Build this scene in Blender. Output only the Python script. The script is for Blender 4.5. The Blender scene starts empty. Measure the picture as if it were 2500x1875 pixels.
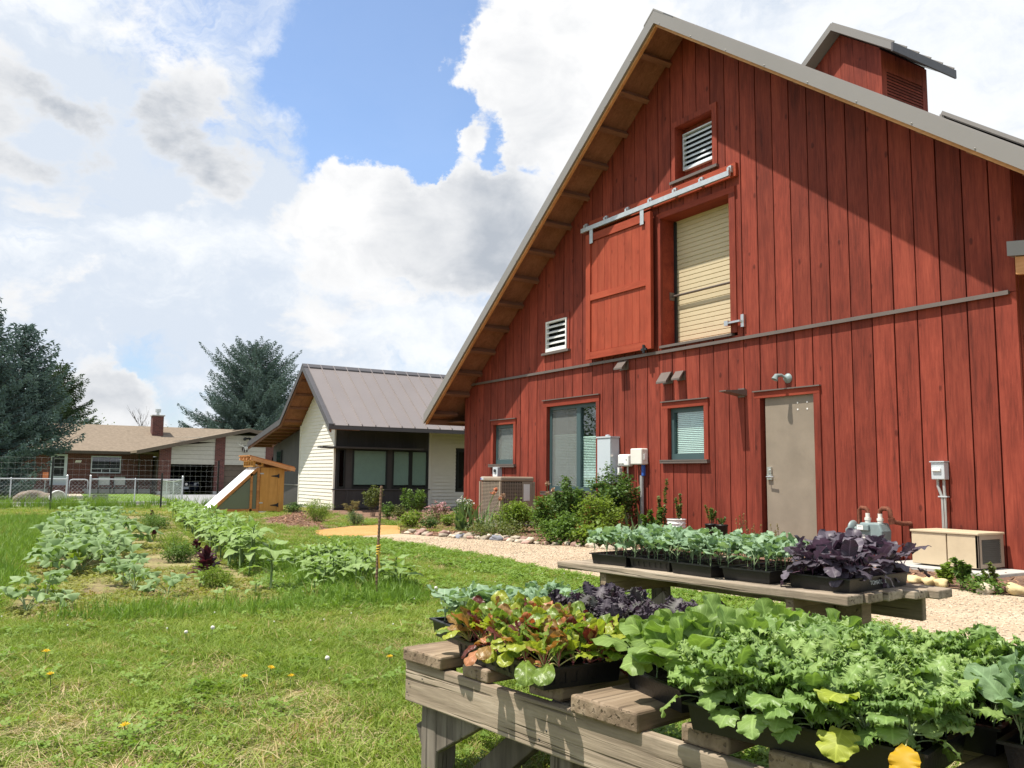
import bpy, math, random
import numpy as np
from mathutils import Vector, Matrix
random.seed(7); RNG = np.random.default_rng(7)
SC = bpy.context.scene
COL = SC.collection
E = 1.05                                   # eye height above the garden ground

# ------------------------------------------------------------ camera
cam = bpy.data.cameras.new('camera'); camo = bpy.data.objects.new('camera', cam); COL.objects.link(camo)
Rv, Uv, Fv = Vector((0.52869497, 0.84874589, 0.0105851)), Vector((0.08532922, -0.06555174, 0.99419409)), Vector((-0.84451202, 0.5247222, 0.1070797))
M = Matrix((Rv, Uv, -Fv)).transposed().to_4x4(); M.translation = (0, 0, E)
camo.matrix_world = M
cam.sensor_width = 36; cam.lens = 36 * 2080 / 2500; cam.clip_start = 0.05; cam.clip_end = 2000
SC.camera = camo

# ------------------------------------------------------------ sun + sky
SUN_DIR = Vector((0.18, 0.75, -1.73)).normalized()
sl = bpy.data.lights.new('sun', 'SUN'); sl.energy = 4.5; sl.angle = math.radians(0.6); sl.color = (1, 0.94, 0.84)
so = bpy.data.objects.new('sun', sl); COL.objects.link(so); so.rotation_euler = SUN_DIR.to_track_quat('-Z', 'Y').to_euler()
so.location = (-5, -20, 40)

class NT:
    """small helper around a node tree"""
    def __init__(s, t): s.t = t; s.n = t.nodes; s.l = t.links
    def add(s, typ, **kw):
        n = s.n.new(typ)
        for k, v in kw.items():
            if k == 'ins':
                for a, b in v.items(): s.put(n, a, b)
            else: setattr(n, k, v)
        return n
    def put(s, n, a, b):
        i = n.inputs[a]
        if isinstance(b, bpy.types.NodeSocket): s.l.new(b, i)
        elif isinstance(b, bpy.types.Node): s.l.new(b.outputs[0], i)
        else: i.default_value = b
    def math(s, op, a, b=0.0, c=None, clamp=False):
        n = s.n.new('ShaderNodeMath'); n.operation = op; n.use_clamp = clamp
        s.put(n, 0, a); s.put(n, 1, b)
        if c is not None: s.put(n, 2, c)
        return n.outputs[0]
    def vmath(s, op, a, b=None, scale=None):
        n = s.n.new('ShaderNodeVectorMath'); n.operation = op; s.put(n, 0, a)
        if b is not None: s.put(n, 1, b)
        if scale is not None: s.put(n, 'Scale', scale)
        return n.outputs['Value'] if op in ('DOT_PRODUCT', 'LENGTH') else n.outputs[0]
    def noise(s, vec, scale, detail=3, rough=0.55, dist=0.0, out=0):
        n = s.n.new('ShaderNodeTexNoise'); s.put(n, 'Vector', vec)
        n.inputs['Scale'].default_value = scale; n.inputs['Detail'].default_value = detail
        n.inputs['Roughness'].default_value = rough; n.inputs['Distortion'].default_value = dist
        return n.outputs[out]
    def mix(s, fac, a, b):
        n = s.n.new('ShaderNodeMix'); n.data_type = 'RGBA'
        s.put(n, 0, fac)
        for k, v in ((6, a), (7, b)):
            s.put(n, k, tuple(v) + (1,) if isinstance(v, (tuple, list)) and len(v) == 3 else v)
        return n.outputs[2]
    def maprange(s, v, a, b, c=0.0, d=1.0, smooth=False):
        n = s.n.new('ShaderNodeMapRange'); n.interpolation_type = 'SMOOTHSTEP' if smooth else 'LINEAR'; n.clamp = True
        s.put(n, 0, v); s.put(n, 1, a); s.put(n, 2, b); s.put(n, 3, c); s.put(n, 4, d)
        return n.outputs[0]
    def ramp(s, fac, stops):
        n = s.n.new('ShaderNodeValToRGB'); s.put(n, 0, fac); e = n.color_ramp.elements
        while len(e) > len(stops): e.remove(e[-1])
        while len(e) < len(stops): e.new(1)
        for el, (p, c) in zip(e, stops): el.position = p; el.color = tuple(c) + (1,)
        return n.outputs[0]

w = bpy.data.worlds.new('World'); SC.world = w; w.use_nodes = True
t = NT(w.node_tree); t.n.clear()
SKY_K = 0.15
out = t.add('ShaderNodeOutputWorld'); bg = t.add('ShaderNodeBackground'); bg.inputs[1].default_value = SKY_K
t.l.new(bg.outputs[0], out.inputs[0])
sky = t.add('ShaderNodeTexSky', sky_type='NISHITA', sun_disc=False, sun_elevation=math.radians(66), sun_rotation=math.radians(193.5), altitude=1400, air_density=1.0, dust_density=0.3, ozone_density=1.5)
tc = t.add('ShaderNodeTexCoord'); d = tc.outputs['Generated']
sep = t.add('ShaderNodeSeparateXYZ'); t.l.new(d, sep.inputs[0])
zz = t.math('ADD', t.math('MAXIMUM', sep.outputs[2], 0.0), 0.16)
px = t.math('DIVIDE', sep.outputs[0], zz); py = t.math('DIVIDE', sep.outputs[1], zz)
comb = t.add('ShaderNodeCombineXYZ'); t.l.new(px, comb.inputs[0]); t.l.new(py, comb.inputs[1])
plane = comb.outputs[0]
def warp(scale, detail, rough, amt, seed):
    n_ = t.vmath('SUBTRACT', t.noise(t.vmath('ADD', d, seed), scale, detail, rough, 0.0, 1), (0.5, 0.5, 0.5))
    return t.vmath('NORMALIZE', t.vmath('ADD', d, t.vmath('SCALE', n_, scale=amt)))
dw = warp(11.0, 9, 0.62, 0.11, (0, 0, 0)); dw2 = warp(5.0, 6, 0.58, 0.22, (2, 1, 0)); dw3 = warp(4.0, 8, 0.60, 0.30, (5, 1, 3))
def lump(vec, c, rin, rout, wgt):
    c = Vector(c).normalized()
    dp = t.vmath('DOT_PRODUCT', vec, tuple(c))
    return t.maprange(dp, math.cos(math.radians(rout)), math.cos(math.radians(rin)), 0, wgt, True)
def total(items, start=0.0):
    a = start
    for it in items: a = t.math('ADD', a, it)
    return a
def lumps(vec, L, start): return total([lump(vec, c, a, b, k) for c, a, b, k in L], start)
# thin veil of high cloud, streaked
ds = t.vmath('MULTIPLY', d, (1, 1, 1.7))
fv = t.noise(t.vmath('ADD', t.vmath('MULTIPLY', dw2, (1, 1, 2.2)), (1, 4, 2)), 4.2, 12, 0.68, 0.4)
vl = t.math('ADD', t.math('MULTIPLY', fv, 1.75), lumps(dw3, [
    ((-0.858, 0.305, 0.410), 0, 7.0, -0.50), ((-0.845, 0.374, 0.385), 0, 7, -0.50), ((-0.855, 0.285, 0.45), 0, 5.5, -0.30), ((-0.795, 0.39, 0.465), 0, 8, -0.52), ((-0.83, 0.35, 0.45), 0, 6, -0.25),
    ((-0.782, 0.51, 0.362), 0, 5.5, -0.6), ((-0.815, 0.445, 0.372), 0, 5.5, -0.6), ((-0.99, 0.130, 0.085), 0, 3.5, -0.22), ((-0.985, 0.175, 0.09), 0, 3.5, -0.15), ((-0.885, 0.17, 0.44), 0, 7, -0.10), ((-0.77, 0.545, 0.345), 0, 5, -0.6),
    ((-0.965, 0.09, 0.25), 2, 16, 0.22), ((-0.93, 0.29, 0.2), 2, 14, 0.22), ((-0.62, 0.65, 0.42), 6, 24, 0.35), ((-0.92, 0.01, 0.40), 0, 9, 0.15)], -0.10))
mv = t.math('ADD', t.math('MULTIPLY', t.maprange(vl, 0.36, 0.98, 0, 1, True), 0.93), 0.06)
# heaped clouds with crisp billowed tops
fc = t.noise(t.vmath('ADD', ds, (3.1, 1.7, 0.4)), 7.5, 12, 0.60, 0.15)
cm = t.math('ADD', t.math('MULTIPLY', fc, 1.25), lumps(dw, [
    ((-0.830, 0.456, 0.318), 1, 8.5, 0.36), ((-0.872, 0.395, 0.292), 0, 7, 0.24), ((-0.790, 0.525, 0.308), 1, 8, 0.34), ((-0.750, 0.488, 0.455), 0, 8, 0.30), ((-0.783, 0.466, 0.408), 0, 6, 0.26), ((-0.715, 0.545, 0.43), 1, 10, 0.25),
    ((-0.9925, 0.095, 0.062), 0, 3.4, 0.24), ((-0.990, 0.130, 0.050), 0, 3.4, 0.22), ((-0.986, 0.053, 0.150), 0, 5, 0.22), ((-0.872, 0.322, 0.356), 0, 4.5, 0.20), ((-0.931, 0.31, 0.205), 0, 7, 0.20), ((-0.808, 0.375, 0.454), 0, 2.2, 0.26), ((-0.82, 0.345, 0.462), 0, 2, 0.22), ((-0.845, 0.29, 0.46), 0, 2.6, 0.2), ((-0.942, 0.03, 0.330), 0, 6, 0.17), ((-0.932, 0.095, 0.340), 0, 4, 0.17), ((-0.912, 0.192, 0.350), 0, 5.5, 0.16), ((-0.858, 0.295, 0.415), 0, 7, -0.27), ((-0.843, 0.372, 0.385), 0, 5, -0.36), ((-0.795, 0.40, 0.455), 0, 6, -0.26), ((-0.812, 0.446, 0.378), 0, 4.0, -0.60), ((-0.780, 0.512, 0.370), 0, 4.0, -0.60), ((-0.845, 0.40, 0.36), 0, 3, -0.2)], -0.20))
mc = t.maprange(cm, 0.54, 0.68, 0, 1, True)
# thick parts go grey underneath, thin edges stay bright
fs = t.noise(t.vmath('ADD', ds, (0.02, 0.05, 0.04)), 10.0, 10, 0.62, 0.3)
shv = t.math('ADD', t.math('MULTIPLY', fs, 1.1), lumps(dw2, [
    ((-0.852, 0.446, 0.272), 0, 6, 0.50), ((-0.808, 0.515, 0.282), 0, 5.5, 0.42), ((-0.942, 0.030, 0.322), 0, 7, 0.62), ((-0.932, 0.095, 0.338), 0, 5, 0.52), ((-0.911, 0.196, 0.342), 0, 6.5, 0.62),
    ((-0.868, 0.327, 0.352), 0, 5, 0.24), ((-0.93, 0.312, 0.19), 0, 7, 0.30), ((-0.984, 0.075, 0.135), 0, 6, 0.32), ((-0.99, 0.12, 0.045), 0, 3.5, 0.34), ((-0.775, 0.478, 0.412), 0, 6, 0.24), ((-0.97, 0.21, 0.11), 0, 7, 0.28)], -0.26))
sh = t.math('MULTIPLY', t.maprange(shv, 0.34, 1.20, 0, 1), t.maprange(cm, 0.58, 0.80, 0.30, 1.0))
shw = t.maprange(t.math('ADD', shv, t.math('MULTIPLY', t.math('SUBTRACT', 0.55, fv), 1.4)), 0.15, 0.75, 0, 1, True)
cl_c = t.mix(sh, (0.98, 0.98, 0.98), (0.48, 0.52, 0.58))
vl_c = t.mix(shw, (0.95, 0.975, 1.0), (0.70, 0.77, 0.87))
CK = 0.64 / SKY_K
base = t.mix(mv, t.vmath('SCALE', sky.outputs[0], scale=t.maprange(sep.outputs[2], 0.0, 0.35, 0.45, 1.0)), t.vmath('SCALE', vl_c, scale=CK))
fin = t.mix(mc, base, t.vmath('SCALE', cl_c, scale=CK))
t.l.new(fin, bg.inputs[0])
SC.view_settings.view_transform = 'Standard'; SC.view_settings.look = 'None'
SC.view_settings.exposure = 0.72; SC.view_settings.gamma = 1.0; SC.view_settings.use_curve_mapping = False
SC.cycles.max_bounces = 6; SC.cycles.transparent_max_bounces = 24; SC.cycles.use_denoising = True
SC.cycles.diffuse_bounces = 3

# ------------------------------------------------------------ object helpers
def wloc(o):
    v = Vector((0, 0, 0))
    while o is not None: v += o.location; o = o.parent
    return v
class MB:
    """collects shapes (in world or local coordinates) and links them as one mesh object"""
    def __init__(s): s.v = []; s.f = []; s.m = []; s.sm = []
    def face(s, pts, m=0):
        i = len(s.v); s.v += [tuple(p) for p in pts]; s.f.append(tuple(range(i, i + len(pts)))); s.m.append(m)
    def hexa(s, p, m=0):   # p: 8 points, bottom ring then top ring
        i = len(s.v); s.v += [tuple(q) for q in p]
        for a in ((0, 3, 2, 1), (4, 5, 6, 7), (0, 1, 5, 4), (1, 2, 6, 5), (2, 3, 7, 6), (3, 0, 4, 7)):
            s.f.append(tuple(i + k for k in a)); s.m.append(m)
    def box(s, a, b, m=0, X=None):
        x0, y0, z0 = a; x1, y1, z1 = b
        p = [(x0, y0, z0), (x1, y0, z0), (x1, y1, z0), (x0, y1, z0), (x0, y0, z1), (x1, y0, z1), (x1, y1, z1), (x0, y1, z1)]
        if X is not None: p = [tuple(X @ Vector(q)) for q in p]
        s.hexa(p, m)
    def bar(s, p, q, wd, ht, m=0, up=(0, 0, 1)):   # rectangular bar from p to q
        p, q = Vector(p), Vector(q); d = (q - p).normalized(); sd = d.cross(Vector(up))
        sd = sd.normalized() if sd.length > 1e-5 else Vector((1, 0, 0)); u = sd.cross(d)
        c = [(-wd / 2, -ht / 2), (wd / 2, -ht / 2), (wd / 2, ht / 2), (-wd / 2, ht / 2)]
        s.hexa([p + sd * a + u * b for a, b in c] + [q + sd * a + u * b for a, b in c], m)
    def prism(s, poly, axis, a, b, m=0):   # polygon (2d) extruded along an axis 0/1/2
        def P(q, t):
            r = list(q); r.insert(axis, t); return tuple(r)
        n = len(poly); i = len(s.v); s.v += [P(q, a) for q in poly] + [P(q, b) for q in poly]
        s.f.append(tuple(range(i, i + n))); s.f.append(tuple(range(i + 2 * n - 1, i + n - 1, -1))); s.m += [m, m]
        for k in range(n):
            s.f.append((i + k, i + n + k, i + n + (k + 1) % n, i + (k + 1) % n)); s.m.append(m)
    def tube(s, pts, r, n=8, m=0, caps=True):
        pts = [Vector(p) for p in pts]; rs = r if isinstance(r, (list, tuple)) else [r] * len(pts); i = len(s.v)
        for k, p in enumerate(pts):
            d = (pts[min(k + 1, len(pts) - 1)] - pts[max(k - 1, 0)]).normalized()
            a = d.cross(Vector((0, 0, 1)))
            if a.length < 1e-3: a = d.cross(Vector((0, 1, 0)))
            a.normalize(); b = d.cross(a)
            for j in range(n):
                h = 2 * math.pi * j / n; s.v.append(tuple(p + (a * math.cos(h) + b * math.sin(h)) * rs[k]))
        for k in range(len(pts) - 1):
            for j in range(n):
                s.f.append((i + k * n + j, i + k * n + (j + 1) % n, i + (k + 1) * n + (j + 1) % n, i + (k + 1) * n + j)); s.m.append(m)
        if caps:
            s.f.append(tuple(i + j for j in range(n))); s.f.append(tuple(i + (len(pts) - 1) * n + j for j in reversed(range(n)))); s.m += [m, m]
    def lathe(s, prof, c, n=20, m=0, axis=2):
        i = len(s.v)
        for r, z in prof:
            for j in range(n):
                h = 2 * math.pi * j / n; q = [r * math.cos(h), r * math.sin(h)]; q.insert(axis, z)
                s.v.append(tuple(q[k] + c[k] for k in range(3)))
        for k in range(len(prof) - 1):
            for j in range(n):
                s.f.append((i + k * n + j, i + k * n + (j + 1) % n, i + (k + 1) * n + (j + 1) % n, i + (k + 1) * n + j)); s.m.append(m)
    def build(s, name, mats, parent=None, smooth=False, origin=None, bevel=0):
        off = Vector(origin) if origin is not None else (wloc(parent) if parent else Vector((0, 0, 0)))
        me = bpy.data.meshes.new(name)
        me.from_pydata([(x - off.x, y - off.y, z - off.z) for x, y, z in s.v], [], s.f)
        for mt in (mats if isinstance(mats, (list, tuple)) else [mats]): me.materials.append(mt)
        if any(s.m): me.polygons.foreach_set('material_index', s.m)
        if smooth: me.polygons.foreach_set('use_smooth', [True] * len(s.f))
        o = bpy.data.objects.new(name, me); COL.objects.link(o)
        if parent is not None: o.parent = parent
        elif origin is not None: o.location = off
        if bevel:
            b = o.modifiers.new('bevel', 'BEVEL'); b.width = bevel; b.segments = 2; b.limit_method = 'ANGLE'; b.harden_normals = False
        return o
def thing(name, label, cat, loc=(0, 0, 0), rz=0.0, group=None):
    o = bpy.data.objects.new(name, None); COL.objects.link(o); o.location = loc; o.rotation_euler = (0, 0, rz)
    o.empty_display_size = 0.2
    return tag(o, label, cat, group)
def tag(o, label, cat, group=None):
    o['label'] = label; o['category'] = cat
    if group: o['group'] = group
    return o
def kind(o, k): o['kind'] = k; return o
def inst(me, name, parent=None, loc=(0, 0, 0), rot=(0, 0, 0), s=1.0):
    o = bpy.data.objects.new(name, me); COL.objects.link(o)
    if parent is not None: o.parent = parent
    o.location = loc; o.rotation_euler = rot
    o.scale = (s, s, s) if not isinstance(s, (tuple, list)) else s
    return o
def np_mesh(name, V, F, mats, smooth=False, midx=None):
    V = np.asarray(V, np.float32); F = np.asarray(F, np.int32); k = F.shape[1]
    me = bpy.data.meshes.new(name); me.vertices.add(len(V)); me.vertices.foreach_set('co', V.ravel())
    me.loops.add(F.size); me.loops.foreach_set('vertex_index', F.ravel()); me.polygons.add(len(F))
    me.polygons.foreach_set('loop_start', np.arange(0, F.size, k, dtype=np.int32))
    if midx is not None: me.polygons.foreach_set('material_index', np.asarray(midx, np.int32))
    me.update(calc_edges=True)
    if smooth: me.polygons.foreach_set('use_smooth', np.ones(len(F), bool))
    for mt in (mats if isinstance(mats, (list, tuple)) else [mats]): me.materials.append(mt)
    return me

# ------------------------------------------------------------ materials
def newmat(name):
    m = bpy.data.materials.new(name); m.use_nodes = True; t = NT(m.node_tree)
    b = t.n['Principled BSDF']; return m, t, b
def coords(t, rnd=True):
    tc = t.add('ShaderNodeTexCoord'); v = tc.outputs['Object']
    if rnd:
        oi = t.add('ShaderNodeObjectInfo'); r = t.vmath('SCALE', (13.1, 7.7, 17.3), scale=oi.outputs['Random']); v = t.vmath('ADD', v, r)
        return v, oi.outputs['Random']
    return v, None
def pmat(name, c, rough=0.6, metal=0.0, spec=0.3, var=0.12, scale=6.0, bump=0.0, bscale=60.0, dirt=0.0, rnd=0.0):
    m, t, b = newmat(name); v, r = coords(t)
    n = t.noise(v, scale, 5, 0.6)
    f = t.maprange(n, 0.3, 0.7, 1 - var, 1 + var)
    if rnd: f = t.math('MULTIPLY', f, t.maprange(r, 0, 1, 1 - rnd, 1 + rnd))
    col = t.vmath('SCALE', tuple(c), scale=f)
    if dirt:
        dn = t.maprange(t.noise(v, scale * 0.6, 6, 0.7), 0.5, 0.8, 0, dirt, True)
        col = t.mix(dn, col, (c[0] * 0.45, c[1] * 0.42, c[2] * 0.38))
    t.put(b, 'Base Color', col); b.inputs['Roughness'].default_value = rough; b.inputs['Metallic'].default_value = metal
    b.inputs['Specular IOR Level'].default_value = spec
    if bump:
        bp = t.add('ShaderNodeBump'); bp.inputs['Strength'].default_value = bump; bp.inputs['Distance'].default_value = 0.01
        t.put(bp, 'Height', t.noise(v, bscale, 4, 0.6)); t.put(b, 'Normal', bp.outputs[0])
    return m
def wood(name, dark, mid, light, axis=2, fine=45.0, streak=5.0, knots=0.5, rough=0.75, bump=0.25, rnd=0.12, spec=0.2, cracks=0.0, stain=None, checks=0.0):
    m, t, b = newmat(name); v, r = coords(t)
    def st(k, along):
        s = [k, k, k]; s[axis] = along; return tuple(s)
    g = t.noise(t.vmath('MULTIPLY', v, st(1, 0.075)), fine, 4, 0.65, 0.4)
    s_ = t.noise(t.vmath('MULTIPLY', v, st(1, 0.10)), streak, 4, 0.6, 0.6)
    f = t.math('ADD', t.math('MULTIPLY', g, 0.5), t.math('MULTIPLY', s_, 0.5))
    col = t.ramp(t.maprange(f, 0.31, 0.69), [(0.0, dark), (0.5, mid), (1.0, light)])
    h = g
    if knots:
        vo = t.add('ShaderNodeTexVoronoi'); t.put(vo, 'Vector', t.vmath('MULTIPLY', v, st(1, 0.55))); vo.inputs['Scale'].default_value = 3.6
        k = t.maprange(t.math('ADD', vo.outputs['Distance'], t.math('MULTIPLY', t.noise(v, 25, 2), 0.06)), 0.085, 0.15, 1, 0, True)
        col = t.mix(t.math('MULTIPLY', k, knots), col, tuple(x * 0.75 for x in dark))
        h = t.math('ADD', h, k)
    if cracks:
        ck = t.noise(t.vmath('MULTIPLY', v, st(1, 0.02)), 70, 2, 0.5, 0.2)
        ck = t.maprange(ck, 0.60, 0.68, 0, 1, True); col = t.mix(t.math('MULTIPLY', ck, cracks), col, tuple(x * 0.30 for x in dark)); h = t.math('SUBTRACT', h, ck)
    if stain:
        sn = t.maprange(t.noise(v, 3.0, 6, 0.65), 0.45, 0.75, 0, stain[3], True); col = t.mix(sn, col, stain[:3])
    if checks:   # worn specks
        sp = t.maprange(t.noise(t.vmath('MULTIPLY', v, st(1, 0.35)), 30, 5, 0.75), 0.66, 0.74, 0, checks, True); col = t.mix(sp, col, tuple(min(1, x * 1.7) for x in light))
    col = t.vmath('SCALE', col, scale=t.math('MULTIPLY', t.maprange(r, 0, 1, 1 - rnd, 1 + rnd), t.maprange(t.noise(v, 1.1, 4, 0.65), 0.3, 0.7, 0.84, 1.16)))
    t.put(b, 'Base Color', col); b.inputs['Roughness'].default_value = rough; b.inputs['Specular IOR Level'].default_value = spec
    bp = t.add('ShaderNodeBump'); bp.inputs['Strength'].default_value = bump; bp.inputs['Distance'].default_value = 0.006
    t.put(bp, 'Height', h); t.put(b, 'Normal', bp.outputs[0])
    return m
def leafmat(name, c1, c2, c3=None, trans=0.35, rough=0.5, spec=0.25, vein=0.0, pos=0.0, tint=(1.15, 1.25, 0.55), bump=0.0, pscale=1.5):
    m, t, b = newmat(name); tc = t.add('ShaderNodeTexCoord'); oi = t.add('ShaderNodeObjectInfo')
    r = oi.outputs['Random']; n = t.noise(t.vmath('ADD', tc.outputs['Object'], t.vmath('SCALE', (9.0, 5.0, 3.0), scale=r)), 18 if not pos else pscale, 4, 0.6)
    if pos:
        f = t.maprange(n, 0.5 - 0.25 / pos * 0.6, 0.5 + 0.25 / pos * 0.6)
        n2 = t.noise(tc.outputs['Object'], 40, 2); f = t.math('ADD', t.math('MULTIPLY', f, 0.7), t.math('MULTIPLY', t.maprange(n2, 0.35, 0.65), 0.3))
    else:
        f = t.math('ADD', t.math('MULTIPLY', r, 0.75), t.math('MULTIPLY', t.maprange(n, 0.3, 0.7), 0.25))
    stops = [(0.05, c1), (0.95, c2)] if c3 is None else [(0.05, c1), (0.6, c2), (0.95, c3)]
    col = t.ramp(f, stops)
    if vein:   # pale rib and side veins in the leaf's own uv
        uv = t.add('ShaderNodeUVMap'); s = t.add('ShaderNodeSeparateXYZ'); t.l.new(uv.outputs[0], s.inputs[0])
        av = t.math('ABSOLUTE', t.math('SUBTRACT', s.outputs[1], 0.5))
        rib = t.maprange(av, 0.015, 0.05, 1, 0, True)
        sv = t.math('SINE', t.math('MULTIPLY', t.math('SUBTRACT', s.outputs[0], t.math('MULTIPLY', av, 0.6)), 44))
        sv = t.math('MULTIPLY', t.maprange(sv, 0.86, 0.99, 0, 1, True), 0.6)
        col = t.mix(t.math('MULTIPLY', t.math('MAXIMUM', rib, sv), vein), col, tuple(min(1, x * 1.9 + 0.05) for x in c2))
    t.put(b, 'Base Color', col); b.inputs['Roughness'].default_value = rough; b.inputs['Specular IOR Level'].default_value = spec
    if bump:
        bp = t.add('ShaderNodeBump'); bp.inputs['Strength'].default_value = bump; bp.inputs['Distance'].default_value = 0.004
        t.put(bp, 'Height', t.noise(tc.outputs['Object'], 90, 2)); t.put(b, 'Normal', bp.outputs[0])
    tr = t.add('ShaderNodeBsdfTranslucent'); t.put(tr, 'Color', t.vmath('MULTIPLY', col, tint))
    mx = t.add('ShaderNodeMixShader'); mx.inputs[0].default_value = trans
    t.l.new(b.outputs[0], mx.inputs[1]); t.l.new(tr.outputs[0], mx.inputs[2]); t.l.new(mx.outputs[0], t.n['Material Output'].inputs[0])
    return m
def glassmat(name, tint=(0.90, 0.96, 0.94), refl=1.0, base=0.06):
    m, t, b = newmat(name); t.n.remove(b)
    tr = t.add('ShaderNodeBsdfTransparent'); tr.inputs[0].default_value = tint + (1,)
    gl = t.add('ShaderNodeBsdfGlossy'); gl.inputs[0].default_value = (0.95, 0.97, 1.0, 1); gl.inputs['Roughness'].default_value = 0.015
    ge = t.add('ShaderNodeNewGeometry'); cs_ = t.math('ABSOLUTE', t.vmath('DOT_PRODUCT', ge.outputs['Incoming'], ge.outputs['Normal'])); fr = t.math('ADD', t.math('MULTIPLY', t.math('POWER', t.math('SUBTRACT', 1.0, cs_, clamp=True), 5.0), 0.96), 0.04)
    mx = t.add('ShaderNodeMixShader'); t.put(mx, 0, t.math('ADD', t.math('MULTIPLY', fr, refl), base, clamp=True))
    t.l.new(tr.outputs[0], mx.inputs[1]); t.l.new(gl.outputs[0], mx.inputs[2]); t.l.new(mx.outputs[0], t.n['Material Output'].inputs[0])
    return m
MT = {}
MT['red'] = wood('red_board', (0.095, 0.019, 0.012), (0.205, 0.038, 0.023), (0.29, 0.062, 0.036), 2, 40, 6, 0.75, 0.7, 0.4, 0.16, checks=0.5)
MT['redH'] = wood('red_trim_level', (0.14, 0.025, 0.014), (0.23, 0.040, 0.022), (0.29, 0.058, 0.030), 0, 40, 6, 0.3, 0.7, 0.25, 0.08)
MT['redbright'] = wood('red_door_board', (0.23, 0.040, 0.021), (0.31, 0.058, 0.029), (0.36, 0.078, 0.040), 2, 40, 5, 0.5, 0.65, 0.25, 0.05, checks=0.2)
MT['redbrightH'] = wood('red_door_rail', (0.23, 0.040, 0.021), (0.31, 0.058, 0.029), (0.36, 0.078, 0.040), 0, 40, 5, 0.3, 0.65, 0.2, 0.05)
MT['gap'] = pmat('joint_backing', (0.030, 0.008, 0.007), 0.95)
MT['bronze'] = pmat('bronze_metal', (0.16, 0.13, 0.115), 0.45, 0.3, 0.4, 0.06)
MT['roofmetal'] = pmat('grey_roof_metal', (0.245, 0.228, 0.210), 0.42, 0.25, 0.5, 0.04, 0.7)
MT['housemetal'] = pmat('taupe_roof_metal', (0.225, 0.198, 0.192), 0.45, 0.2, 0.5, 0.05, 0.7)
MT['edge_metal'] = pmat('dark_edge_metal', (0.10, 0.095, 0.10), 0.45, 0.3, 0.4, 0.05)
MT['soffit'] = wood('soffit_ply', (0.15, 0.062, 0.034), (0.24, 0.105, 0.060), (0.31, 0.145, 0.086), 0, 30, 4, 0.3, 0.75, 0.1, 0.1)
MT['rafter'] = wood('cedar_beam', (0.12, 0.056, 0.034), (0.19, 0.088, 0.054), (0.25, 0.12, 0.074), 1, 30, 4, 0.3, 0.7, 0.1, 0.1)
MT['fascia'] = wood('orange_fascia_wood', (0.45, 0.20, 0.08), (0.58, 0.28, 0.12), (0.68, 0.36, 0.17), 0, 30, 4, 0.2, 0.6, 0.1, 0.05)
MT['teal'] = pmat('teal_window_frame', (0.050, 0.088, 0.092), 0.4, 0.0, 0.4, 0.04)
MT['black_frame'] = pmat('black_window_frame', (0.018, 0.022, 0.024), 0.4, 0.0, 0.4, 0.04)
MT['glass'] = glassmat('window_glass')
MT['glass_dark'] = glassmat('dark_window_glass', (0.35, 0.42, 0.42), 1.0, 0.10)
MT['blind'] = pmat('pale_blind', (0.80, 0.88, 0.84), 0.7, var=0.04)
MT['screen'] = pmat('insect_screen', (0.16, 0.18, 0.175), 0.7, var=0.04)
MT['inside'] = pmat('dark_interior', (0.02, 0.022, 0.022), 0.9)
MT['taupe_door'] = pmat('taupe_door_paint', (0.245, 0.205, 0.158), 0.45, 0, 0.4, 0.10, 3.0, 0.08, 60, 0.22)
MT['chrome'] = pmat('satin_steel', (0.62, 0.62, 0.60), 0.3, 0.9, 0.5, 0.04)
MT['galv'] = pmat('galvanised_steel', (0.52, 0.55, 0.56), 0.42, 0.55, 0.5, 0.10, 14)
MT['cream_roll'] = pmat('cream_slat', (0.56, 0.47, 0.31), 0.5, 0, 0.35, 0.04)
MT['white'] = pmat('white_paint', (0.76, 0.76, 0.74), 0.5, 0, 0.35, 0.03)
MT['offwhite'] = pmat('off_white_plastic', (0.70, 0.68, 0.62), 0.4, 0, 0.4, 0.03)
MT['lgrey'] = pmat('pale_grey_enamel', (0.50, 0.54, 0.57), 0.4, 0.1, 0.4, 0.03)
MT['pvc'] = pmat('grey_conduit', (0.34, 0.34, 0.33), 0.5)
MT['orangewire'] = pmat('orange_wire', (0.55, 0.16, 0.08), 0.5)
MT['blue'] = pmat('blue_plastic', (0.03, 0.09, 0.35), 0.4)
MT['concrete'] = pmat('concrete', (0.42, 0.41, 0.38), 0.85, 0, 0.2, 0.10, 5, 0.2, 80, 0.3)
MT['taupe_ac'] = pmat('taupe_enamel', (0.31, 0.25, 0.19), 0.45, 0, 0.4, 0.08, 6, 0.05, 60, 0.3)
MT['tan_gen'] = pmat('sand_enamel', (0.54, 0.44, 0.30), 0.45, 0, 0.4, 0.05, 4, 0.03, 60, 0.22)
MT['dkgrille'] = pmat('dark_grille', (0.10, 0.10, 0.088), 0.6)
MT['rust'] = pmat('rusty_pipe', (0.17, 0.060, 0.035), 0.8, 0.2, 0.3, 0.35, 30, 0.4, 90)
MT['metergrey'] = pmat('meter_grey', (0.21, 0.27, 0.27), 0.5, 0.1, 0.4, 0.08, 12)
MT['black'] = pmat('black_plastic', (0.012, 0.012, 0.013), 0.38, 0, 0.45, 0.25, 9, 0.15, 120, 0.0)
MT['soil'] = pmat('potting_soil', (0.022, 0.016, 0.012), 0.95, 0, 0.15, 0.5, 60, 0.8, 140)
MT['siding'] = pmat('cream_siding', (0.70, 0.68, 0.61), 0.6, 0, 0.25, 0.04, 3, 0.1, 50)
MT['darkpanel'] = wood('charcoal_metal_panel', (0.040, 0.038, 0.038), (0.052, 0.049, 0.049), (0.066, 0.062, 0.061), 2, 20, 5, 0, 0.5, 0.05, 0.08, 0.4)
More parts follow.
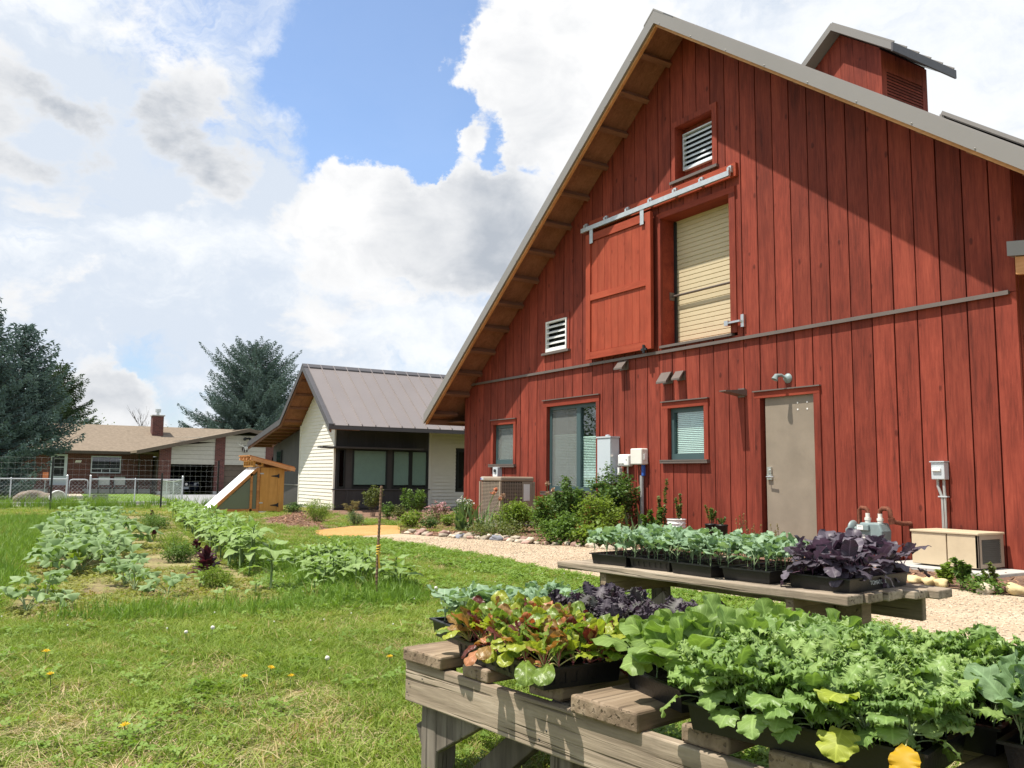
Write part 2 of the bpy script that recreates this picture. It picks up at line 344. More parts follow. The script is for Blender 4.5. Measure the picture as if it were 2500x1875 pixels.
MT['shade_blind'] = pmat('green_grey_shade', (0.42, 0.50, 0.46), 0.7, var=0.05)
# ------------------------------------------------------------ ground
def ground_z(x):
    z = 0.0
    if x < -28: z -= 0.38 * min(1, (-28 - x) / 12)
    if x < -40: z -= 0.07 * min(1, (-40 - x) / 21)
    return z
def lawnmat():
    m, t, b = newmat('lawn_soil'); tc = t.add('ShaderNodeTexCoord'); v = tc.outputs['Object']
    n1 = t.noise(v, 0.35, 6, 0.6); n2 = t.noise(v, 3.0, 6, 0.7); n3 = t.noise(v, 22, 5, 0.7)
    g = t.mix(t.maprange(n2, 0.35, 0.65), (0.075, 0.115, 0.018), (0.14, 0.17, 0.035))
    dry = t.mix(t.maprange(n3, 0.3, 0.7), (0.20, 0.115, 0.06), (0.34, 0.26, 0.13))
    f = t.maprange(t.math('ADD', t.math('MULTIPLY', n1, 0.5), t.math('MULTIPLY', n2, 0.5)), 0.50, 0.62, 0, 1, True)
    col = t.mix(f, g, dry)
    sx = t.add('ShaderNodeSeparateXYZ'); t.l.new(v, sx.inputs[0])
    straw = t.math('MULTIPLY', t.maprange(sx.outputs[0], -20.5, -23, 0, 1, True), t.maprange(sx.outputs[0], -27.5, -25.0, 0, 1, True))
    col = t.mix(t.math('MULTIPLY', straw, t.maprange(n2, 0.35, 0.6)), col, (0.36, 0.25, 0.10))
    col = t.vmath('SCALE', col, scale=t.maprange(n3, 0.3, 0.7, 0.7, 1.2))
    t.put(b, 'Base Color', col); b.inputs['Roughness'].default_value = 0.95; b.inputs['Specular IOR Level'].default_value = 0.1
    bp = t.add('ShaderNodeBump'); bp.inputs['Strength'].default_value = 0.8; bp.inputs['Distance'].default_value = 0.03
    t.put(bp, 'Height', n3); t.put(b, 'Normal', bp.outputs[0])
    return m
gx = sorted([-900, -300, -120, -61, -50, -40, -34, -28] + list(np.arange(-27, 12, 1.0)) + [20, 60, 300, 900]); gy = [-900, -300, -80, -30] + list(np.arange(-20, 40, 2.0)) + [60, 120, 300, 900]
V = [(x, y, ground_z(x)) for x in gx for y in gy]; ny = len(gy)
F = [(i * ny + j, (i + 1) * ny + j, (i + 1) * ny + j + 1, i * ny + j + 1) for i in range(len(gx) - 1) for j in range(ny - 1)]
g = bpy.data.objects.new('ground', np_mesh('ground', V, F, lawnmat())); COL.objects.link(g); kind(g, 'structure')

def sheet(name, poly, z, mat):
    mb = MB(); mb.face([(x, y, z + ground_z(x)) for x, y in poly]); o = mb.build(name, mat); return kind(o, 'structure')
def gravelmat(name, c1, c2, c3):
    m, t, b = newmat(name); tc = t.add('ShaderNodeTexCoord'); v = tc.outputs['Object']
    vo = t.add('ShaderNodeTexVoronoi'); t.put(vo, 'Vector', v); vo.inputs['Scale'].default_value = 70
    f = t.math('ADD', t.math('MULTIPLY', t.noise(v, 1.2, 5, 0.6), 0.5), t.math('MULTIPLY', t.noise(v, 45, 4, 0.7), 0.5))
    col = t.ramp(t.maprange(f, 0.35, 0.65), [(0, c1), (0.5, c2), (1, c3)])
    sx = t.add('ShaderNodeSeparateColor'); t.l.new(vo.outputs['Color'], sx.inputs[0])
    col = t.vmath('SCALE', col, scale=t.maprange(sx.outputs[0], 0, 1, 0.72, 1.18))
    t.put(b, 'Base Color', col); b.inputs['Roughness'].default_value = 0.95; b.inputs['Specular IOR Level'].default_value = 0.1
    bp = t.add('ShaderNodeBump'); bp.inputs['Strength'].default_value = 0.9; bp.inputs['Distance'].default_value = 0.012
    t.put(bp, 'Height', t.math('ADD', vo.outputs['Distance'], t.noise(v, 30, 3))); t.put(b, 'Normal', bp.outputs[0])
    return m
def mulchmat():
    m, t, b = newmat('bark_mulch'); tc = t.add('ShaderNodeTexCoord'); v = tc.outputs['Object']
    f = t.math('ADD', t.math('MULTIPLY', t.noise(v, 2.0, 5, 0.6), 0.4), t.math('MULTIPLY', t.noise(t.vmath('MULTIPLY', v, (1, 2.2, 1)), 28, 4, 0.75, 0.8), 0.6))
    col = t.ramp(t.maprange(f, 0.36, 0.66), [(0, (0.085, 0.045, 0.03)), (0.5, (0.19, 0.105, 0.065)), (1, (0.33, 0.22, 0.13))])
    t.put(b, 'Base Color', col); b.inputs['Roughness'].default_value = 0.95
    bp = t.add('ShaderNodeBump'); bp.inputs['Strength'].default_value = 1.0; bp.inputs['Distance'].default_value = 0.03
    t.put(bp, 'Height', f); t.put(b, 'Normal', bp.outputs[0])
    return m
MULCH = mulchmat()
PATH_NEAR = [(-13.5, 4.95), (-13.0, 5.42), (-11.6, 5.55), (-10.1, 5.58), (-9.1, 5.55), (-8.0, 5.38), (-7.0, 5.42), (-5.5, 5.55), (-4.4, 5.7), (-3.2, 5.2), (-1.5, 4.4), (2, 4.0), (6, 4.2)]
PATH_FAR = [(8, 9.4), (1, 8.8), (-3.2, 8.12), (-4.2, 8.06), (-5.2, 8.02), (-7.0, 7.95), (-9.0, 7.85), (-10.0, 7.74), (-10.6, 7.62), (-11.1, 7.25), (-12.0, 7.22), (-12.5, 6.9), (-13.76, 6.48), (-14.0, 6.40)]
sheet('gravel_path', PATH_NEAR + PATH_FAR, 0.012, gravelmat('tan_gravel', (0.38, 0.285, 0.19), (0.49, 0.385, 0.27), (0.57, 0.465, 0.345)))
sheet('orange_path', [(-15.4, 5.32), (-14.6, 5.08), (-13.5, 4.95), (-14.0, 6.40), (-16.2, 7.4), (-16.6, 7.1), (-16.4, 6.4)], 0.010, gravelmat('orange_gravel', (0.44, 0.245, 0.085), (0.52, 0.30, 0.115), (0.57, 0.35, 0.15)))
sheet('flower_bed', [(-14.0, 6.42), (-13.76, 6.5), (-12.5, 6.92), (-12.0, 7.24), (-11.1, 7.27), (-10.6, 7.64), (-10.0, 7.76), (-9.0, 7.87), (-7.0, 7.97), (-5.2, 8.04), (-4.2, 8.08), (-3.2, 8.14), (-3.2, 10.2), (-19.5, 10.2), (-16.9, 7.6), (-16.2, 7.4)], 0.018, MULCH)
sheet('house_bed', [(-15.6, 5.45), (-16.5, 6.5), (-16.9, 7.6), (-19.5, 10.2), (-23.6, 13.2), (-23.8, 8.2), (-24.5, 7.4), (-21.5, 6.6), (-19.6, 5.3), (-17.4, 5.0)], 0.006, MULCH)
BED = [(-6.95, 0.25), (-7.4, 0.22), (-9.4, 0.45), (-13.0, 0.8), (-20.3, 1.45), (-22.6, 3.2), (-23.4, 4.2), (-16.5, 3.15), (-9.0, 2.38), (-6.75, 2.2), (-7.1, 1.2)]
def soilmat():
    m, t, b = newmat('garden_soil'); tc = t.add('ShaderNodeTexCoord'); v = tc.outputs['Object']
    f = t.math('ADD', t.math('MULTIPLY', t.noise(v, 1.6, 5, 0.6), 0.45), t.math('MULTIPLY', t.noise(v, 26, 5, 0.7), 0.55))
    col = t.ramp(t.maprange(f, 0.36, 0.64), [(0, (0.10, 0.070, 0.038)), (0.45, (0.21, 0.165, 0.075)), (0.75, (0.27, 0.25, 0.09)), (1, (0.36, 0.29, 0.17))])
    t.put(b, 'Base Color', col); b.inputs['Roughness'].default_value = 0.95
    bp = t.add('ShaderNodeBump'); bp.inputs['Strength'].default_value = 1.0; bp.inputs['Distance'].default_value = 0.03
    t.put(bp, 'Height', f); t.put(b, 'Normal', bp.outputs[0])
    return m
sheet('vegetable_bed', BED, 0.008, soilmat())

# ------------------------------------------------------------ red barn
WY = 10.1                                   # front of the gable boards
BX0, BX1, RX, RZ = -18.41, -5.17, -10.533, 8.75
def soff(x): return RZ - 0.75 * abs(x - RX)  # underside line of the rake
barn = thing('barn', 'tall red board-sided barn with steep metal roof and loft door', 'barn', (-11.8, WY, 0.0))
OPEN = {  # opening in the boards: x0, x1, z0, z1
    'small': (-11.24, -10.13, 1.29, 2.36), 'wide': (-14.96, -13.03, 0.66, 2.64), 'narrow': (-17.14, -16.05, 1.24, 2.33),
    'door': (-9.14, -7.93, 0.06, 2.38), 'loft': (-11.31, -9.47, 3.31, 5.76), 'louver': (-10.94, -9.84, 6.20, 7.32), 'vent': (-14.95, -14.03, 3.60, 4.42)}
def wall_pieces(xa, xb, zb, zt, opens):
    """the pieces of wall between xa and xb from zb up to zt (number) or to the roof line (None), cut around the openings"""
    cuts = sorted({xa, xb} | {x for o in opens for x in o[:2] if xa < x < xb} | ({RX} if xa < RX < xb else set())); out = []
    for a, b in zip(cuts[:-1], cuts[1:]):
        mid = (a + b) / 2; spans = [(zb, zt)]
        for o in opens:
            if o[0] < mid < o[1]:
                new = []
                for s0, s1 in spans:
                    e = s1 if s1 is not None else 99
                    if o[2] > s0 and o[2] < e: new.append((s0, o[2]))
                    elif o[2] >= e: new.append((s0, s1)); continue
                    if o[3] < e: new.append((max(o[3], s0), s1))
                spans = new
        for s0, s1 in spans:
            ta, tb = (soff(a) + 0.12, soff(b) + 0.12)
            if s1 is not None: ta, tb = min(ta, s1), min(tb, s1)
            if max(ta, tb) - s0 < 0.02: continue
            out.append((a, b, s0, max(ta, s0 + 0.001), max(tb, s0 + 0.001)))
    groups = []
    for p in out:
        for gr in groups:
            q = gr[-1]
            if abs(q[1] - p[0]) < 1e-6 and min(q[4], p[3]) - max(q[2], p[2]) > 0.01: gr.append(p); break
        else: groups.append([p])
    return groups
def put_piece(mb, gr, y0, y1, m=0):
    for a, b, s0, ta, tb in gr: mb.hexa([(a, y0, s0), (b, y0, s0), (b, y1, s0), (a, y1, s0), (a, y0, ta), (b, y0, tb), (b, y1, tb), (a, y1, ta)], m)
def strip_boxes(mb, xa, xb, zb, zt, y0, y1, opens, m=0):
    for gr in wall_pieces(xa, xb, zb, zt, opens): put_piece(mb, gr, y0, y1, m)
opens = list(OPEN.values())
mb = MB(); strip_boxes(mb, BX0 + 0.02, BX1 - 0.02, 0.0, None, WY + 0.040, WY + 0.10, opens)
# side and rear walls of the barn body
mb.box((BX0 + 0.02, WY + 0.10, 0), (BX0 + 0.14, 25.4, 3.0)); mb.box((BX1 - 0.14, WY + 0.10, 0), (BX1 - 0.02, 25.4, 4.7))
mb.prism([(BX0 + 0.14, 0), (BX1 - 0.14, 0), (BX1 - 0.14, 4.7), (RX, RZ), (BX0 + 0.14, 2.85)], 1, 25.28, 25.4)
wall = mb.build('gable_wall', MT['gap'], barn)
xs = [BX1]; x = -5.44
while x > BX0 + 0.08: xs.append(x); x -= 0.3265
xs.append(BX0); xs = sorted(xs); GAP = 0.016
for a, b in zip(xs[:-1], xs[1:]):
    for zb, zt in ((0.03, 3.245), (3.252, None)):
        dy = random.uniform(-0.003, 0.003)
        for gr in wall_pieces(a + GAP, b - GAP * 0.2, zb, zt, opens):
            mb = MB(); put_piece(mb, gr, WY + dy, WY + 0.038); mb.build('board', MT['red'], wall)
# boards along the right hand side wall that turn the corner
for k in range(10):
    y = WY + 0.03 + k * 0.3265; mb = MB(); mb.box((BX1 - 0.018, y + GAP, 0.03), (BX1 + 0.008, y + 0.318, 4.7)); mb.build('board', MT['red'], wall)
mb = MB(); mb.box((-18.30, WY - 0.045, 3.225), (-5.24, WY - 0.006, 3.262)); mb.box((-18.30, WY - 0.052, 3.215), (-5.24, WY - 0.046, 3.266)); mb.build('belt_flashing', MT['bronze'], barn)
mb = MB(); mb.box((BX0 - 0.012, WY - 0.012, 0.03), (BX0 + 0.10, WY - 0.004, 2.95)); mb.build('corner_board', MT['red'], barn)
# roof: deck, metal skin, beams under the eaves
X0, X1, YF, YB = -19.14, -4.25, 9.35, 26.0
def slab(mb, lo, hi, y0, y1, m=0, xa=X0, xb=X1):
    for a, b in ((xa, RX), (RX, xb)):
        mb.hexa([(a, y0, soff(a) + lo), (b, y0, soff(b) + lo), (b, y1, soff(b) + lo), (a, y1, soff(a) + lo), (a, y0, soff(a) + hi), (b, y0, soff(b) + hi), (b, y1, soff(b) + hi), (a, y1, soff(a) + hi)], m)
mb = MB(); slab(mb, 0.175, 0.275, YF - 0.02, YB, 0, X0 - 0.03, X1 + 0.03)
for s in np.arange(YF + 0.2, YB, 0.45):
    for a in (X0 - 0.03, X1 + 0.03): mb.bar((a, s, soff(a) + 0.29), (RX, s, RZ + 0.29), 0.025, 0.03)
roof = mb.build('roof', MT['roofmetal'], barn)
mb = MB(); slab(mb, 0.13, 0.172, YF + 0.08, YB); mb.build('soffit', MT['soffit'], roof)
mb = MB(); slab(mb, 0.0, 0.128, YF + 0.02, YF + 0.075); mb.build('barge_rafter', MT['fascia'], roof)
mb = MB(); slab(mb, 0.050, 0.279, YF - 0.026, YF + 0.016, 0, X0 - 0.032, X1 + 0.032)
for a in np.arange(X0 + 0.5, X1, 0.75): mb.lathe([(0.012, -0.006), (0.0, -0.012)], (a, YF - 0.028, soff(a) + 0.08), 6, 0, 1)
mb.build('rake_flashing', MT['roofmetal'], roof)
mb = MB(); mb.prism([(RX - 0.25, RZ + 0.28 - 0.1875), (RX, RZ + 0.281), (RX + 0.25, RZ + 0.28 - 0.1875), (RX + 0.25, RZ + 0.31 - 0.1875), (RX, RZ + 0.315), (RX - 0.25, RZ + 0.31 - 0.1875)], 1, YF - 0.03, YB); mb.build('ridge_cap', MT['roofmetal'], roof)
for side in (-1, 1):
    x = RX + side * 0.46
    while X0 + 0.15 < x < X1 - 0.15:
        mb = MB(); p = (x, YF + 0.076, soff(x) + 0.064)
        nx = side * 0.6; d2 = Vector((0.8, 0, -0.6 * side)) if side > 0 else Vector((0.8, 0, 0.6))
        c = Vector((x, 0, soff(x) + 0.06)); nn = Vector((-0.6, 0, 0.8)) if side < 0 else Vector((0.6, 0, 0.8))
        A = [c + d2 * i * 0.045 + nn * j * 0.062 for i, j in ((-1, -1), (1, -1), (1, 1), (-1, 1))]
        mb.hexa([(q.x, YF + 0.076, q.z) for q in A] + [(q.x, WY - 0.004, q.z) for q in A])
        mb.build('lookout', MT['rafter'], roof); x += side * 0.605
# eave returns
mb = MB(); mb.box((X0 + 0.005, YF + 0.08, soff(X0) + 0.0), (X0 + 0.05, 25.9, soff(X0) + 0.13)); mb.box((X0 + 0.05, YF + 0.6, soff(X0) + 0.06), (BX0, 25.5, soff(X0) + 0.075)); mb.build('eave_board', MT['rafter'], roof)
mb = MB(); mb.box((-6.95, 11.7, 6.1), (-6.88, 17.2, 6.42)); mb.bar((-6.9, 11.7, 6.43), (-4.3, 11.7, 4.5), 0.06, 0.05); mb.bar((-6.9, 17.2, 6.43), (-4.3, 17.2, 4.5), 0.06, 0.05); mb.hexa([(-6.9, 11.72, 6.38), (-4.3, 11.72, 4.45), (-4.3, 17.18, 4.45), (-6.9, 17.18, 6.38), (-6.9, 11.72, 6.42), (-4.3, 11.72, 4.49), (-4.3, 17.18, 4.49), (-6.9, 17.18, 6.42)]); mb.build('raised_panel', MT['roofmetal'], roof)

def casing(key, inn, parent, name='casing', sill=True, drip=True, y=WY - 0.022):
    """flat boards round an opening; inn = clear opening x0,x1,z0,z1"""
    o = OPEN[key]; x0, x1, z0, z1 = inn; mb = MB()
    mb.box((o[0], y, z0), (x0, WY + 0.03, z1)); mb.box((x1, y, z0), (o[1], WY + 0.03, z1))
    mb.build(name, MT['red'], parent)
    mb = MB(); mb.box((o[0], y - 0.002, z1), (o[1], WY + 0.03, o[3] - 0.012)); mb.build(name, MT['redH'], parent)
    if drip: mb = MB(); mb.box((o[0] - 0.015, y - 0.03, o[3] - 0.012), (o[1] + 0.015, WY + 0.02, o[3] + 0.006)); mb.build('drip_cap', MT['bronze'], parent)
    if sill:
        mb = MB(); mb.box((o[0] - 0.015, y - 0.05, o[2]), (o[1] + 0.015, WY + 0.03, z0 - 0.004)); mb.box((o[0] - 0.015, y - 0.056, z0 - 0.02), (o[1] + 0.015, y - 0.050, z0)); mb.build('sill', MT['bronze'], parent)
def reveal(inn, depth, parent, mat, y=WY + 0.03, th=0.02):
    x0, x1, z0, z1 = inn; mb = MB(); D = WY + depth
    mb.box((x0 - th, y, z0), (x0, D, z1)); mb.box((x1, y, z0), (x1 + th, D, z1)); mb.box((x0 - th, y, z1), (x1 + th, D, z1 + th)); mb.box((x0 - th, y, z0 - th), (x1 + th, D, z0))
    return mb.build('reveal', mat, parent)
def window(key, inn, depth, split=None, blinds=True, half=None):
    x0, x1, z0, z1 = inn; Y = WY + depth; f = 0.075
    mb = MB(); mb.box((x0, Y - 0.05, z0), (x1, Y + 0.03, z0 + f + 0.03)); mb.box((x0, Y - 0.05, z1 - f), (x1, Y + 0.03, z1)); mb.box((x0, Y - 0.048, z0 + f + 0.03), (x0 + f, Y + 0.03, z1 - f)); mb.box((x1 - f, Y - 0.048, z0 + f + 0.03), (x1, Y + 0.03, z1 - f))
    if split: mb.box((split - 0.065, Y - 0.052, z0 + f + 0.03), (split + 0.065, Y + 0.03, z1 - f))
    win = mb.build('window', MT['teal'], barn)
    casing(key, inn, win); reveal(inn, depth, win, MT['redH'])
    mb = MB(); mb.box((x0, Y + 0.42, z0), (x1, Y + 0.46, z1)); mb.box((x0 - 0.01, Y + 0.03, z0 - 0.01), (x1 + 0.01, Y + 0.42, z0)); mb.box((x0 - 0.01, Y + 0.03, z1), (x1 + 0.01, Y + 0.42, z1 + 0.01)); mb.build('room_backing', MT['inside'], win)
    panes = [(x0 + f, x1 - f)] if not split else [(x0 + f, split - 0.065), (split + 0.065, x1 - f)]
    for k, (a, b) in enumerate(panes):
        mb = MB(); mb.box((a, Y - 0.012, z0 + f + 0.03), (b, Y - 0.006, z1 - f)); mb.build('pane', MT['glass'], win)
        if key == 'narrow' or (key == 'wide' and k == 0):
            mb = MB(); mb.box((a, Y - 0.03, z0 + f + 0.03), (b, Y - 0.027, z1 - f)); mb.build('insect_screen', screenmat, win)
        top = z1 - f - (half[k] if half else 0)
        mb = MB(); z = z0 + f + 0.04
        while z < top:
            mb.hexa([(a + 0.01, Y + 0.012, z), (b - 0.01, Y + 0.012, z), (b - 0.01, Y + 0.040, z + 0.012), (a + 0.01, Y + 0.040, z + 0.012), (a + 0.01, Y + 0.012, z + 0.003), (b - 0.01, Y + 0.012, z + 0.003), (b - 0.01, Y + 0.040, z + 0.026), (a + 0.01, Y + 0.040, z + 0.026)]); z += 0.032
        mb.box((a + 0.01, Y + 0.010, z), (b - 0.01, Y + 0.045, z + 0.03))
        if blinds: kind(mb.build('blind', MT['blind'], win), 'stuff')
    return win
def _screen():
    m, t, b = newmat('insect_mesh'); tr = t.add('ShaderNodeBsdfTransparent'); b.inputs['Base Color'].default_value = (0.20, 0.215, 0.205, 1); b.inputs['Roughness'].default_value = 0.8
    mx = t.add('ShaderNodeMixShader'); mx.inputs[0].default_value = 0.42; t.l.new(tr.outputs[0], mx.inputs[1]); t.l.new(b.outputs[0], mx.inputs[2]); t.l.new(mx.outputs[0], t.n['Material Output'].inputs[0]); return m
screenmat = _screen()
wn_ = window('small', (-11.10, -10.23, 1.35, 2.24), 0.11); wn_['label'] = 'small square teal window with half drawn blind'
wn_ = window('wide', (-14.83, -13.13, 0.74, 2.50), 0.11, split=-13.80, half=(0.55, 0.62)); wn_['label'] = 'tall double teal window with pale blinds'
wn_ = window('narrow', (-17.03, -16.15, 1.31, 2.21), 0.11, half=(0.0,)); wn_['label'] = 'small screened window above the condenser'
# back door
mb = MB(); mb.box((-8.97, WY + 0.03, 0.10), (-8.04, WY + 0.075, 2.27)); door = mb.build('door', MT['taupe_door'], barn)
casing('door', (-9.03, -8.04, 0.10, 2.27), door, sill=False); reveal((-9.03, -8.03, 0.10, 2.27), 0.12, door, MT['redH'])
mb = MB(); mb.box((-9.03, WY - 0.01, 0.06), (-8.04, WY + 0.03, 0.098)); mb.build('threshold', MT['bronze'], door)
mb = MB(); mb.box((-8.93, WY - 0.002, 1.12), (-8.86, WY + 0.03, 1.22)); mb.lathe([(0.0, -0.012), (0.02, -0.012), (0.02, 0)], (-8.895, WY - 0.004, 1.17), 10, 0, 1); mb.box((-8.94, WY - 0.004, 1.03), (-8.85, WY + 0.03, 1.115)); mb.tube([(-8.90, WY - 0.004, 1.075), (-8.90, WY - 0.055, 1.075), (-8.76, WY - 0.06, 1.07)], 0.012, 8); mb.build('handle', MT['chrome'], door, bevel=0.004)
mb = MB()
for dx in (0, 0.17):
    for dz in (0, 0.1): mb.lathe([(0.013, 0.0), (0.013, -0.005), (0, -0.007)], (-8.36 + dx, WY + 0.03, 2.06 + dz), 8, 0, 1)
mb.build('bolt_cap', MT['white'], door)
# loft opening with roll-up door
inn = (-11.25, -9.60, 3.36, 5.66)
mb = MB(); z = 3.37; Y = WY + 0.35
loft = thing_part = None
mb0 = MB(); mb0.box((-11.25, Y + 0.03, 3.36), (-9.6, Y + 0.05, 5.66)); loft = mb0.build('roll_up_door', MT['dkgrille'], barn)
o = OPEN['loft']
mb = MB(); mb.box((o[0], WY - 0.022, 3.36), (-11.25, WY + 0.03, 5.66)); mb.box((-9.60, WY - 0.022, 3.36), (o[1], WY + 0.03, 5.66)); mb.build('casing', MT['red'], loft)
mb = MB(); mb.box((o[0], WY - 0.024, 5.66), (o[1], WY + 0.03, 5.76)); mb.build('casing', MT['redH'], loft)
reveal(inn, 0.35, loft, MT['redH'])
mb = MB(); mb.box((-11.27, WY - 0.05, 3.31), (-9.56, WY + 0.03, 3.352)); mb.build('sill', MT['bronze'], loft)
z = 3.37
while z < 5.62:
    mb = MB(); mb.prism([(Y, z), (Y - 0.007, z + 0.010), (Y - 0.007, z + 0.072), (Y, z + 0.078), (Y + 0.02, z + 0.078), (Y + 0.02, z)], 0, -11.245, -9.605); mb.build('slat', MT['cream_roll'], loft); z += 0.0825
mb = MB(); mb.box((-11.25, Y - 0.05, 3.36), (-11.20, Y - 0.018, 5.64)); mb.box((-9.65, Y - 0.05, 3.36), (-9.60, Y - 0.018, 5.64)); mb.build('guide_rail', MT['black_frame'], loft)
mb = MB(); mb.tube([(-11.24, Y - 0.10, 4.27), (-9.61, Y - 0.10, 4.27)], 0.02, 8); mb.box((-11.25, Y - 0.16, 4.20), (-11.235, Y - 0.05, 4.34)); mb.build('safety_bar', MT['bronze'], loft)
mb = MB(); mb.box((-9.60, WY - 0.10, 3.50), (-9.34, WY - 0.03, 3.53)); mb.box((-9.66, WY - 0.11, 3.47), (-9.58, WY - 0.04, 3.55)); mb.box((-9.36, WY - 0.05, 3.42), (-9.30, WY - 0.002, 3.62)); mb.build('latch_bracket', MT['chrome'], loft)
# sliding loft door on its track
SY = 9.985
mb = MB(); mb.box((-13.30, SY + 0.03, 3.33), (-11.385, SY + 0.05, 5.81)); sd = mb.build('sliding_door', MT['redbright'], barn); sd['label'] = 'brighter red sliding loft door'
x = -13.16
while x < -11.52:
    mb = MB(); mb.box((x + 0.003, SY + 0.006, 3.47), (min(x + 0.202, -11.51), SY + 0.03, 5.66)); mb.build('plank', MT['redbright'], sd); x += 0.2055
for a, b in ((-13.305, -13.165), (-11.515, -11.38)): mb = MB(); mb.box((a, SY - 0.025, 3.32), (b, SY + 0.028, 5.82)); mb.build('stile', MT['redbright'], sd)
for a, b in ((3.322, 3.46), (4.48, 4.60), (5.67, 5.818)): mb = MB(); mb.box((-13.164, SY - 0.022, a), (-11.516, SY + 0.028, b)); mb.build('rail', MT['redbrightH'], sd)
for x in (-13.12, -11.60):
    mb = MB(); mb.box((x - 0.05, SY - 0.036, 5.62), (x + 0.05, SY - 0.027, 5.90)); mb.build('hanger', MT['galv'], sd)
mb = MB(); mb.box((-11.62, SY - 0.06, 3.30), (-11.48, SY - 0.02, 3.34)); mb.tube([(-11.55, SY - 0.05, 3.25), (-11.55, SY - 0.05, 3.40)], 0.025, 8); mb.build('roller_guide', MT['black_frame'], sd)
mb = MB(); mb.box((-13.45, 9.94, 5.90), (-9.46, 9.99, 5.985)); tr = mb.build('door_track', MT['galv'], barn)
mb = MB(); mb.box((-13.30, WY - 0.06, 5.90), (-9.40, WY - 0.004, 6.12)); mb.build('track_board', MT['redbrightH'], tr)
for k in range(7):
    x = -13.36 + k * 0.645; mb = MB(); mb.box((x - 0.035, 9.995, 5.97), (x + 0.035, WY - 0.062, 6.08)); mb.box((x - 0.022, 9.955, 5.987), (x + 0.022, 9.994, 6.045)); mb.build('track_bracket', MT['galv'], tr)
MT['louverpale'] = pmat('pale_louver_enamel', (0.66, 0.70, 0.74), 0.35, 0.1, 0.5, 0.03)
# louvres
def louver(name, x0, x1, z0, z1, Y, n, frame_w, mat, tilt=0.045):
    mb = MB(); mb.box((x0, Y - 0.02, z0), (x1, Y + 0.05, z0 + frame_w)); mb.box((x0, Y - 0.02, z1 - frame_w), (x1, Y + 0.05, z1)); mb.box((x0, Y - 0.018, z0 + frame_w), (x0 + frame_w, Y + 0.05, z1 - frame_w)); mb.box((x1 - frame_w, Y - 0.018, z0 + frame_w), (x1, Y + 0.05, z1 - frame_w))
    lv = mb.build(name, mat, barn)
    mb = MB(); mb.box((x0 + 0.01, Y + 0.10, z0 + 0.01), (x1 - 0.01, Y + 0.12, z1 - 0.01)); mb.build('backing', MT['inside'], lv)
    p = (z1 - z0 - 2 * frame_w) / n
    for k in range(n):
        z = z0 + frame_w + k * p; mb = MB()
        mb.hexa([(x0 + frame_w, Y - 0.012, z + 0.002), (x1 - frame_w, Y - 0.012, z + 0.002), (x1 - frame_w, Y + tilt, z + p * 0.5), (x0 + frame_w, Y + tilt, z + p * 0.5), (x0 + frame_w, Y - 0.012, z + p * 0.28), (x1 - frame_w, Y - 0.012, z + p * 0.28), (x1 - frame_w, Y + tilt, z + p * 0.62), (x0 + frame_w, Y + tilt, z + p * 0.62)])
        mb.build('louver_slat', mat, lv)
    return lv
lv = louver('louver', -10.81, -10.00, 6.44, 7.11, WY + 0.15, 7, 0.02, MT['louverpale'], 0.012); lv['label'] = 'recessed pale louver near the gable peak'
o = OPEN['louver']; inn = (-10.85, -9.95, 6.24, 7.22)
mb = MB(); mb.box((o[0], WY - 0.022, 6.24), (inn[0], WY + 0.03, 7.22)); mb.box((inn[1], WY - 0.022, 6.24), (o[1], WY + 0.03, 7.22)); mb.box((o[0], WY - 0.024, 7.22), (o[1], WY + 0.03, 7.32)); mb.build('casing', MT['red'], lv)
reveal(inn, 0.20, lv, MT['redH'])
mb = MB(); mb.box((-10.86, WY + 0.2, 6.22), (-10.81, WY + 0.22, 7.24)); mb.box((-10.00, WY + 0.2, 6.22), (-9.94, WY + 0.22, 7.24)); mb.box((-10.81, WY + 0.2, 7.11), (-10.00, WY + 0.22, 7.24)); mb.box((-10.81, WY + 0.2, 6.22), (-10.00, WY + 0.22, 6.44)); mb.build('back_board', MT['red'], lv)
mb = MB(); mb.box((-10.96, WY - 0.06, 6.19), (-9.82, WY + 0.03, 6.237)); mb.build('sill', MT['bronze'], lv)
lv = louver('louver', -14.86, -14.11, 3.66, 4.31, WY - 0.02, 5, 0.035, MT['white'], 0.06); lv['label'] = 'white louver vent left of the loft door'
mb = MB(); mb.box((-14.95, WY - 0.018, 3.65), (-14.865, WY + 0.03, 4.32)); mb.box((-14.105, WY - 0.018, 3.65), (-14.03, WY + 0.03, 4.32)); mb.box((-14.95, WY - 0.02, 4.32), (-14.03, WY + 0.03, 4.42)); mb.build('casing', MT['red'], lv)
mb = MB(); mb.box((-14.98, WY - 0.07, 3.60), (-14.00, WY + 0.03, 3.645)); mb.build('sill', MT['bronze'], lv)
# exhaust hoods
def hood(x0, x1, zb, zt, label):
    d = 0.5 * (x1 - x0); mb = MB()
    mb.prism([(WY - 0.004, zb), (WY - 0.004, zt), (WY - 0.05, zt), (WY - 0.05 - d, zb + 0.03), (WY - 0.05 - d, zb), (WY - 0.03 - d, zb), (WY - 0.05, zt - 0.03), (WY - 0.02, zt - 0.02), (WY - 0.02, zb)], 0, x0, x1)
    o = mb.build('exhaust_hood', MT['bronze'], barn); o['label'] = label
hood(-11.22, -10.97, 2.67, 2.87, 'larger of two bronze hoods over the small window'); hood(-10.86, -10.66, 2.70, 2.86, 'smaller of two bronze hoods over the small window'); hood(-12.40, -12.16, 3.03, 3.20, 'bronze hood under the sliding door')
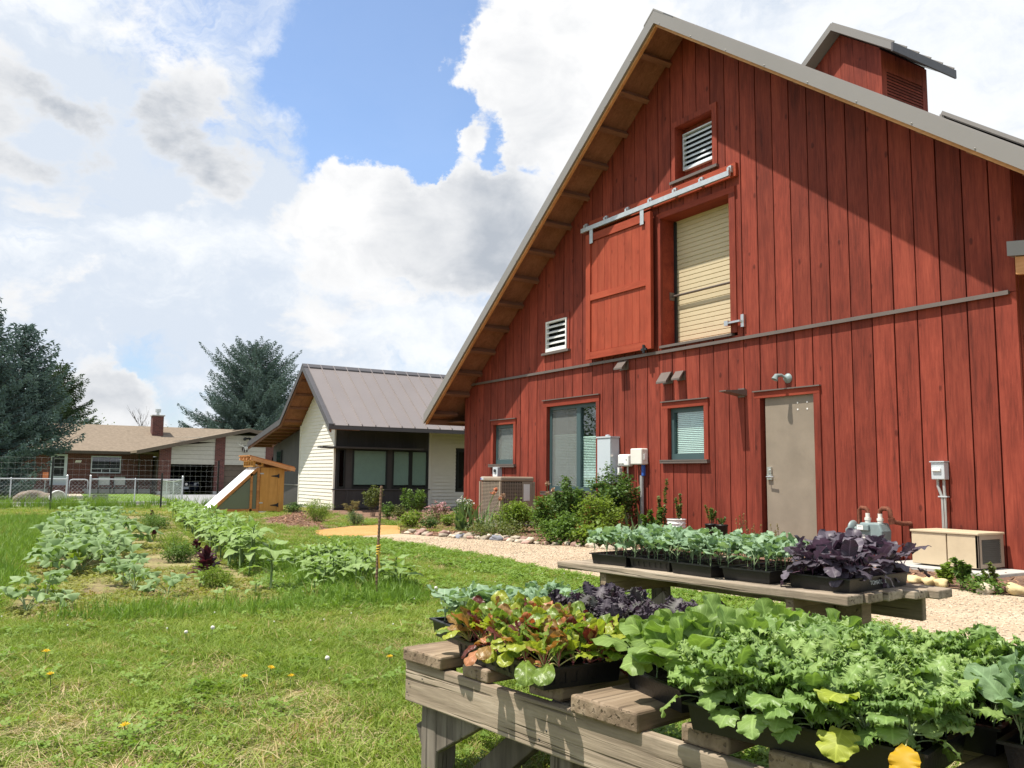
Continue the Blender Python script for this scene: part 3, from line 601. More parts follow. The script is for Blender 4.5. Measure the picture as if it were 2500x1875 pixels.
# cupola
CX0, CX1, CY0, CY1 = -11.38, -9.62, 14.3, 15.75
def cs(x): return 10.05 - 0.75 * abs(x + 10.5)
mb = MB(); mb.prism([(CX0, 7.9), (CX1, 7.9), (CX1, cs(CX1) - 0.02), (-10.5, 10.03), (CX0, cs(CX0) - 0.02)], 1, CY0, CY1); cup = mb.build('cupola', MT['gap'], barn)
for k in range(6):
    a = CX0 + k * 0.2933; b = a + 0.288; mb = MB(); mb.hexa([(a, CY0 - 0.02, 7.95), (b, CY0 - 0.02, 7.95), (b, CY0 + 0.01, 7.95), (a, CY0 + 0.01, 7.95), (a, CY0 - 0.02, cs(a) - 0.02), (b, CY0 - 0.02, cs(b) - 0.02), (b, CY0 + 0.01, cs(b) - 0.02), (a, CY0 + 0.01, cs(a) - 0.02)]); mb.build('board', MT['red'], cup)
x = CX1
mb = MB(); mb.box((x - 0.01, CY0 - 0.022, 7.9), (x + 0.022, CY0 + 0.14, 9.32)); mb.box((x - 0.01, CY1 - 0.14, 7.9), (x + 0.022, CY1 + 0.02, 9.32)); mb.box((x - 0.01, CY0 + 0.14, 8.93), (x + 0.02, CY1 - 0.14, 9.32)); mb.box((x - 0.01, CY0 + 0.14, 7.9), (x + 0.02, CY1 - 0.14, 8.42)); mb.build('corner_board', MT['red'], cup)
for k in range(8):
    z = 8.43 + k * 0.062; mb = MB(); mb.hexa([(x + 0.018, CY0 + 0.14, z), (x + 0.018, CY1 - 0.14, z), (x + 0.002, CY1 - 0.14, z + 0.03), (x + 0.002, CY0 + 0.14, z + 0.03), (x + 0.018, CY0 + 0.14, z + 0.02), (x + 0.018, CY1 - 0.14, z + 0.02), (x + 0.002, CY1 - 0.14, z + 0.055), (x + 0.002, CY0 + 0.14, z + 0.055)]); mb.build('louver_slat', MT['red'], cup)
mb = MB()
for a, b in ((-11.82, -10.5), (-10.5, -9.18)):
    mb.hexa([(a, 14.0, cs(a)), (b, 14.0, cs(b)), (b, 16.05, cs(b)), (a, 16.05, cs(a)), (a, 14.0, cs(a) + 0.15), (b, 14.0, cs(b) + 0.15), (b, 16.05, cs(b) + 0.15), (a, 16.05, cs(a) + 0.15)])
for k in range(6): y = 14.05 + k * 0.39; mb.bar((-9.16, y, cs(-9.18) + 0.165), (-10.5, y, cs(-10.5) + 0.165), 0.025, 0.03)
mb.build('cupola_roof', MT['roofmetal'], cup)
mb = MB(); mb.box((-9.185, 13.99, cs(-9.18) - 0.03), (-9.15, 16.06, cs(-9.18) + 0.14)); mb.build('eave_trim', MT['edge_metal'], cup)
mb = MB(); mb.bar((-9.55, 14.15, 7.95), (-9.55, 15.9, 7.95), 0.16, 0.2); mb.bar((-10.5, 14.2, 8.86), (-9.5, 14.2, 8.12), 0.06, 0.2); mb.build('base_flashing', MT['roofmetal'], cup)
# porch wing on the right hand side
mb = MB(); mb.hexa([(-5.15, 9.90, 3.63), (-1.5, 9.90, 3.10), (-1.5, 22, 3.10), (-5.15, 22, 3.63), (-5.15, 9.90, 3.80), (-1.5, 9.90, 3.27), (-1.5, 22, 3.27), (-5.15, 22, 3.80)]); pr = mb.build('porch_roof', MT['roofmetal'], barn)
mb = MB(); mb.hexa([(-5.08, 9.93, 3.405), (-1.7, 9.93, 2.92), (-1.7, 10.0, 2.92), (-5.08, 10.0, 3.405), (-5.08, 9.93, 3.61), (-1.7, 9.93, 3.12), (-1.7, 10.0, 3.12), (-5.08, 10.0, 3.61)]); mb.build('porch_beam', MT['fascia'], pr)
mb = MB(); mb.box((-5.12, 10.20, 0.0), (-3.9, 10.27, 2.70)); mb.box((-5.13, 10.18, 2.702), (-3.88, 10.29, 2.73)); mb.build('porch_panel', MT['siding'], pr)
mb = MB(); mb.box((-1.86, 9.93, 0), (-1.72, 10.07, 2.93)); mb.build('porch_post', MT['fascia'], pr)
# ------------------------------------------------------------ cream house with the taupe seamed roof
HX, HY = -23.8, 8.75        # near corner of its walls
hz = 0.0
house = thing('cream_house', 'cream lap-sided house with charcoal bay and taupe standing seam roof', 'house', (-25.4, HY, 0))
HR, HRZ = -24.9, 4.08      # underside of the ridge
def hs(x):                  # underside of the roof
    if x > HR: return HRZ - 0.764 * (x - HR)
    if x > -27.0: return HRZ - 0.735 * (HR - x)
    return HRZ - 0.735 * 2.1 - 0.167 * (-27.0 - x)
HYF, HYB = HY - 0.67, 22.0
XL, XR = -30.75, -22.42
mb = MB(); mb.prism([(HX - 0.02, 0), (HX - 0.02, hs(HX)), (HR, HRZ), (-26.95, hs(-26.95)), (-26.95, 0)], 1, HY + 0.03, HYB - 0.4); core = mb.build('house_wall', MT['darkpanel'], house)
# lap siding on the gable
p = 0.107; z = 0.08
while z < HRZ - 0.1:
    def lim(zz):
        xr = HX if hs(HX) > zz else HR + (HRZ - zz) / 0.764
        xl = -26.92 if hs(-26.92) > zz else HR - (HRZ - zz) / 0.735
        return max(xl, -26.92), min(xr, HX)
    a0, b0 = lim(z); a1, b1 = lim(z + p + 0.012)
    if b1 - a1 > 0.05:
        mb = MB(); mb.hexa([(a0, HY - 0.022, z), (b0, HY - 0.022, z), (b0, HY + 0.03, z), (a0, HY + 0.03, z), (a1, HY - 0.006, z + p + 0.012), (b1, HY - 0.006, z + p + 0.012), (b1, HY + 0.03, z + p + 0.012), (a1, HY + 0.03, z + p + 0.012)]); mb.build('siding_board', MT['siding'], core)
    z += p
# lap siding on the long wall right of the bay
z = 0.08; topz = hs(HX) - 0.02; wy0, wy1, wz0, wz1 = 12.78, 13.95, 0.58, 1.84
while z < topz - 0.02:
    for a, b in ([(11.80, 21.5)] if z + p < wz0 - 0.03 or z > wz1 + 0.03 else [(11.80, wy0 - 0.06), (wy1 + 0.06, 21.5)]):
        mb = MB(); mb.hexa([(HX + 0.034, a, z), (HX + 0.034, b, z), (HX - 0.02, b, z), (HX - 0.02, a, z), (HX + 0.004, a, min(z + p + 0.012, topz)), (HX + 0.004, b, min(z + p + 0.012, topz)), (HX - 0.02, b, min(z + p + 0.012, topz)), (HX - 0.02, a, min(z + p + 0.012, topz))]); mb.build('siding_board', MT['siding'], core)
    z += p
for a, b in (((HX - 0.06, HY - 0.03, 0.06), (HX + 0.028, HY + 0.02, topz)), ((HX + 0.0, 11.78, 0.06), (HX + 0.040, 11.86, topz)), ((-26.97, HY - 0.03, 0.06), (-26.90, HY + 0.0, hs(-26.95)))): mb = MB(); mb.box(a, b); mb.build('corner_trim', MT['siding'], core)
mb = MB(); mb.box((HX - 0.03, 11.8, -0.05), (HX + 0.01, 21.5, 0.075)); mb.box((-26.9, HY - 0.008, -0.05), (HX, HY + 0.03, 0.075)); mb.build('foundation', MT['concrete'], core)
# charcoal bay with windows
def frame_x(parent, name, X, y0, y1, z0, z1, f, mat, d=0.06):
    mb = MB(); mb.box((X - d, y0, z0), (X, y1, z0 + f)); mb.box((X - d, y0, z1 - f), (X, y1, z1)); mb.box((X - d, y0, z0 + f), (X - 0.002, y0 + f, z1 - f)); mb.box((X - d, y1 - f, z0 + f), (X - 0.002, y1, z1 - f))
    return mb.build(name, mat, parent)
for y0, y1, z0, z1 in ((8.80, 9.13, 1.82, 2.95), (9.135, 9.98, 1.86, 2.95), (9.985, 10.86, 1.86, 2.95), (10.865, 11.76, 1.86, 2.95), (8.80, 9.13, 0.06, 0.585), (9.135, 9.98, 0.06, 0.585), (9.985, 10.86, 0.06, 0.585), (10.865, 11.76, 0.06, 0.585), (9.09, 9.29, 0.62, 1.80), (10.41, 10.56, 0.62, 1.80), (8.80, 8.84, 0.62, 1.80)):
    mb = MB(); mb.box((HX - 0.02, y0, z0), (HX + 0.016, y1, z1)); mb.build('metal_panel', MT['darkpanel'], core)
mb = MB(); mb.box((HX - 0.02, HY - 0.06, 0.588), (HX + 0.055, 11.83, 0.618)); mb.build('ledge', MT['edge_metal'], core)
mb = MB(); mb.box((HX - 0.02, HY - 0.52, 1.79), (HX + 0.42, 11.42, 1.835)); mb.bar((HX + 0.25, HY - 0.52, 1.80), (HX + 0.25, HY, 1.80), 0.04, 0.05); mb.build('sunshade', MT['edge_metal'], core)
for y0, y1, z0, z1, sp in ((8.84, 9.09, 0.63, 1.79, None), (9.29, 10.41, 0.63, 1.79, None), (10.56, 11.75, 0.63, 1.79, 11.17), (wy0, wy1, wz0, wz1, None)):
    X = HX + 0.026; wf = frame_x(house, 'window', X, y0, y1, z0, z1, 0.055, MT['black_frame'])
    mb = MB(); mb.box((HX - 0.019, y0, z0), (HX - 0.012, y1, z1)); mb.build('room_backing', MT['inside'], wf)
    for a, b in ([(y0 + 0.055, y1 - 0.055)] if not sp else [(y0 + 0.055, sp - 0.06), (sp + 0.06, y1 - 0.055)]):
        mb = MB(); mb.box((X - 0.024, a, z0 + 0.055), (X - 0.020, b, z1 - 0.055)); mb.build('pane', MT['glass'] if y0 > 9 else MT['glass_dark'], wf)
        if y0 > 9 and y0 < 12: mb = MB(); mb.box((X - 0.036, a, z0 + 0.055 + (0.06 if not sp else 0.05)), (X - 0.033, b, z1 - 0.055)); mb.build('roller_shade', MT['shade_blind'], wf)
    if sp: mb = MB(); mb.box((X - 0.05, sp - 0.058, z0 + 0.056), (X - 0.001, sp + 0.058, z1 - 0.056)); mb.build('mullion', MT['black_frame'], wf)
# low charcoal wing on the left
k = 0; x = -26.96
while x > -30.05:
    a = x - 0.30; mb = MB(); mb.hexa([(a, HY + 0.10, 0.70), (x - 0.006, HY + 0.10, 0.70), (x - 0.006, HY + 0.16, 0.70), (a, HY + 0.16, 0.70), (a, HY + 0.10, hs(a)), (x - 0.006, HY + 0.10, hs(x)), (x - 0.006, HY + 0.16, hs(x)), (a, HY + 0.16, hs(a))]); mb.build('metal_panel', MT['darkpanel'], core); x -= 0.30
mb = MB(); mb.box((-30.26, HY + 0.10, -0.05), (-26.96, HY + 0.16, 0.665)); mb.build('metal_panel', MT['darkpanel'], core)
mb = MB(); mb.box((-30.27, HY + 0.07, 0.667), (-26.94, HY + 0.16, 0.698)); mb.build('ledge', MT['roofmetal'], core)
mb = MB(); mb.prism([(-30.26, -0.05), (-26.96, -0.05), (-26.96, hs(-26.96)), (-27.0, hs(-27.0)), (-30.26, hs(-30.26))], 1, HY + 0.165, HYB - 0.5); mb.build('wing_wall', MT['darkpanel'], core)
wf = MB(); wf.box((-29.75, HY + 0.06, 1.25), (-29.2, HY + 0.099, 1.85)); wo = wf.build('window', MT['black_frame'], house); mb = MB(); mb.box((-29.70, HY + 0.052, 1.30), (-29.25, HY + 0.058, 1.80)); mb.build('pane', MT['glass_dark'], wo)
# roof
prof = [XL, -27.0, HR, XR]
mb = MB()
for a, b in zip(prof[:-1], prof[1:]):
    mb.hexa([(a, HYF, hs(a) + 0.10), (b, HYF, hs(b) + 0.10), (b, HYB, hs(b) + 0.10), (a, HYB, hs(a) + 0.10), (a, HYF, hs(a) + 0.18), (b, HYF, hs(b) + 0.18), (b, HYB, hs(b) + 0.18), (a, HYB, hs(a) + 0.18)])
hr = mb.build('roof', MT['edge_metal'], house)
y = HYF + 0.12; n = 0
while y < 18.5:
    y1 = min(y + 0.405, HYB); mb = MB()
    A, B = (XR + 0.02, hs(XR) + 0.186), (HR, HRZ + 0.205)
    mb.hexa([(A[0], y + 0.012, A[1]), (A[0], y1, A[1]), (B[0], y1, B[1]), (B[0], y + 0.012, B[1]), (A[0], y + 0.012, A[1] + 0.014), (A[0], y1, A[1] + 0.014), (B[0], y1, B[1] + 0.014), (B[0], y + 0.012, B[1] + 0.014)])
    mb.hexa([(A[0], y - 0.012, A[1]), (A[0], y + 0.012, A[1]), (B[0], y + 0.012, B[1]), (B[0], y - 0.012, B[1]), (A[0], y - 0.012, A[1] + 0.06), (A[0], y + 0.012, A[1] + 0.06), (B[0], y + 0.012, B[1] + 0.06), (B[0], y - 0.012, B[1] + 0.06)])
    mb.build('seam_panel', MT['housemetal'], hr); y = y1
for a, b in zip(prof[:-1], prof[1:]):
    mb = MB(); mb.hexa([(a, HYF - 0.03, hs(a) + 0.05), (b, HYF - 0.03, hs(b) + 0.05), (b, HYF + 0.08, hs(b) + 0.19), (a, HYF + 0.08, hs(a) + 0.19), (a, HYF - 0.03, hs(a) + 0.235), (b, HYF - 0.03, hs(b) + 0.235), (b, HYF + 0.11, hs(b) + 0.235), (a, HYF + 0.11, hs(a) + 0.235)]); mb.build('rake_flashing', MT['edge_metal'], hr)
    mb = MB(); mb.hexa([(a, HYF, hs(a) - 0.01), (b, HYF, hs(b) - 0.01), (b, HYF + 0.05, hs(b) - 0.01), (a, HYF + 0.05, hs(a) - 0.01), (a, HYF, hs(a) + 0.095), (b, HYF, hs(b) + 0.095), (b, HYF + 0.05, hs(b) + 0.095), (a, HYF + 0.05, hs(a) + 0.095)]); mb.build('barge_rafter', MT['redsoffit'] if False else MT['rafter'], hr)
    mb = MB(); mb.hexa([(a, HYF + 0.05, hs(a) + 0.07), (b, HYF + 0.05, hs(b) + 0.07), (b, HY + 0.2, hs(b) + 0.07), (a, HY + 0.2, hs(a) + 0.07), (a, HYF + 0.05, hs(a) + 0.098), (b, HYF + 0.05, hs(b) + 0.098), (b, HY + 0.2, hs(b) + 0.098), (a, HY + 0.2, hs(a) + 0.098)]); mb.build('soffit', MT['soffit'], hr)
x = XL + 0.3
while x < XR:
    mb = MB(); mb.box((x - 0.03, HYF + 0.052, hs(x) + 0.0), (x + 0.03, HY - 0.03 if x > -26.9 else HY + 0.09, hs(x) + 0.07)); mb.build('lookout', MT['rafter'], hr); x += 0.52
mb = MB(); mb.box((XR - 0.01, HYF - 0.03, hs(XR) + 0.085), (XR + 0.018, HYB, hs(XR) + 0.178)); mb.build('eave_trim', MT['edge_metal'], hr)
mb = MB(); mb.prism([(HR - 0.14, HRZ + 0.10), (HR - 0.14, HRZ + 0.14), (HR, HRZ + 0.262), (HR + 0.14, HRZ + 0.155), (HR + 0.14, HRZ + 0.12), (HR, HRZ + 0.225)], 1, HYF - 0.035, HYB); mb.build('ridge_cap', MT['edge_metal'], hr)

# ------------------------------------------------------------ lean-to cold frame shed
MT['ply'] = wood('orange_plywood', (0.42, 0.20, 0.05), (0.55, 0.28, 0.075), (0.60, 0.34, 0.11), 2, 25, 3, 0.25, 0.6, 0.05, 0.05)
MT['shedwood'] = wood('orange_stained_wood', (0.30, 0.12, 0.045), (0.42, 0.19, 0.065), (0.52, 0.26, 0.10), 1, 30, 4, 0.3, 0.6, 0.1, 0.12)
MT['poly'] = pmat('white_polycarbonate', (0.80, 0.80, 0.82), 0.35, 0, 0.4, 0.02)
def _haze_panel():
    m, t, b = newmat('cloudy_panel'); b.inputs['Base Color'].default_value = (0.23, 0.27, 0.20, 1); b.inputs['Roughness'].default_value = 0.35
    tr = t.add('ShaderNodeBsdfTransparent'); tr.inputs[0].default_value = (0.72, 0.78, 0.68, 1); mx = t.add('ShaderNodeMixShader'); mx.inputs[0].default_value = 0.55
    t.l.new(tr.outputs[0], mx.inputs[1]); t.l.new(b.outputs[0], mx.inputs[2]); t.l.new(mx.outputs[0], t.n['Material Output'].inputs[0]); return m
MT['cloudy'] = _haze_panel()
SX = -23.1; SD = 0.95
shed = thing('lean_to_shed', 'small orange plywood shed with sloping white cold frame front', 'shed', (SX, 6.2, 0))
mb = MB(); mb.hexa([(SX, 5.08, 0.02), (SX, 5.13, 0.02), (SX - SD, 5.13, 0.02), (SX - SD, 5.08, 0.02), (SX, 6.33, 1.20), (SX, 6.40, 1.22), (SX - SD, 6.40, 1.22), (SX - SD, 6.33, 1.20)]); mb.build('sloping_panel', MT['poly'], shed)
for X in (SX + 0.005, SX - SD + 0.04):
    mb = MB(); mb.bar((X, 5.16, 0.03), (X, 6.36, 1.17), 0.04, 0.07); mb.bar((X, 5.2, 0.055), (X, 6.38, 0.055), 0.04, 0.09); mb.bar((X, 6.20, 0.0), (X, 6.20, 1.03), 0.06, 0.04, up=(1, 0, 0)); mb.bar((X, 6.38, 0.0), (X, 6.38, 1.2), 0.07, 0.045, up=(1, 0, 0)); mb.build('side_frame', MT['shedwood'], shed)
    mb = MB(); mb.prism([(5.30, 0.1), (6.34, 0.1), (6.34, 1.06)], 0, X - 0.012, X - 0.004); mb.build('clear_side', MT['cloudy'], shed)
mb = MB(); mb.box((SX - 0.03, 6.43, 0.04), (SX + 0.008, 6.90, 1.20)); dr = mb.build('door', MT['ply'], shed)
for z in (0.24, 1.02):
    mb = MB(); mb.box((SX + 0.008, 6.37, z), (SX + 0.016, 6.52, z + 0.035)); mb.build('hinge', MT['galv'], dr)
    mb = MB(); mb.prism([(6.72, z - 0.055), (6.88, z - 0.075), (6.94, z - 0.10), (6.94, z + 0.02), (6.88, z - 0.015), (6.72, z - 0.04)], 0, SX + 0.009, SX + 0.02); mb.build('latch', MT['black_frame'], dr)
mb = MB(); mb.box((SX - 0.03, 6.905, 0.02), (SX + 0.004, 7.08, 1.22)); mb.build('jamb', MT['ply'], shed)
mb = MB(); mb.box((SX - SD, 7.04, 0.02), (SX - 0.035, 7.07, 1.22)); mb.box((SX - SD, 6.3, 0.02), (SX - SD + 0.03, 7.04, 1.22)); mb.build('shed_wall', MT['ply'], shed)
mb = MB(); mb.box((SX - 0.02, 6.37, -0.01), (SX + 0.012, 6.62, 0.035)); mb.build('sill_board', MT['siding'], shed)
mb = MB(); mb.box((SX - SD, 6.22, 1.215), (SX + 0.01, 6.28, 1.25)); mb.box((SX - SD, 6.22, 1.36), (SX + 0.01, 6.28, 1.39))
for j in range(5): mb.box((SX - SD * j / 4 - 0.02, 6.22, 1.25), (SX - SD * j / 4 + 0.02, 6.28, 1.36))
mb.box((SX - 0.03, 6.285, 1.22), (SX + 0.01, 6.50, 1.255)); mb.box((SX - 0.03, 6.285, 1.34), (SX + 0.01, 6.50, 1.37)); mb.box((SX - 0.03, 6.44, 1.256), (SX + 0.01, 6.50, 1.339)); mb.build('vent_frame', MT['ply'], shed)
mb = MB(); mb.hexa([(SX + 0.10, 6.10, 1.50), (SX + 0.10, 7.33, 1.20), (SX - SD - 0.1, 7.33, 1.20), (SX - SD - 0.1, 6.10, 1.50), (SX + 0.10, 6.10, 1.53), (SX + 0.10, 7.33, 1.23), (SX - SD - 0.1, 7.33, 1.23), (SX - SD - 0.1, 6.10, 1.53)]); sr = mb.build('shed_roof', MT['shedwood'], shed)
for X in (SX + 0.10, SX - 0.26, SX - 0.62, SX - 1.0): mb = MB(); mb.bar((X, 6.12, 1.447), (X, 7.34, 1.148), 0.045, 0.095); mb.build('rafter', MT['fascia'], sr)

# ------------------------------------------------------------ brick house behind the fence
def brickmat():
    m, t, b = newmat('red_brick'); tc = t.add('ShaderNodeTexCoord'); s = t.add('ShaderNodeSeparateXYZ'); t.l.new(tc.outputs['Object'], s.inputs[0])
    c = t.add('ShaderNodeCombineXYZ'); t.l.new(t.math('ADD', s.outputs[0], s.outputs[1]), c.inputs[0]); t.l.new(s.outputs[2], c.inputs[1])
    br = t.add('ShaderNodeTexBrick'); t.l.new(c.outputs[0], br.inputs[0]); br.inputs['Scale'].default_value = 1.0; br.inputs['Brick Width'].default_value = 0.26; br.inputs['Row Height'].default_value = 0.085; br.inputs['Mortar Size'].default_value = 0.008
    br.inputs['Color1'].default_value = (0.085, 0.026, 0.022, 1); br.inputs['Color2'].default_value = (0.145, 0.045, 0.034, 1); br.inputs['Mortar'].default_value = (0.16, 0.11, 0.095, 1)
    t.put(b, 'Base Color', br.outputs[0]); b.inputs['Roughness'].default_value = 0.85
    bp = t.add('ShaderNodeBump'); bp.inputs['Strength'].default_value = 0.5; bp.inputs['Distance'].default_value = 0.02; bp.invert = True; t.put(bp, 'Height', br.outputs['Fac']); t.put(b, 'Normal', bp.outputs[0]); return m
MT['brick'] = brickmat()
MT['shingle'] = pmat('tan_shingle', (0.205, 0.165, 0.125), 0.9, 0, 0.1, 0.16, 5, 0.4, 20, 0.15)
MT['gsiding'] = pmat('beige_siding', (0.46, 0.43, 0.36), 0.65, var=0.06)
MT['browntrim'] = pmat('brown_trim', (0.075, 0.058, 0.045), 0.6)
GZ = -0.45
bh = thing('brick_house', 'low red brick ranch house with tan shingle roof and open garage', 'house', (-64, 10, GZ))
FX, GX = -64.0, -61.0
mb = MB(); mb.box((FX - 9, -6.5, GZ), (FX, 10.3, 2.28)); mb.box((GX - 9, 17.75, GZ), (GX, 22, 2.2)); bw = mb.build('house_wall', MT['brick'], bh)
mb = MB(); mb.box((FX - 0.01, -6.52, GZ - 0.1), (FX + 0.03, 10.2, GZ + 0.32)); mb.build('foundation', MT['concrete'], bw)
# garage front: brick piers, opening, siding gable
GA, GAZ, gs = 15.96, 4.0, 0.235
def gr_(y): return GAZ - gs * abs(y - GA)
for a, b in ((10.2, 10.95), (13.8, 14.47), (17.3, 18.0)):
    mb = MB(); mb.hexa([(GX - 0.3, a, GZ), (GX, a, GZ), (GX, b, GZ), (GX - 0.3, b, GZ), (GX - 0.3, a, gr_(a)), (GX, a, gr_(a)), (GX, b, gr_(b)), (GX - 0.3, b, gr_(b))]); mb.build('brick_pier', MT['brick'], bw)
    mb = MB(); mb.box((GX - 0.3, a - 0.02, GZ - 0.1), (GX + 0.03, b + 0.02, GZ + 0.22)); mb.build('pier_base', MT['concrete'], bw)
for a, b in ((10.95, 13.8), (14.47, 17.3)):
    z = 1.68
    while z < 4.0:
        ta, tb = min(z + 0.29, gr_(a)), min(z + 0.29, gr_(b))
        if max(ta, tb) > z + 0.02:
            mb = MB(); mb.hexa([(GX - 0.25, a, z), (GX - 0.04, a, z), (GX - 0.04, b, z), (GX - 0.25, b, z), (GX - 0.25, a, max(ta - 0.012, z + 0.002)), (GX - 0.06, a, max(ta - 0.012, z + 0.002)), (GX - 0.06, b, max(tb - 0.012, z + 0.002)), (GX - 0.25, b, max(tb - 0.012, z + 0.002))]); mb.build('siding_board', MT['gsiding'], bw)
        z += 0.29
    mb = MB(); mb.box((GX - 0.25, a, 1.60), (GX - 0.02, b, 1.68)); mb.build('lintel', MT['gsiding'], bw)
mb = MB(); mb.box((GX - 8.5, 10.4, GZ), (GX - 8.4, 14.1, 2.0)); mb.box((GX - 8.5, 10.4, GZ), (GX - 0.3, 10.5, 2.0)); mb.box((GX - 8.5, 14.1, GZ), (GX - 0.3, 14.2, 2.0)); mb.box((GX - 8.5, 10.4, 2.0), (GX - 0.3, 14.2, 2.1)); mb.build('garage_interior', MT['browntrim'], bw)
gd = None
mb = MB(); mb.box((GX - 0.34, 14.5, GZ), (GX - 0.30, 17.3, 1.62)); gd = mb.build('garage_door', MT['browntrim'], bh)
MT['gdoor'] = pmat('brown_garage_panel', (0.13, 0.098, 0.07), 0.6)
for k in range(5):
    mb = MB(); mb.box((GX - 0.30, 14.5, GZ + 0.02 + k * 0.41), (GX - 0.26, 17.28, GZ + 0.41 + k * 0.41)); mb.build('door_panel', MT['gdoor'], gd)
# roofs
mb = MB(); ez, rz_ = 2.28, 4.3
mb.hexa([(-63.2, -7.5, ez), (-63.2, 12.5, ez), (-68.6, 16.9, rz_), (-68.6, -7.5, rz_), (-63.2, -7.5, ez + 0.14), (-63.2, 12.5, ez + 0.14), (-68.6, 16.9, rz_ + 0.14), (-68.6, -7.5, rz_ + 0.14)])
mb.hexa([(-74.0, -7.5, ez), (-68.6, -7.5, rz_), (-68.6, 22, rz_), (-74.0, 22, ez), (-74.0, -7.5, ez + 0.14), (-68.6, -7.5, rz_ + 0.14), (-68.6, 22, rz_ + 0.14), (-74.0, 22, ez + 0.14)])
br = mb.build('roof', MT['shingle'], bh)
mb = MB(); Gf = GX + 0.55
for a, b in ((8.7, GA), (GA, 23.4)): mb.hexa([(Gf, a, gr_(a)), (Gf, b, gr_(b)), (-69.5, b, gr_(b)), (-69.5, a, gr_(a)), (Gf, a, gr_(a) + 0.16), (Gf, b, gr_(b) + 0.16), (-69.5, b, gr_(b) + 0.16), (-69.5, a, gr_(a) + 0.16)])
mb.build('garage_roof', MT['shingle'], br)
mb = MB()
for a, b in ((8.7, GA), (GA, 23.4)): mb.hexa([(Gf, a, gr_(a) - 0.09), (Gf + 0.04, a, gr_(a) - 0.09), (Gf + 0.04, b, gr_(b) - 0.09), (Gf, b, gr_(b) - 0.09), (Gf, a, gr_(a) + 0.12), (Gf + 0.04, a, gr_(a) + 0.12), (Gf + 0.04, b, gr_(b) + 0.12), (Gf, b, gr_(b) + 0.12)])
mb.build('barge_board', MT['gdoor'], br)
mb = MB(); mb.box((-63.22, -7.5, ez - 0.06), (-63.14, 9.2, ez + 0.11)); mb.box((-64.0, -7.5, ez - 0.03), (-63.22, 9.2, ez - 0.004)); mb.build('gutter', MT['browntrim'], br)
mb = MB(); mb.box((-67.4, 10.55, 2.6), (-66.55, 11.3, 5.12)); ch = mb.build('chimney', MT['brick'], bh)
mb = MB(); mb.box((-67.48, 10.48, 5.122), (-66.48, 11.37, 5.20)); mb.build('chimney_cap', MT['concrete'], ch)
mb = MB(); mb.lathe([(0.10, 5.2), (0.10, 5.42), (0.19, 5.42), (0.19, 5.66), (0.0, 5.7)], (-67.0, 10.95, 0), 12); mb.build('flue', MT['galv'], ch)
mb = MB(); mb.box((-66.6, 9.0, 2.95), (-66.3, 9.25, 3.45)); mb.build('roof_vent', MT['browntrim'], br)
# front door, steps, window, number plate
MT['bluewhite'] = pmat('pale_blue_paint', (0.50, 0.56, 0.58), 0.5, var=0.03)
mb = MB(); mb.box((FX, 4.0, 0.12), (FX + 0.06, 4.20, 2.16)); mb.box((FX, 4.80, 0.12), (FX + 0.06, 4.98, 2.16)); mb.box((FX, 4.2, 2.04), (FX + 0.06, 4.8, 2.16)); mb.box((FX, 4.2, 0.12), (FX + 0.05, 4.8, 0.72)); fd = mb.build('door', MT['bluewhite'], bh)
mb = MB(); mb.box((FX + 0.01, 4.2, 0.72), (FX + 0.02, 4.8, 2.04)); mb.build('door_glass', MT['inside'], fd)
mb = MB(); mb.box((FX + 0.02, 4.2, 1.28), (FX + 0.04, 4.8, 1.33)); mb.box((FX + 0.02, 4.2, 1.84), (FX + 0.04, 4.8, 1.87)); mb.build('glazing_bar', MT['bluewhite'], fd)
for k in range(3): mb = MB(); mb.box((FX + 0.02, 4.05 - 0.05 * k, GZ + 0.01), (FX + 1.3 - 0.33 * k, 6.0 - 0.12 * k, GZ + 0.19 * (k + 1))); mb.build('step', MT['brickstep'] if 'brickstep' in MT else MT['brick'], bh)
mb = MB(); f = 0.07; Xw = FX + 0.05; mb.box((FX, 6.40, 0.93), (Xw, 8.25, 1.0)); mb.box((FX, 6.40, 2.02), (Xw, 8.25, 2.09)); mb.box((FX, 6.40, 1.0), (Xw, 6.46, 2.02)); mb.box((FX, 8.19, 1.0), (Xw, 8.25, 2.02)); mb.box((FX, 6.46, 1.22), (Xw - 0.01, 8.19, 1.26)); mb.box((FX, 7.06, 1.0), (Xw - 0.01, 7.10, 1.22)); mb.box((FX, 7.56, 1.0), (Xw - 0.01, 7.60, 1.22)); wf = mb.build('window', MT['lgrey'], bh)
mb = MB(); mb.box((FX + 0.012, 6.46, 1.0), (FX + 0.022, 8.19, 2.02)); mb.build('pane', glassmat('hazy_window_glass', (0.5, 0.55, 0.55), 1.0, 0.22), wf)
mb = MB(); mb.box((FX + 0.003, 6.46, 1.26), (FX + 0.008, 7.5, 2.02)); mb.box((FX + 0.003, 7.62, 1.0), (FX + 0.008, 8.19, 2.02)); mb.build('curtain', MT['bluewhite'], wf)
mb = MB(); mb.hexa([(FX, 5.42, 1.62), (FX + 0.03, 5.42, 1.62), (FX + 0.03, 5.78, 1.62), (FX, 5.78, 1.62), (FX, 5.48, 1.78), (FX + 0.03, 5.48, 1.78), (FX + 0.03, 5.84, 1.78), (FX, 5.84, 1.78)]); mb.build('number_plate', MT['siding'], bh)
mb = MB(); mb.box((FX + 0.02, 9.35, GZ), (FX + 0.1, 9.42, 2.3)); mb.build('downpipe', MT['browntrim'], bh)
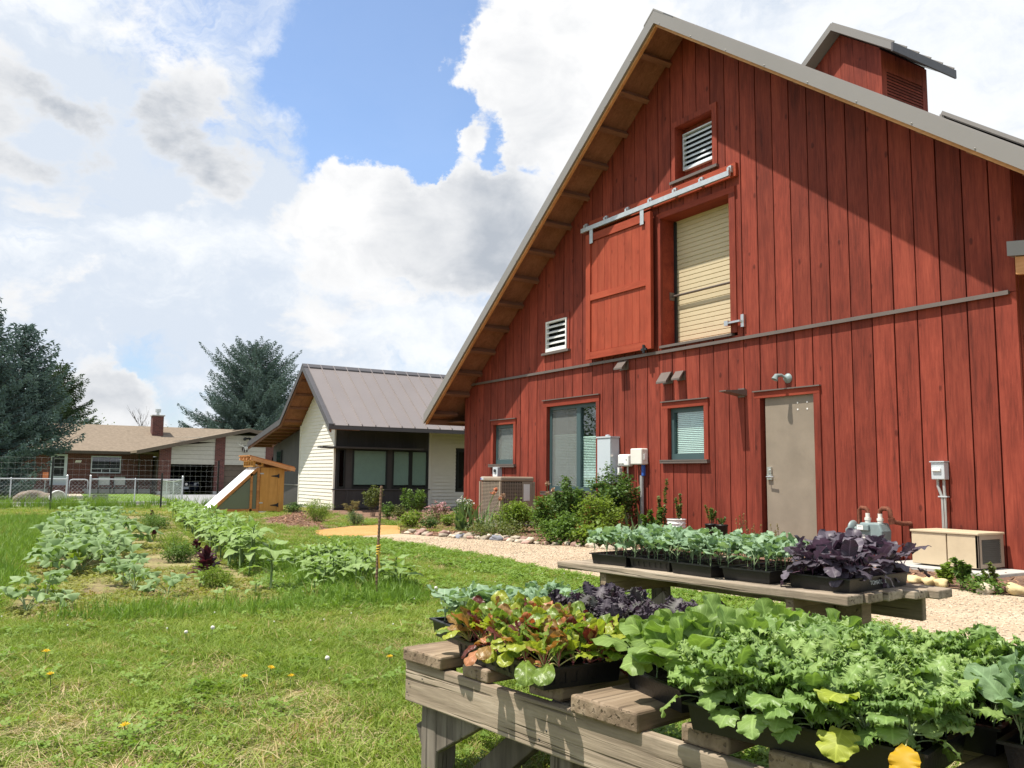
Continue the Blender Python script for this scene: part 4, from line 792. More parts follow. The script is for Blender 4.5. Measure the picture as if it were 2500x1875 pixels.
# antlers on the gable and the lamp over it
ant = thing('antler_mount', 'mounted antlered skull hung on the beige garage gable', 'trophy', (GX, 15.85, 2.72))
mb = MB(); mb.lathe([(0.0, -0.05), (0.20, -0.05), (0.24, 0.0), (0.0, 0.0)], (0, 0, 0), 14, 0, 0); bo = mb.build('plaque', MT['browntrim'], None); bo.parent = ant; bo.rotation_euler = (0, math.pi, 0)
mb = MB(); mb.tube([(0.06, 0, 0.16), (0.12, 0, 0.02), (0.09, 0, -0.22)], [0.07, 0.075, 0.03], 8); sk = mb.build('skull', MT['offwhite'], None); sk.parent = ant
for s in (-1, 1):
    mb = MB(); mb.tube([(0.07, 0.05 * s, 0.14), (0.18, 0.28 * s, 0.20), (0.22, 0.50 * s, 0.30), (0.16, 0.62 * s, 0.42)], [0.035, 0.03, 0.025, 0.012], 6); mb.tube([(0.17, 0.26 * s, 0.19), (0.28, 0.27 * s, 0.38)], [0.025, 0.01], 6); mb.tube([(0.22, 0.48 * s, 0.28), (0.34, 0.44 * s, 0.46)], [0.022, 0.01], 6); mb.tube([(0.10, 0.10 * s, 0.15), (0.16, 0.17 * s, -0.2)], [0.022, 0.01], 6); o = mb.build('antler', MT['offwhite'], None); o.parent = ant
fl = thing('flood_light', 'dark twin flood light high under the garage gable peak', 'lamp', (GX, 15.9, 3.45))
mb = MB(); mb.box((0, -0.06, -0.06), (0.06, 0.06, 0.06)); o = mb.build('lamp_base', MT['black_frame'], None); o.parent = fl
for s in (-1, 1): mb = MB(); mb.tube([(0.05, 0.02 * s, 0), (0.16, 0.12 * s, 0.02), (0.28, 0.2 * s, -0.06)], [0.03, 0.07, 0.11], 10); o = mb.build('lamp_head', MT['black_frame'], None); o.parent = fl
# car in the garage
MT['carpaint'] = pmat('dark_blue_car_paint', (0.010, 0.014, 0.035), 0.2, 0.2, 0.6, 0.02)
MT['tyre'] = pmat('tyre_rubber', (0.015, 0.015, 0.016), 0.85)
MT['lampglass'] = pmat('headlamp_lens', (0.75, 0.78, 0.80), 0.15, 0.2, 0.6, 0.05)
car = thing('parked_car', 'dark blue car parked nose out inside the open garage', 'car', (-63.2, 12.35, GZ))
def cp(mb, name, mat, par=None, sm=False):
    o = mb.build(name, mat, None, sm); o.parent = par or car; return o
mb = MB(); prof = [(0.35, 0.25), (0.42, 0.62), (0.30, 0.80), (-0.85, 1.0), (-1.6, 1.48), (-3.2, 1.5), (-4.0, 1.1), (-4.15, 0.3)]
mb.prism([(x, z) for x, z in prof], 1, -0.86, 0.86); body = cp(mb, 'body', MT['carpaint']); b = body.modifiers.new('bevel', 'BEVEL'); b.width = 0.09; b.segments = 3
for s in (-1, 1):
    mb = MB(); mb.hexa([(0.36, s * 0.86, 0.60), (0.44, s * 0.52, 0.60), (0.30, s * 0.50, 0.62), (0.2, s * 0.86, 0.62), (0.30, s * 0.86, 0.78), (0.38, s * 0.56, 0.76), (0.28, s * 0.54, 0.78), (0.15, s * 0.86, 0.80)]); cp(mb, 'headlight', MT['lampglass'])
    for X in (-0.45, -3.2):
        mb = MB(); mb.lathe([(0.0, -0.1), (0.24, -0.1), (0.32, -0.08), (0.32, 0.08), (0.24, 0.1), (0, 0.1)], (X, s * 0.8, 0.32), 18, 0, 1); cp(mb, 'wheel', MT['tyre'])
mb = MB(); mb.box((0.405, -0.42, 0.50), (0.44, 0.42, 0.66)); cp(mb, 'grille', MT['black_frame'])
mb = MB(); mb.lathe([(0.0, 0.02), (0.09, 0.015), (0.1, 0.0), (0.0, 0.0)], (0.44, 0, 0.67), 12, 0, 0); cp(mb, 'badge', MT['chrome'])
mb = MB(); mb.box((0.44, -0.17, 0.34), (0.455, 0.17, 0.49)); cp(mb, 'licence_plate', MT['lgrey'])
mb = MB(); mb.hexa([(-0.83, -0.72, 1.01), (-0.83, 0.72, 1.01), (-0.87, 0.72, 1.01), (-0.87, -0.72, 1.01), (-1.55, -0.66, 1.47), (-1.55, 0.66, 1.47), (-1.6, 0.66, 1.47), (-1.6, -0.66, 1.47)]); cp(mb, 'windscreen', MT['glass_dark'])
# driveway, yard lawn, walk, kerb
sheet('driveway', [(-61.0, 10.4), (-61.0, 18), (-42, 22), (-41.2, 8.2), (-50, 8.9), (-55, 9.6)], 0.012, pmat('driveway_concrete', (0.27, 0.27, 0.28), 0.9, 0, 0.1, 0.10, 1.5, 0.1, 40, 0.2))
sheet('yard_lawn', [(-63.9, -7), (-63.9, 10.1), (-55, 9.35), (-41.7, 8.0), (-41.7, -7)], 0.008, pmat('yard_grass', (0.12, 0.19, 0.035), 0.95, 0, 0.1, 0.25, 4, 0.4, 60))
sheet('front_walk', [(-62.8, 4.1), (-62.8, 5.8), (-50, 4.9), (-41.7, 4.2), (-41.7, 3.25), (-50, 3.6)], 0.016, pmat('walk_concrete', (0.46, 0.40, 0.33), 0.9, 0, 0.1, 0.08))
mb = MB(); mb.box((-41.4, -9, -0.55), (-41.1, 8.25, -0.26)); kind(mb.build('kerb_wall', MT['concrete']), 'structure')
sheet('gravel_alley', [(-41.1, -9), (-41.1, 16), (-31, 16), (-31, -9)], 0.010, gravelmat('grey_gravel', (0.20, 0.19, 0.17), (0.30, 0.28, 0.25), (0.38, 0.36, 0.32)))

# ------------------------------------------------------------ fences
def meshwire(mb, p, q, z0a, z1a, z0b, z1b, step, r):
    """diagonal chain link between two posts"""
    p, q = Vector(p), Vector(q); L = (q - p).length; H = z1a - z0a; n = int((L + H) / step)
    for k in range(n + 1):
        s = k * step
        for sg in (1, -1):
            a0, a1 = (s - H, s) if sg > 0 else (s, s - H)
            za, zb = 0.0, 1.0
            def clip(a0, a1):
                f0, f1 = 0.0, 1.0; d = a1 - a0
                for lim, side in ((0, 1), (L, -1)):
                    ff = (lim - a0) / d if d else 0
                    if (d > 0) == (side > 0): f0 = max(f0, ff)
                    else: f1 = min(f1, ff)
                return f0, f1
            f0, f1 = clip(a0, a1)
            if f1 - f0 < 0.01: continue
            P = []
            for f in (f0, f1):
                a = a0 + (a1 - a0) * f; u = a / L; b = p + (q - p) * u
                P.append((b.x, b.y, (z0a + (z0b - z0a) * u) + (H) * f))
            mb.tube(P, r, 3, 0, False)
cf = thing('chain_link_fence', 'low galvanised chain link fence with gate before the brick house', 'fence', (-41.25, 3, -0.4))
FXc = -41.25
posts = [(FXc, y) for y in (-6.5, -4, -1.4, 1.17, 3.25, 4.15, 5.95, 7.95)] + [(-45.5, 8.35), (-50.2, 8.85), (-55, 9.4)]
PZ = [(x, y, ground_z(x) + (0.12 if x > -41.5 else 0.0)) for x, y in posts]
for i, (x, y, z) in enumerate(PZ):
    big = i in (4, 5, 7, 10); mb = MB(); h = 1.12 if big else 1.0
    mb.tube([(x, y, z), (x, y, z + h)], 0.04 if big else 0.028, 8); mb.lathe([(0.045 if big else 0.032, z + h), (0.0, z + h + 0.05)], (x, y, 0), 8); mb.build('post', MT['galv'], cf)
for i in range(len(PZ) - 1):
    if i == 4: continue
    a, b = PZ[i], PZ[i + 1]; mb = MB(); mb.tube([(a[0], a[1], a[2] + 0.98), (b[0], b[1], b[2] + 0.98)], 0.026, 6); mb.build('top_rail', MT['galv'], cf)
    mb = MB(); meshwire(mb, (a[0], a[1], 0), (b[0], b[1], 0), a[2] + 0.03, a[2] + 0.98, b[2] + 0.03, b[2] + 0.98, 0.16, 0.0022); kind(mb.build('chain_link', MT['galv'], cf), 'stuff')
a, b = PZ[4], PZ[5]; mb = MB(); zt = a[2] + 0.96
mb.tube([(FXc, 3.34, a[2] + 0.05), (FXc, 3.34, zt - 0.12), (FXc, 3.37, zt - 0.03), (FXc, 3.46, zt), (FXc, 3.94, zt), (FXc, 4.03, zt - 0.03), (FXc, 4.06, zt - 0.12), (FXc, 4.06, a[2] + 0.05), (FXc, 3.34, a[2] + 0.05)], 0.024, 7); gt = mb.build('gate', MT['galv'], cf)
mb = MB(); meshwire(mb, (FXc, 3.36, 0), (FXc, 4.04, 0), a[2] + 0.06, zt - 0.03, a[2] + 0.06, zt - 0.03, 0.16, 0.0022); kind(mb.build('gate_mesh', MT['galv'], gt), 'stuff')
wf_ = thing('wire_garden_fence', 'thin square-mesh wire fence on dark steel posts beyond the vegetable bed', 'fence', (-26, 3, 0))
for y, h in ((-2.6, 1.45), (1.68, 1.42), (4.45, 1.02), (6.0, 1.40)):
    mb = MB(); mb.box((-26.025, y - 0.008, 0), (-26.0, y + 0.008, h)); mb.box((-26.0, y - 0.025, 0), (-25.992, y + 0.025, h)); mb.build('post', MT['black_frame'], wf_)
mb = MB(); wr = 0.0009
for k in range(10): mb.tube([(-26, -3, 0.06 + 0.15 * k), (-26, 1.68, 0.06 + 0.149 * k), (-26, 4.45, 0.06 + 0.146 * k), (-26, 6.0, 0.05 + 0.148 * k)], wr, 3, 0, False)
y = -3
while y < 6.0: mb.tube([(-26, y, 0.05), (-26, y + 0.004, 1.39)], wr, 3, 0, False); y += 0.152
kind(mb.build('wire_mesh', MT['galv'], wf_), 'stuff')
# things in the brick house yard
MT['granite'] = pmat('brown_boulder', (0.19, 0.155, 0.125), 0.9, 0, 0.15, 0.3, 4, 0.6, 25, 0.3)
def blob(mb, c, r, n=10, m=8, rough=0.12, seed=0, mi=0):
    rg = random.Random(seed); ph = [rg.uniform(0, 6) for _ in range(6)]; i0 = len(mb.v)
    for j in range(m + 1):
        th = math.pi * j / m
        for i in range(n):
            f = 2 * math.pi * i / n; q = 1 + rough * (math.sin(3 * f + ph[0] + 2 * th) + 0.7 * math.sin(2 * f + ph[1] - 3 * th) + 0.6 * math.sin(5 * th + ph[2]) * math.sin(f + ph[3])) * math.sin(th)
            mb.v.append((c[0] + r[0] * q * math.sin(th) * math.cos(f), c[1] + r[1] * q * math.sin(th) * math.sin(f), c[2] + r[2] * q * math.cos(th)))
    for j in range(m):
        for i in range(n): mb.f.append((i0 + j * n + i, i0 + (j + 1) * n + i, i0 + (j + 1) * n + (i + 1) % n, i0 + j * n + (i + 1) % n)); mb.m.append(mi)
mb = MB(); blob(mb, (-43.3, 2.05, -0.14), (0.4, 0.66, 0.33), 18, 14, 0.16, 3); blob(mb, (-43.2, 2.75, -0.2), (0.34, 0.75, 0.27), 18, 12, 0.16, 5); tag(mb.build('boulder', MT['granite'], None, True, (-43.3, 2.2, -0.4)), 'long brown boulder lying behind the chain link fence', 'boulder')
mb = MB(); mb.lathe([(0.33, -0.35), (0.33, 0.0), (0.29, 0.0), (0.29, -0.34), (0.0, -0.34)], (-42.1, 3.0, -0.12), 24, 0, 0); tag(mb.build('culvert_pipe', MT['white'], None, True, (-42.1, 2.75, -0.4)), 'white pipe end lying beside the brown boulder', 'pipe')
mb = MB(); X, y0, y1, z0, z1 = -42.2, 4.35, 5.0, -0.42, 0.02
mb.box((X - 0.6, y0, z0), (X, y0 + 0.07, z1)); mb.box((X - 0.6, y1 - 0.07, z0), (X, y1, z1)); mb.box((X - 0.07, y0 + 0.07, z0), (X - 0.002, y1 - 0.07, z1)); mb.box((X - 0.6, y0 + 0.07, z0), (X - 0.53, y1 - 0.07, z1)); pb = tag(mb.build('planter_box', pmat('weathered_planter', (0.17, 0.17, 0.155), 0.9, dirt=0.3), None, False, (X, 4.6, z0)), 'grey square concrete planter just behind the gate', 'planter')
mb = MB(); mb.box((X - 0.52, y0 + 0.08, z0 + 0.02), (X - 0.08, y1 - 0.08, z1 - 0.06)); mb.build('soil', MT['soil'], pb)
MT['chairpad'] = pmat('grey_chair_webbing', (0.34, 0.35, 0.33), 0.8)
def patio_chair(y, label):
    c = thing('patio_chair', label, 'chair', (-62.6, y, GZ), 0, 'patio chairs by the brick wall')
    for sy in (-0.36, 0.36):
        mb = MB(); mb.tube([(0.35, sy, 0), (0.28, sy, 0.55), (-0.25, sy, 0.62), (-0.38, sy, 1.15)], 0.022, 6); mb.tube([(-0.3, sy, 0.0), (-0.2, sy, 0.42), (0.3, sy, 0.42)], 0.022, 6); o = mb.build('chair_frame', MT['black_frame'], None); o.parent = c
    mb = MB(); mb.hexa([(-0.28, -0.34, 0.60), (-0.28, 0.34, 0.60), (-0.32, 0.34, 0.60), (-0.32, -0.34, 0.60), (-0.38, -0.34, 1.15), (-0.38, 0.34, 1.15), (-0.42, 0.34, 1.15), (-0.42, -0.34, 1.15)]); o = mb.build('backrest', MT['chairpad'], None); o.parent = c
    mb = MB(); mb.box((-0.28, -0.34, 0.42), (0.3, 0.34, 0.46)); o = mb.build('seat', MT['black_frame'], None); o.parent = c
patio_chair(7.15, 'left grey-backed patio chair under the brick house window'); patio_chair(8.1, 'right grey-backed patio chair nearer the garage')
sg = thing('orange_sign', 'small orange sign on a thin post left of the pale blue door', 'sign', (-50, 2.93, -0.42))
mb = MB(); mb.tube([(0, 0, 0), (0, 0, 1.1)], 0.02, 6); o = mb.build('sign_post', MT['galv'], None); o.parent = sg
mb = MB(); mb.box((0.022, -0.13, 1.02), (0.032, 0.13, 1.40)); o = mb.build('sign_panel', pmat('orange_print', (0.62, 0.19, 0.08), 0.6), None); o.parent = sg
# ------------------------------------------------------------ trees
MT['bark'] = wood('tree_bark', (0.045, 0.032, 0.024), (0.085, 0.062, 0.048), (0.13, 0.10, 0.08), 2, 12, 4, 0, 0.9, 0.8, 0)
MT['needles'] = leafmat('blue_spruce_needles', (0.095, 0.145, 0.135), (0.185, 0.26, 0.24), (0.30, 0.37, 0.355), 0.12, 0.6, 0.15, pos=0.55, tint=(1, 1.1, 0.8), pscale=1.3)
MT['needles2'] = leafmat('green_spruce_needles', (0.055, 0.095, 0.050), (0.105, 0.165, 0.080), (0.18, 0.24, 0.12), 0.12, 0.6, 0.15, pos=0.55, tint=(1, 1.1, 0.7), pscale=1.3)
def spruce(label, base, top, R, shape, seed, mat, z_first=0.3, dens=1.0, wob=0.25, cat='tree', droop=0.25):
    rg = np.random.default_rng(seed); bx, by, bz = base; H = top - bz
    tr = thing('spruce_tree', label, cat, base)
    mb = MB(); mb.tube([(bx, by, bz), (bx, by, bz + H * 0.5), (bx, by, bz + H * 0.97)], [0.028 * H, 0.016 * H, 0.015], 9); mb.build('trunk', MT['bark'], tr)
    C, D, S = [], [], []   # spray centres, directions, lengths
    limbs = MB(); z = bz + z_first; gap = 0.30 / dens
    while z < top - 0.25:
        u = (z - bz) / H; r0 = R * shape(u); nb = max(5, int(5 + 5 * (1 - u)))
        off = rg.uniform(0, 6.28)
        for k in range(nb):
            az = off + 6.283 * k / nb + rg.normal(0, 0.18); L = r0 * (1 + rg.normal(0, wob * 0.6)); 
            if L < 0.15: continue
            rise = 0.55 * u - droop * (1 - u) + rg.normal(0, 0.07); n = max(4, int(L / 0.16)); s = np.linspace(0.12, 1, n)
            dirh = np.array([math.cos(az), math.sin(az), 0]); side = np.array([-math.sin(az), math.cos(az), 0])
            P = np.array([bx, by, z]) + np.outer(s * L, dirh); P[:, 2] += L * (rise * s + 0.30 * s ** 2.5 * (1 - u * 0.4))
            if L > 0.9: limbs.tube([P[0], P[n // 2], P[-1]], [0.02 + 0.008 * L, 0.015, 0.005], 4, 0, False)
            for i in range(n):
                tw = (0.20 + 0.34 * L * (1 - s[i]) ** 0.8 * min(1, s[i] * 2.4)) * rg.uniform(0.75, 1.15)
                m = max(1, int(tw / 0.13))
                for sg in (-1, 1):
                    dd = dirh * 0.62 + side * sg * 0.78 + np.array([0, 0, -0.10 - 0.12 * rg.random()])
                    for j in range(m):
                        q = (j + 0.6) / m
                        C.append(P[i] + dd * tw * q + np.array([0, 0, -0.10 * q * tw]) + rg.normal(0, 0.03, 3)); D.append(dd + rg.normal(0, 0.28, 3) + np.array([0, 0, 0.15])); S.append(rg.uniform(0.17, 0.30))
                    if rg.random() < 0.55: C.append(P[i] + dd * tw * rg.uniform(0.2, 0.8) + np.array([0, 0, -0.12])); D.append(np.array([0, 0, -1.0]) + dd * 0.5); S.append(rg.uniform(0.16, 0.32))
            C.append(P[-1]); D.append(dirh + np.array([0, 0, 0.6])); S.append(0.32)
        z += gap * (1 - 0.35 * u) * rg.uniform(0.85, 1.15)
    for j in range(14):    # leader
        C.append(np.array([bx, by, top - 0.7 + j * 0.05])); D.append(np.array([rg.normal(0, 0.4), rg.normal(0, 0.4), 1.0])); S.append(0.25)
    C, D, S = np.array(C), np.array(D), np.array(S); D /= np.linalg.norm(D, axis=1)[:, None]; N = len(C)
    up = np.array([0, 0, 1.0]); A = np.cross(D, up + rg.normal(0, 0.5, (N, 3))); A /= np.linalg.norm(A, axis=1)[:, None] + 1e-9; B = np.cross(D, A)
    V, F = [], []
    for q in range(3):
        a = (A, B * 0.9 + A * 0.3, A * 0.6 - B * 0.8)[q]
        w_ = S[:, None] * 0.15
        p0 = C - D * S[:, None] * 0.5; p1 = C + a * w_ - D * S[:, None] * 0.05; p2 = C + D * S[:, None] * 0.55; p3 = C - a * w_ - D * S[:, None] * 0.05
        V.append(np.stack([p0, p1, p2, p3], 1).reshape(-1, 3))
    V = np.concatenate(V); F = np.arange(len(V)).reshape(-1, 4)
    me = np_mesh('crown', V - np.array([bx, by, bz]), F, mat); o = inst(me, 'crown', tr); kind(o, 'stuff')
    if limbs.v: limbs.build('limbs', MT['bark'], tr)
    return N
cone = lambda u: (1 - u) ** 0.85
spruce('tallest blue spruce at the left edge of the photo, cut off by the frame', (-52, -0.35, -0.4), 11.0, 3.5, cone, 1, MT['needles'], 0.5, 1.0)
spruce('blue spruce with long drooping lower boughs over the brick house roof', (-55, 1.75, -0.4), 9.3, 3.7, lambda u: (1 - u) ** 0.72, 2, MT['needles'], 2.7, 1.0, 0.42)
spruce('greener spruce behind the two blue spruces', (-76, 5.0, -0.4), 9.6, 4.0, lambda u: (1 - u) ** 0.62, 3, MT['needles2'], 1.5, 0.9, 0.35)
spruce('broad round-topped blue spruce rising behind the cream house', (-82, 22.0, -0.4), 13.3, 5.9, lambda u: min(1, 1.18 * (1 - u) ** 0.52) * (1.0 if u > 0.2 else 0.8), 4, MT['needles'], 2.0, 0.80, 0.30)
MT['paleleaf'] = leafmat('pale_tree_leaves', (0.10, 0.13, 0.06), (0.17, 0.21, 0.10), None, 0.35, 0.6, pos=0.5)
MT['midleaf'] = leafmat('mid_tree_leaves', (0.06, 0.11, 0.025), (0.11, 0.18, 0.045), None, 0.35, 0.6, pos=0.5)
def leaves_cloud(rg, C, size, flat=0.3, sq=1.0):
    """loose folded leaf faces at the points C"""
    N = len(C); D = rg.normal(0, 1, (N, 3)); D[:, 2] *= flat; D[:, 2] -= 0.15; D /= np.linalg.norm(D, axis=1)[:, None]
    U = rg.normal(0, 0.45, (N, 3)) + np.array([0, 0, 1.0]); A = np.cross(D, U); A /= np.linalg.norm(A, axis=1)[:, None] + 1e-9; Nn = np.cross(A, D)
    S = (size * rg.uniform(0.6, 1.25, N))[:, None]; w_ = S * 0.30 * sq
    base = C - D * S * 0.5; tip = C + D * S * 0.5 - Nn * S * 0.12; l = C + A * w_ + Nn * S * 0.10; r = C - A * w_ + Nn * S * 0.10
    V = np.stack([base, l, tip, r], 1).reshape(-1, 3); i = np.arange(N) * 4
    F = np.concatenate([np.stack([i, i + 1, i + 2], 1), np.stack([i, i + 2, i + 3], 1)])
    return V, F
def leafy_tree(label, base, H, R, mat, seed, n=2500, leaf=0.22, zc=0.62, name='leafy_tree'):
    rg = np.random.default_rng(seed); t_ = thing(name, label, 'tree', base)
    mb = MB(); b = Vector(base); mb.tube([b, b + Vector((0.1, 0, H * 0.5)), b + Vector((0, 0.1, H * 0.85))], [0.03 * H, 0.02 * H, 0.01], 7)
    cl = []
    for k in range(14):
        a = rg.uniform(0, 6.28); r = R * rg.uniform(0.25, 0.85); z = H * rg.uniform(zc - 0.28, 0.92); c = np.array([r * math.cos(a), r * math.sin(a), z]); cl.append(c)
        mb.tube([b + Vector((0, 0, z * 0.6)), b + Vector(c)], [0.012 * H, 0.008], 5)
    mb.build('trunk', MT['bark'], t_)
    C = np.concatenate([c + rg.normal(0, 1, (n // 14, 3)) * np.array([R * 0.26, R * 0.26, H * 0.09]) for c in cl])
    V, F = leaves_cloud(rg, C, leaf); kind(inst(np_mesh('crown', V, F, mat), 'crown', t_), 'stuff')
leafy_tree('pale green treetop showing over the left part of the brick house roof', (-100, 9.3, -0.5), 6.9, 2.6, MT['paleleaf'], 11, 4000, 0.22)
leafy_tree('small green treetop just right of the brick chimney', (-92, 16.0, -0.5), 5.85, 0.9, MT['midleaf'], 12, 1500, 0.2)
def bare_tree(label, base, H, seed):
    rg = random.Random(seed); t_ = thing('bare_tree', label, 'tree', base); mb = MB()
    def br(p, d, L, r, lev):
        q = p + d * L; mb.tube([p, p + d * L * 0.5 + Vector((rg.gauss(0, 0.03), rg.gauss(0, 0.03), 0)) * L, q], [r, r * 0.8, r * 0.6], 4)
        if lev < 4:
            for k in range(3 if lev else 4): br(p + d * L * rg.uniform(0.45, 1.0), (d + Vector((rg.gauss(0, 0.38), rg.gauss(0, 0.38), 0.25))).normalized(), L * rg.uniform(0.5, 0.72), r * 0.55, lev + 1)
    br(Vector(base), Vector((0, 0, 1)), H * 0.5, 0.09, 0); mb.build('branches', MT['bark'], t_)
bare_tree('leafless slender tree left of the brick chimney', (-90, 13.6, -0.5), 7.6, 5)
for k, (x, y, H, R) in enumerate([(-75, -95, 17, 6), (-95, -85, 20, 7), (-55, -100, 15, 6), (-115, -70, 16, 6)]): leafy_tree(['tall tree far beyond the field', 'taller broad tree far beyond the field', 'low broad tree far beyond the field', 'round tree far beyond the field'][k] + ', seen only mirrored in the barn windows', (x, y, 0), H, R, MT['midleaf'], 40 + k, 4200, 0.7, 0.5)

# ------------------------------------------------------------ things fixed to or standing by the barn wall
def wbox(name, label, cat, a, b, mat, bevel=0.01, group=None):
    t_ = thing(name, label, cat, ((a[0] + b[0]) / 2, b[1], a[2]), 0, group); mb = MB(); mb.box(a, b); mb.build('case', mat, t_, bevel=bevel); return t_
W = WY - 0.002
el = wbox('electrical_cabinet', 'tall pale blue-grey electrical cabinet on the wall right of the double window', 'cabinet', (-12.84, W - 0.20, 0.92), (-12.44, W, 1.77), pmat('pale_blue_enamel', (0.50, 0.56, 0.60), 0.4, 0.1, 0.4, 0.02))
mb = MB(); mb.box((-12.86, W - 0.225, 1.772), (-12.42, W, 1.80)); mb.build('rain_hood', MT['lgrey'], el)
mb = MB(); mb.box((-12.835, W - 0.212, 0.94), (-12.445, W - 0.202, 1.76)); mb.build('door', MT['lgrey'] if False else el.children[0].data.materials[0], el)
mb = MB(); mb.box((-12.445, W - 0.215, 1.42), (-12.425, W - 0.16, 1.46)); mb.build('latch', MT['chrome'], el)
mb = MB(); mb.lathe([(0.045, 1.80), (0.045, 1.83), (0, 1.84)], (-12.66, W - 0.1, 0), 12); mb.build('hub', MT['lgrey'], el)
c1 = wbox('irrigation_controller', 'rounded white irrigation controller with dark lettering, left of the pair', 'controller', (-12.34, W - 0.13, 1.24), (-12.03, W, 1.46), MT['white'], 0.03)
def text(name, s, loc, rot, size, mat, parent, ext=0.001):
    cu = bpy.data.curves.new(name, 'FONT'); cu.body = s; cu.size = size; cu.extrude = ext; cu.align_x = 'CENTER'; cu.align_y = 'CENTER'; cu.materials.append(mat)
    tmp = bpy.data.objects.new(name, cu); COL.objects.link(tmp); bpy.context.view_layer.update(); me = bpy.data.meshes.new_from_object(tmp.evaluated_get(bpy.context.evaluated_depsgraph_get())); bpy.data.objects.remove(tmp)
    o = bpy.data.objects.new(name, me); COL.objects.link(o); o.parent = parent; o.location = Vector(loc) - wloc(parent); o.rotation_euler = rot; return kind(o, 'stuff')
MT['ink'] = pmat('dark_green_print', (0.02, 0.05, 0.035), 0.6)
text('lettering', 'RAIN BIRD', (-12.23, W - 0.1325, 1.285), (math.pi / 2, 0, 0), 0.034, MT['ink'], c1)
mb = MB(); mb.lathe([(0.011, 0), (0.008, -0.006), (0, -0.006)], (-12.085, W - 0.131, 1.36), 8, 0, 1); mb.build('lock', MT['black_frame'], c1)
mb = MB(); mb.tube([(-12.14, W - 0.05, 1.24), (-12.135, W - 0.05, 0.3)], 0.014, 8); mb.build('conduit', MT['offwhite'], c1)
mb = MB(); mb.tube([(-12.24, W - 0.06, 1.24), (-12.235, W - 0.09, 1.12), (-12.25, W - 0.06, 0.98), (-12.27, W - 0.03, 0.85)], 0.005, 6); mb.build('wire', MT['orangewire'], c1)
c2 = wbox('white_control_box', 'cream white control box with side latch, right of the lettered controller', 'controller', (-11.94, W - 0.16, 1.27), (-11.63, W, 1.56), MT['offwhite'], 0.02)
mb = MB(); mb.box((-11.63, W - 0.11, 1.36), (-11.612, W - 0.06, 1.46)); mb.build('latch', MT['white'], c2)
mb = MB(); mb.box((-11.72, W - 0.09, 1.07), (-11.66, W - 0.04, 1.268)); mb.build('blue_sleeve', MT['blue'], c2, bevel=0.008)
mb = MB(); mb.tube([(-11.78, W - 0.06, 1.27), (-11.77, W - 0.09, 1.2), (-11.74, W - 0.05, 1.11)], 0.005, 6); mb.build('wire', MT['orangewire'], c2)
mb = MB(); mb.tube([(-11.74, W - 0.06, 0.0), (-11.74, W - 0.06, 1.08)], 0.036, 10); mb.build('conduit', MT['pvc'], c2)
mb = MB(); mb.box((-12.42, W - 0.08, 1.09), (-12.35, W, 1.22)); tag(mb.build('switch_box', MT['white'], None, False, (-12.385, W, 1.09), 0.005), 'tiny white switch box tucked beside the tall electrical cabinet', 'switch')
ob = wbox('outlet_box', 'small beige outlet box low on the wall under the double window corner', 'outlet', (-12.76, W - 0.07, 0.62), (-12.67, W, 0.76), MT['offwhite'], 0.006)
mb = MB(); mb.tube([(-12.72, W - 0.05, 0.62), (-12.76, W - 0.07, 0.5), (-12.70, W - 0.05, 0.40)], 0.006, 6); mb.build('wire', MT['orangewire'], ob)
db = wbox('disconnect_box', 'small grey disconnect box on the wall above the air conditioner', 'switch', (-16.86, W - 0.12, 0.95), (-16.64, W, 1.24), MT['lgrey'], 0.006)
mb = MB(); mb.lathe([(0.035, 0), (0.035, -0.03), (0, -0.03)], (-16.74, W - 0.121, 1.16), 12, 0, 1); mb.build('knob', MT['black_frame'], db)
mb = MB(); mb.box((-16.84, W - 0.124, 0.96), (-16.66, W - 0.121, 1.08)); mb.build('label_plate', MT['white'], db)
mb = MB(); mb.tube([(-16.70, W - 0.06, 0.95), (-16.70, W - 0.06, 0.4)], 0.015, 8); mb.build('conduit', MT['pvc'], db)
d2 = wbox('meter_disconnect', 'pale grey disconnect box with two conduits above the beige generator', 'switch', (-6.25, W - 0.10, 1.06), (-6.08, W, 1.27), MT['lgrey'], 0.008)
mb = MB(); mb.box((-6.23, W - 0.125, 1.16), (-6.12, W - 0.101, 1.20)); mb.build('flap_handle', MT['white'], d2, bevel=0.006)
mb = MB(); mb.box((-6.26, W - 0.115, 1.271), (-6.07, W, 1.285)); mb.build('rain_hood', MT['lgrey'], d2)
for x0, x1 in ((-6.20, -6.15), (-6.12, -6.115)): mb = MB(); mb.tube([(x0, W - 0.05, 1.06), (x0, W - 0.05, 0.98), (x1, W - 0.05, 0.84), (x1, W - 0.05, 0.15)], 0.017, 8); mb.build('conduit', MT['pvc'], d2)
mb = MB(); mb.box((-6.19, W - 0.075, 0.845), (-6.075, W - 0.02, 0.86)); mb.build('clamp', MT['lgrey'], d2)
# wall lamps
wl = thing('wedge_lamp', 'flat dark wedge lamp sticking out of the wall left of the door', 'lamp', (-9.40, WY, 2.35))
mb = MB(); mb.hexa([(-9.50, WY - 0.40, 2.385), (-9.36, WY - 0.40, 2.385), (-9.30, W, 2.33), (-9.50, W, 2.33), (-9.50, WY - 0.40, 2.40), (-9.36, WY - 0.40, 2.40), (-9.30, W, 2.43), (-9.50, W, 2.43)]); mb.build('lamp_body', MT['bronze'], wl)
mb = MB(); mb.box((-9.46, WY - 0.03, 2.31), (-9.33, W, 2.45)); mb.build('wall_plate', MT['bronze'], wl)
gl = thing('gooseneck_lamp', 'small grey gooseneck lamp over the taupe door', 'lamp', (-8.50, WY, 2.53))
mb = MB(); mb.lathe([(0.0, -0.05), (0.05, -0.045), (0.075, 0.0)], (-8.50, W, 2.53), 16, 0, 1); mb.build('wall_plate', MT['metergrey'], gl, True)
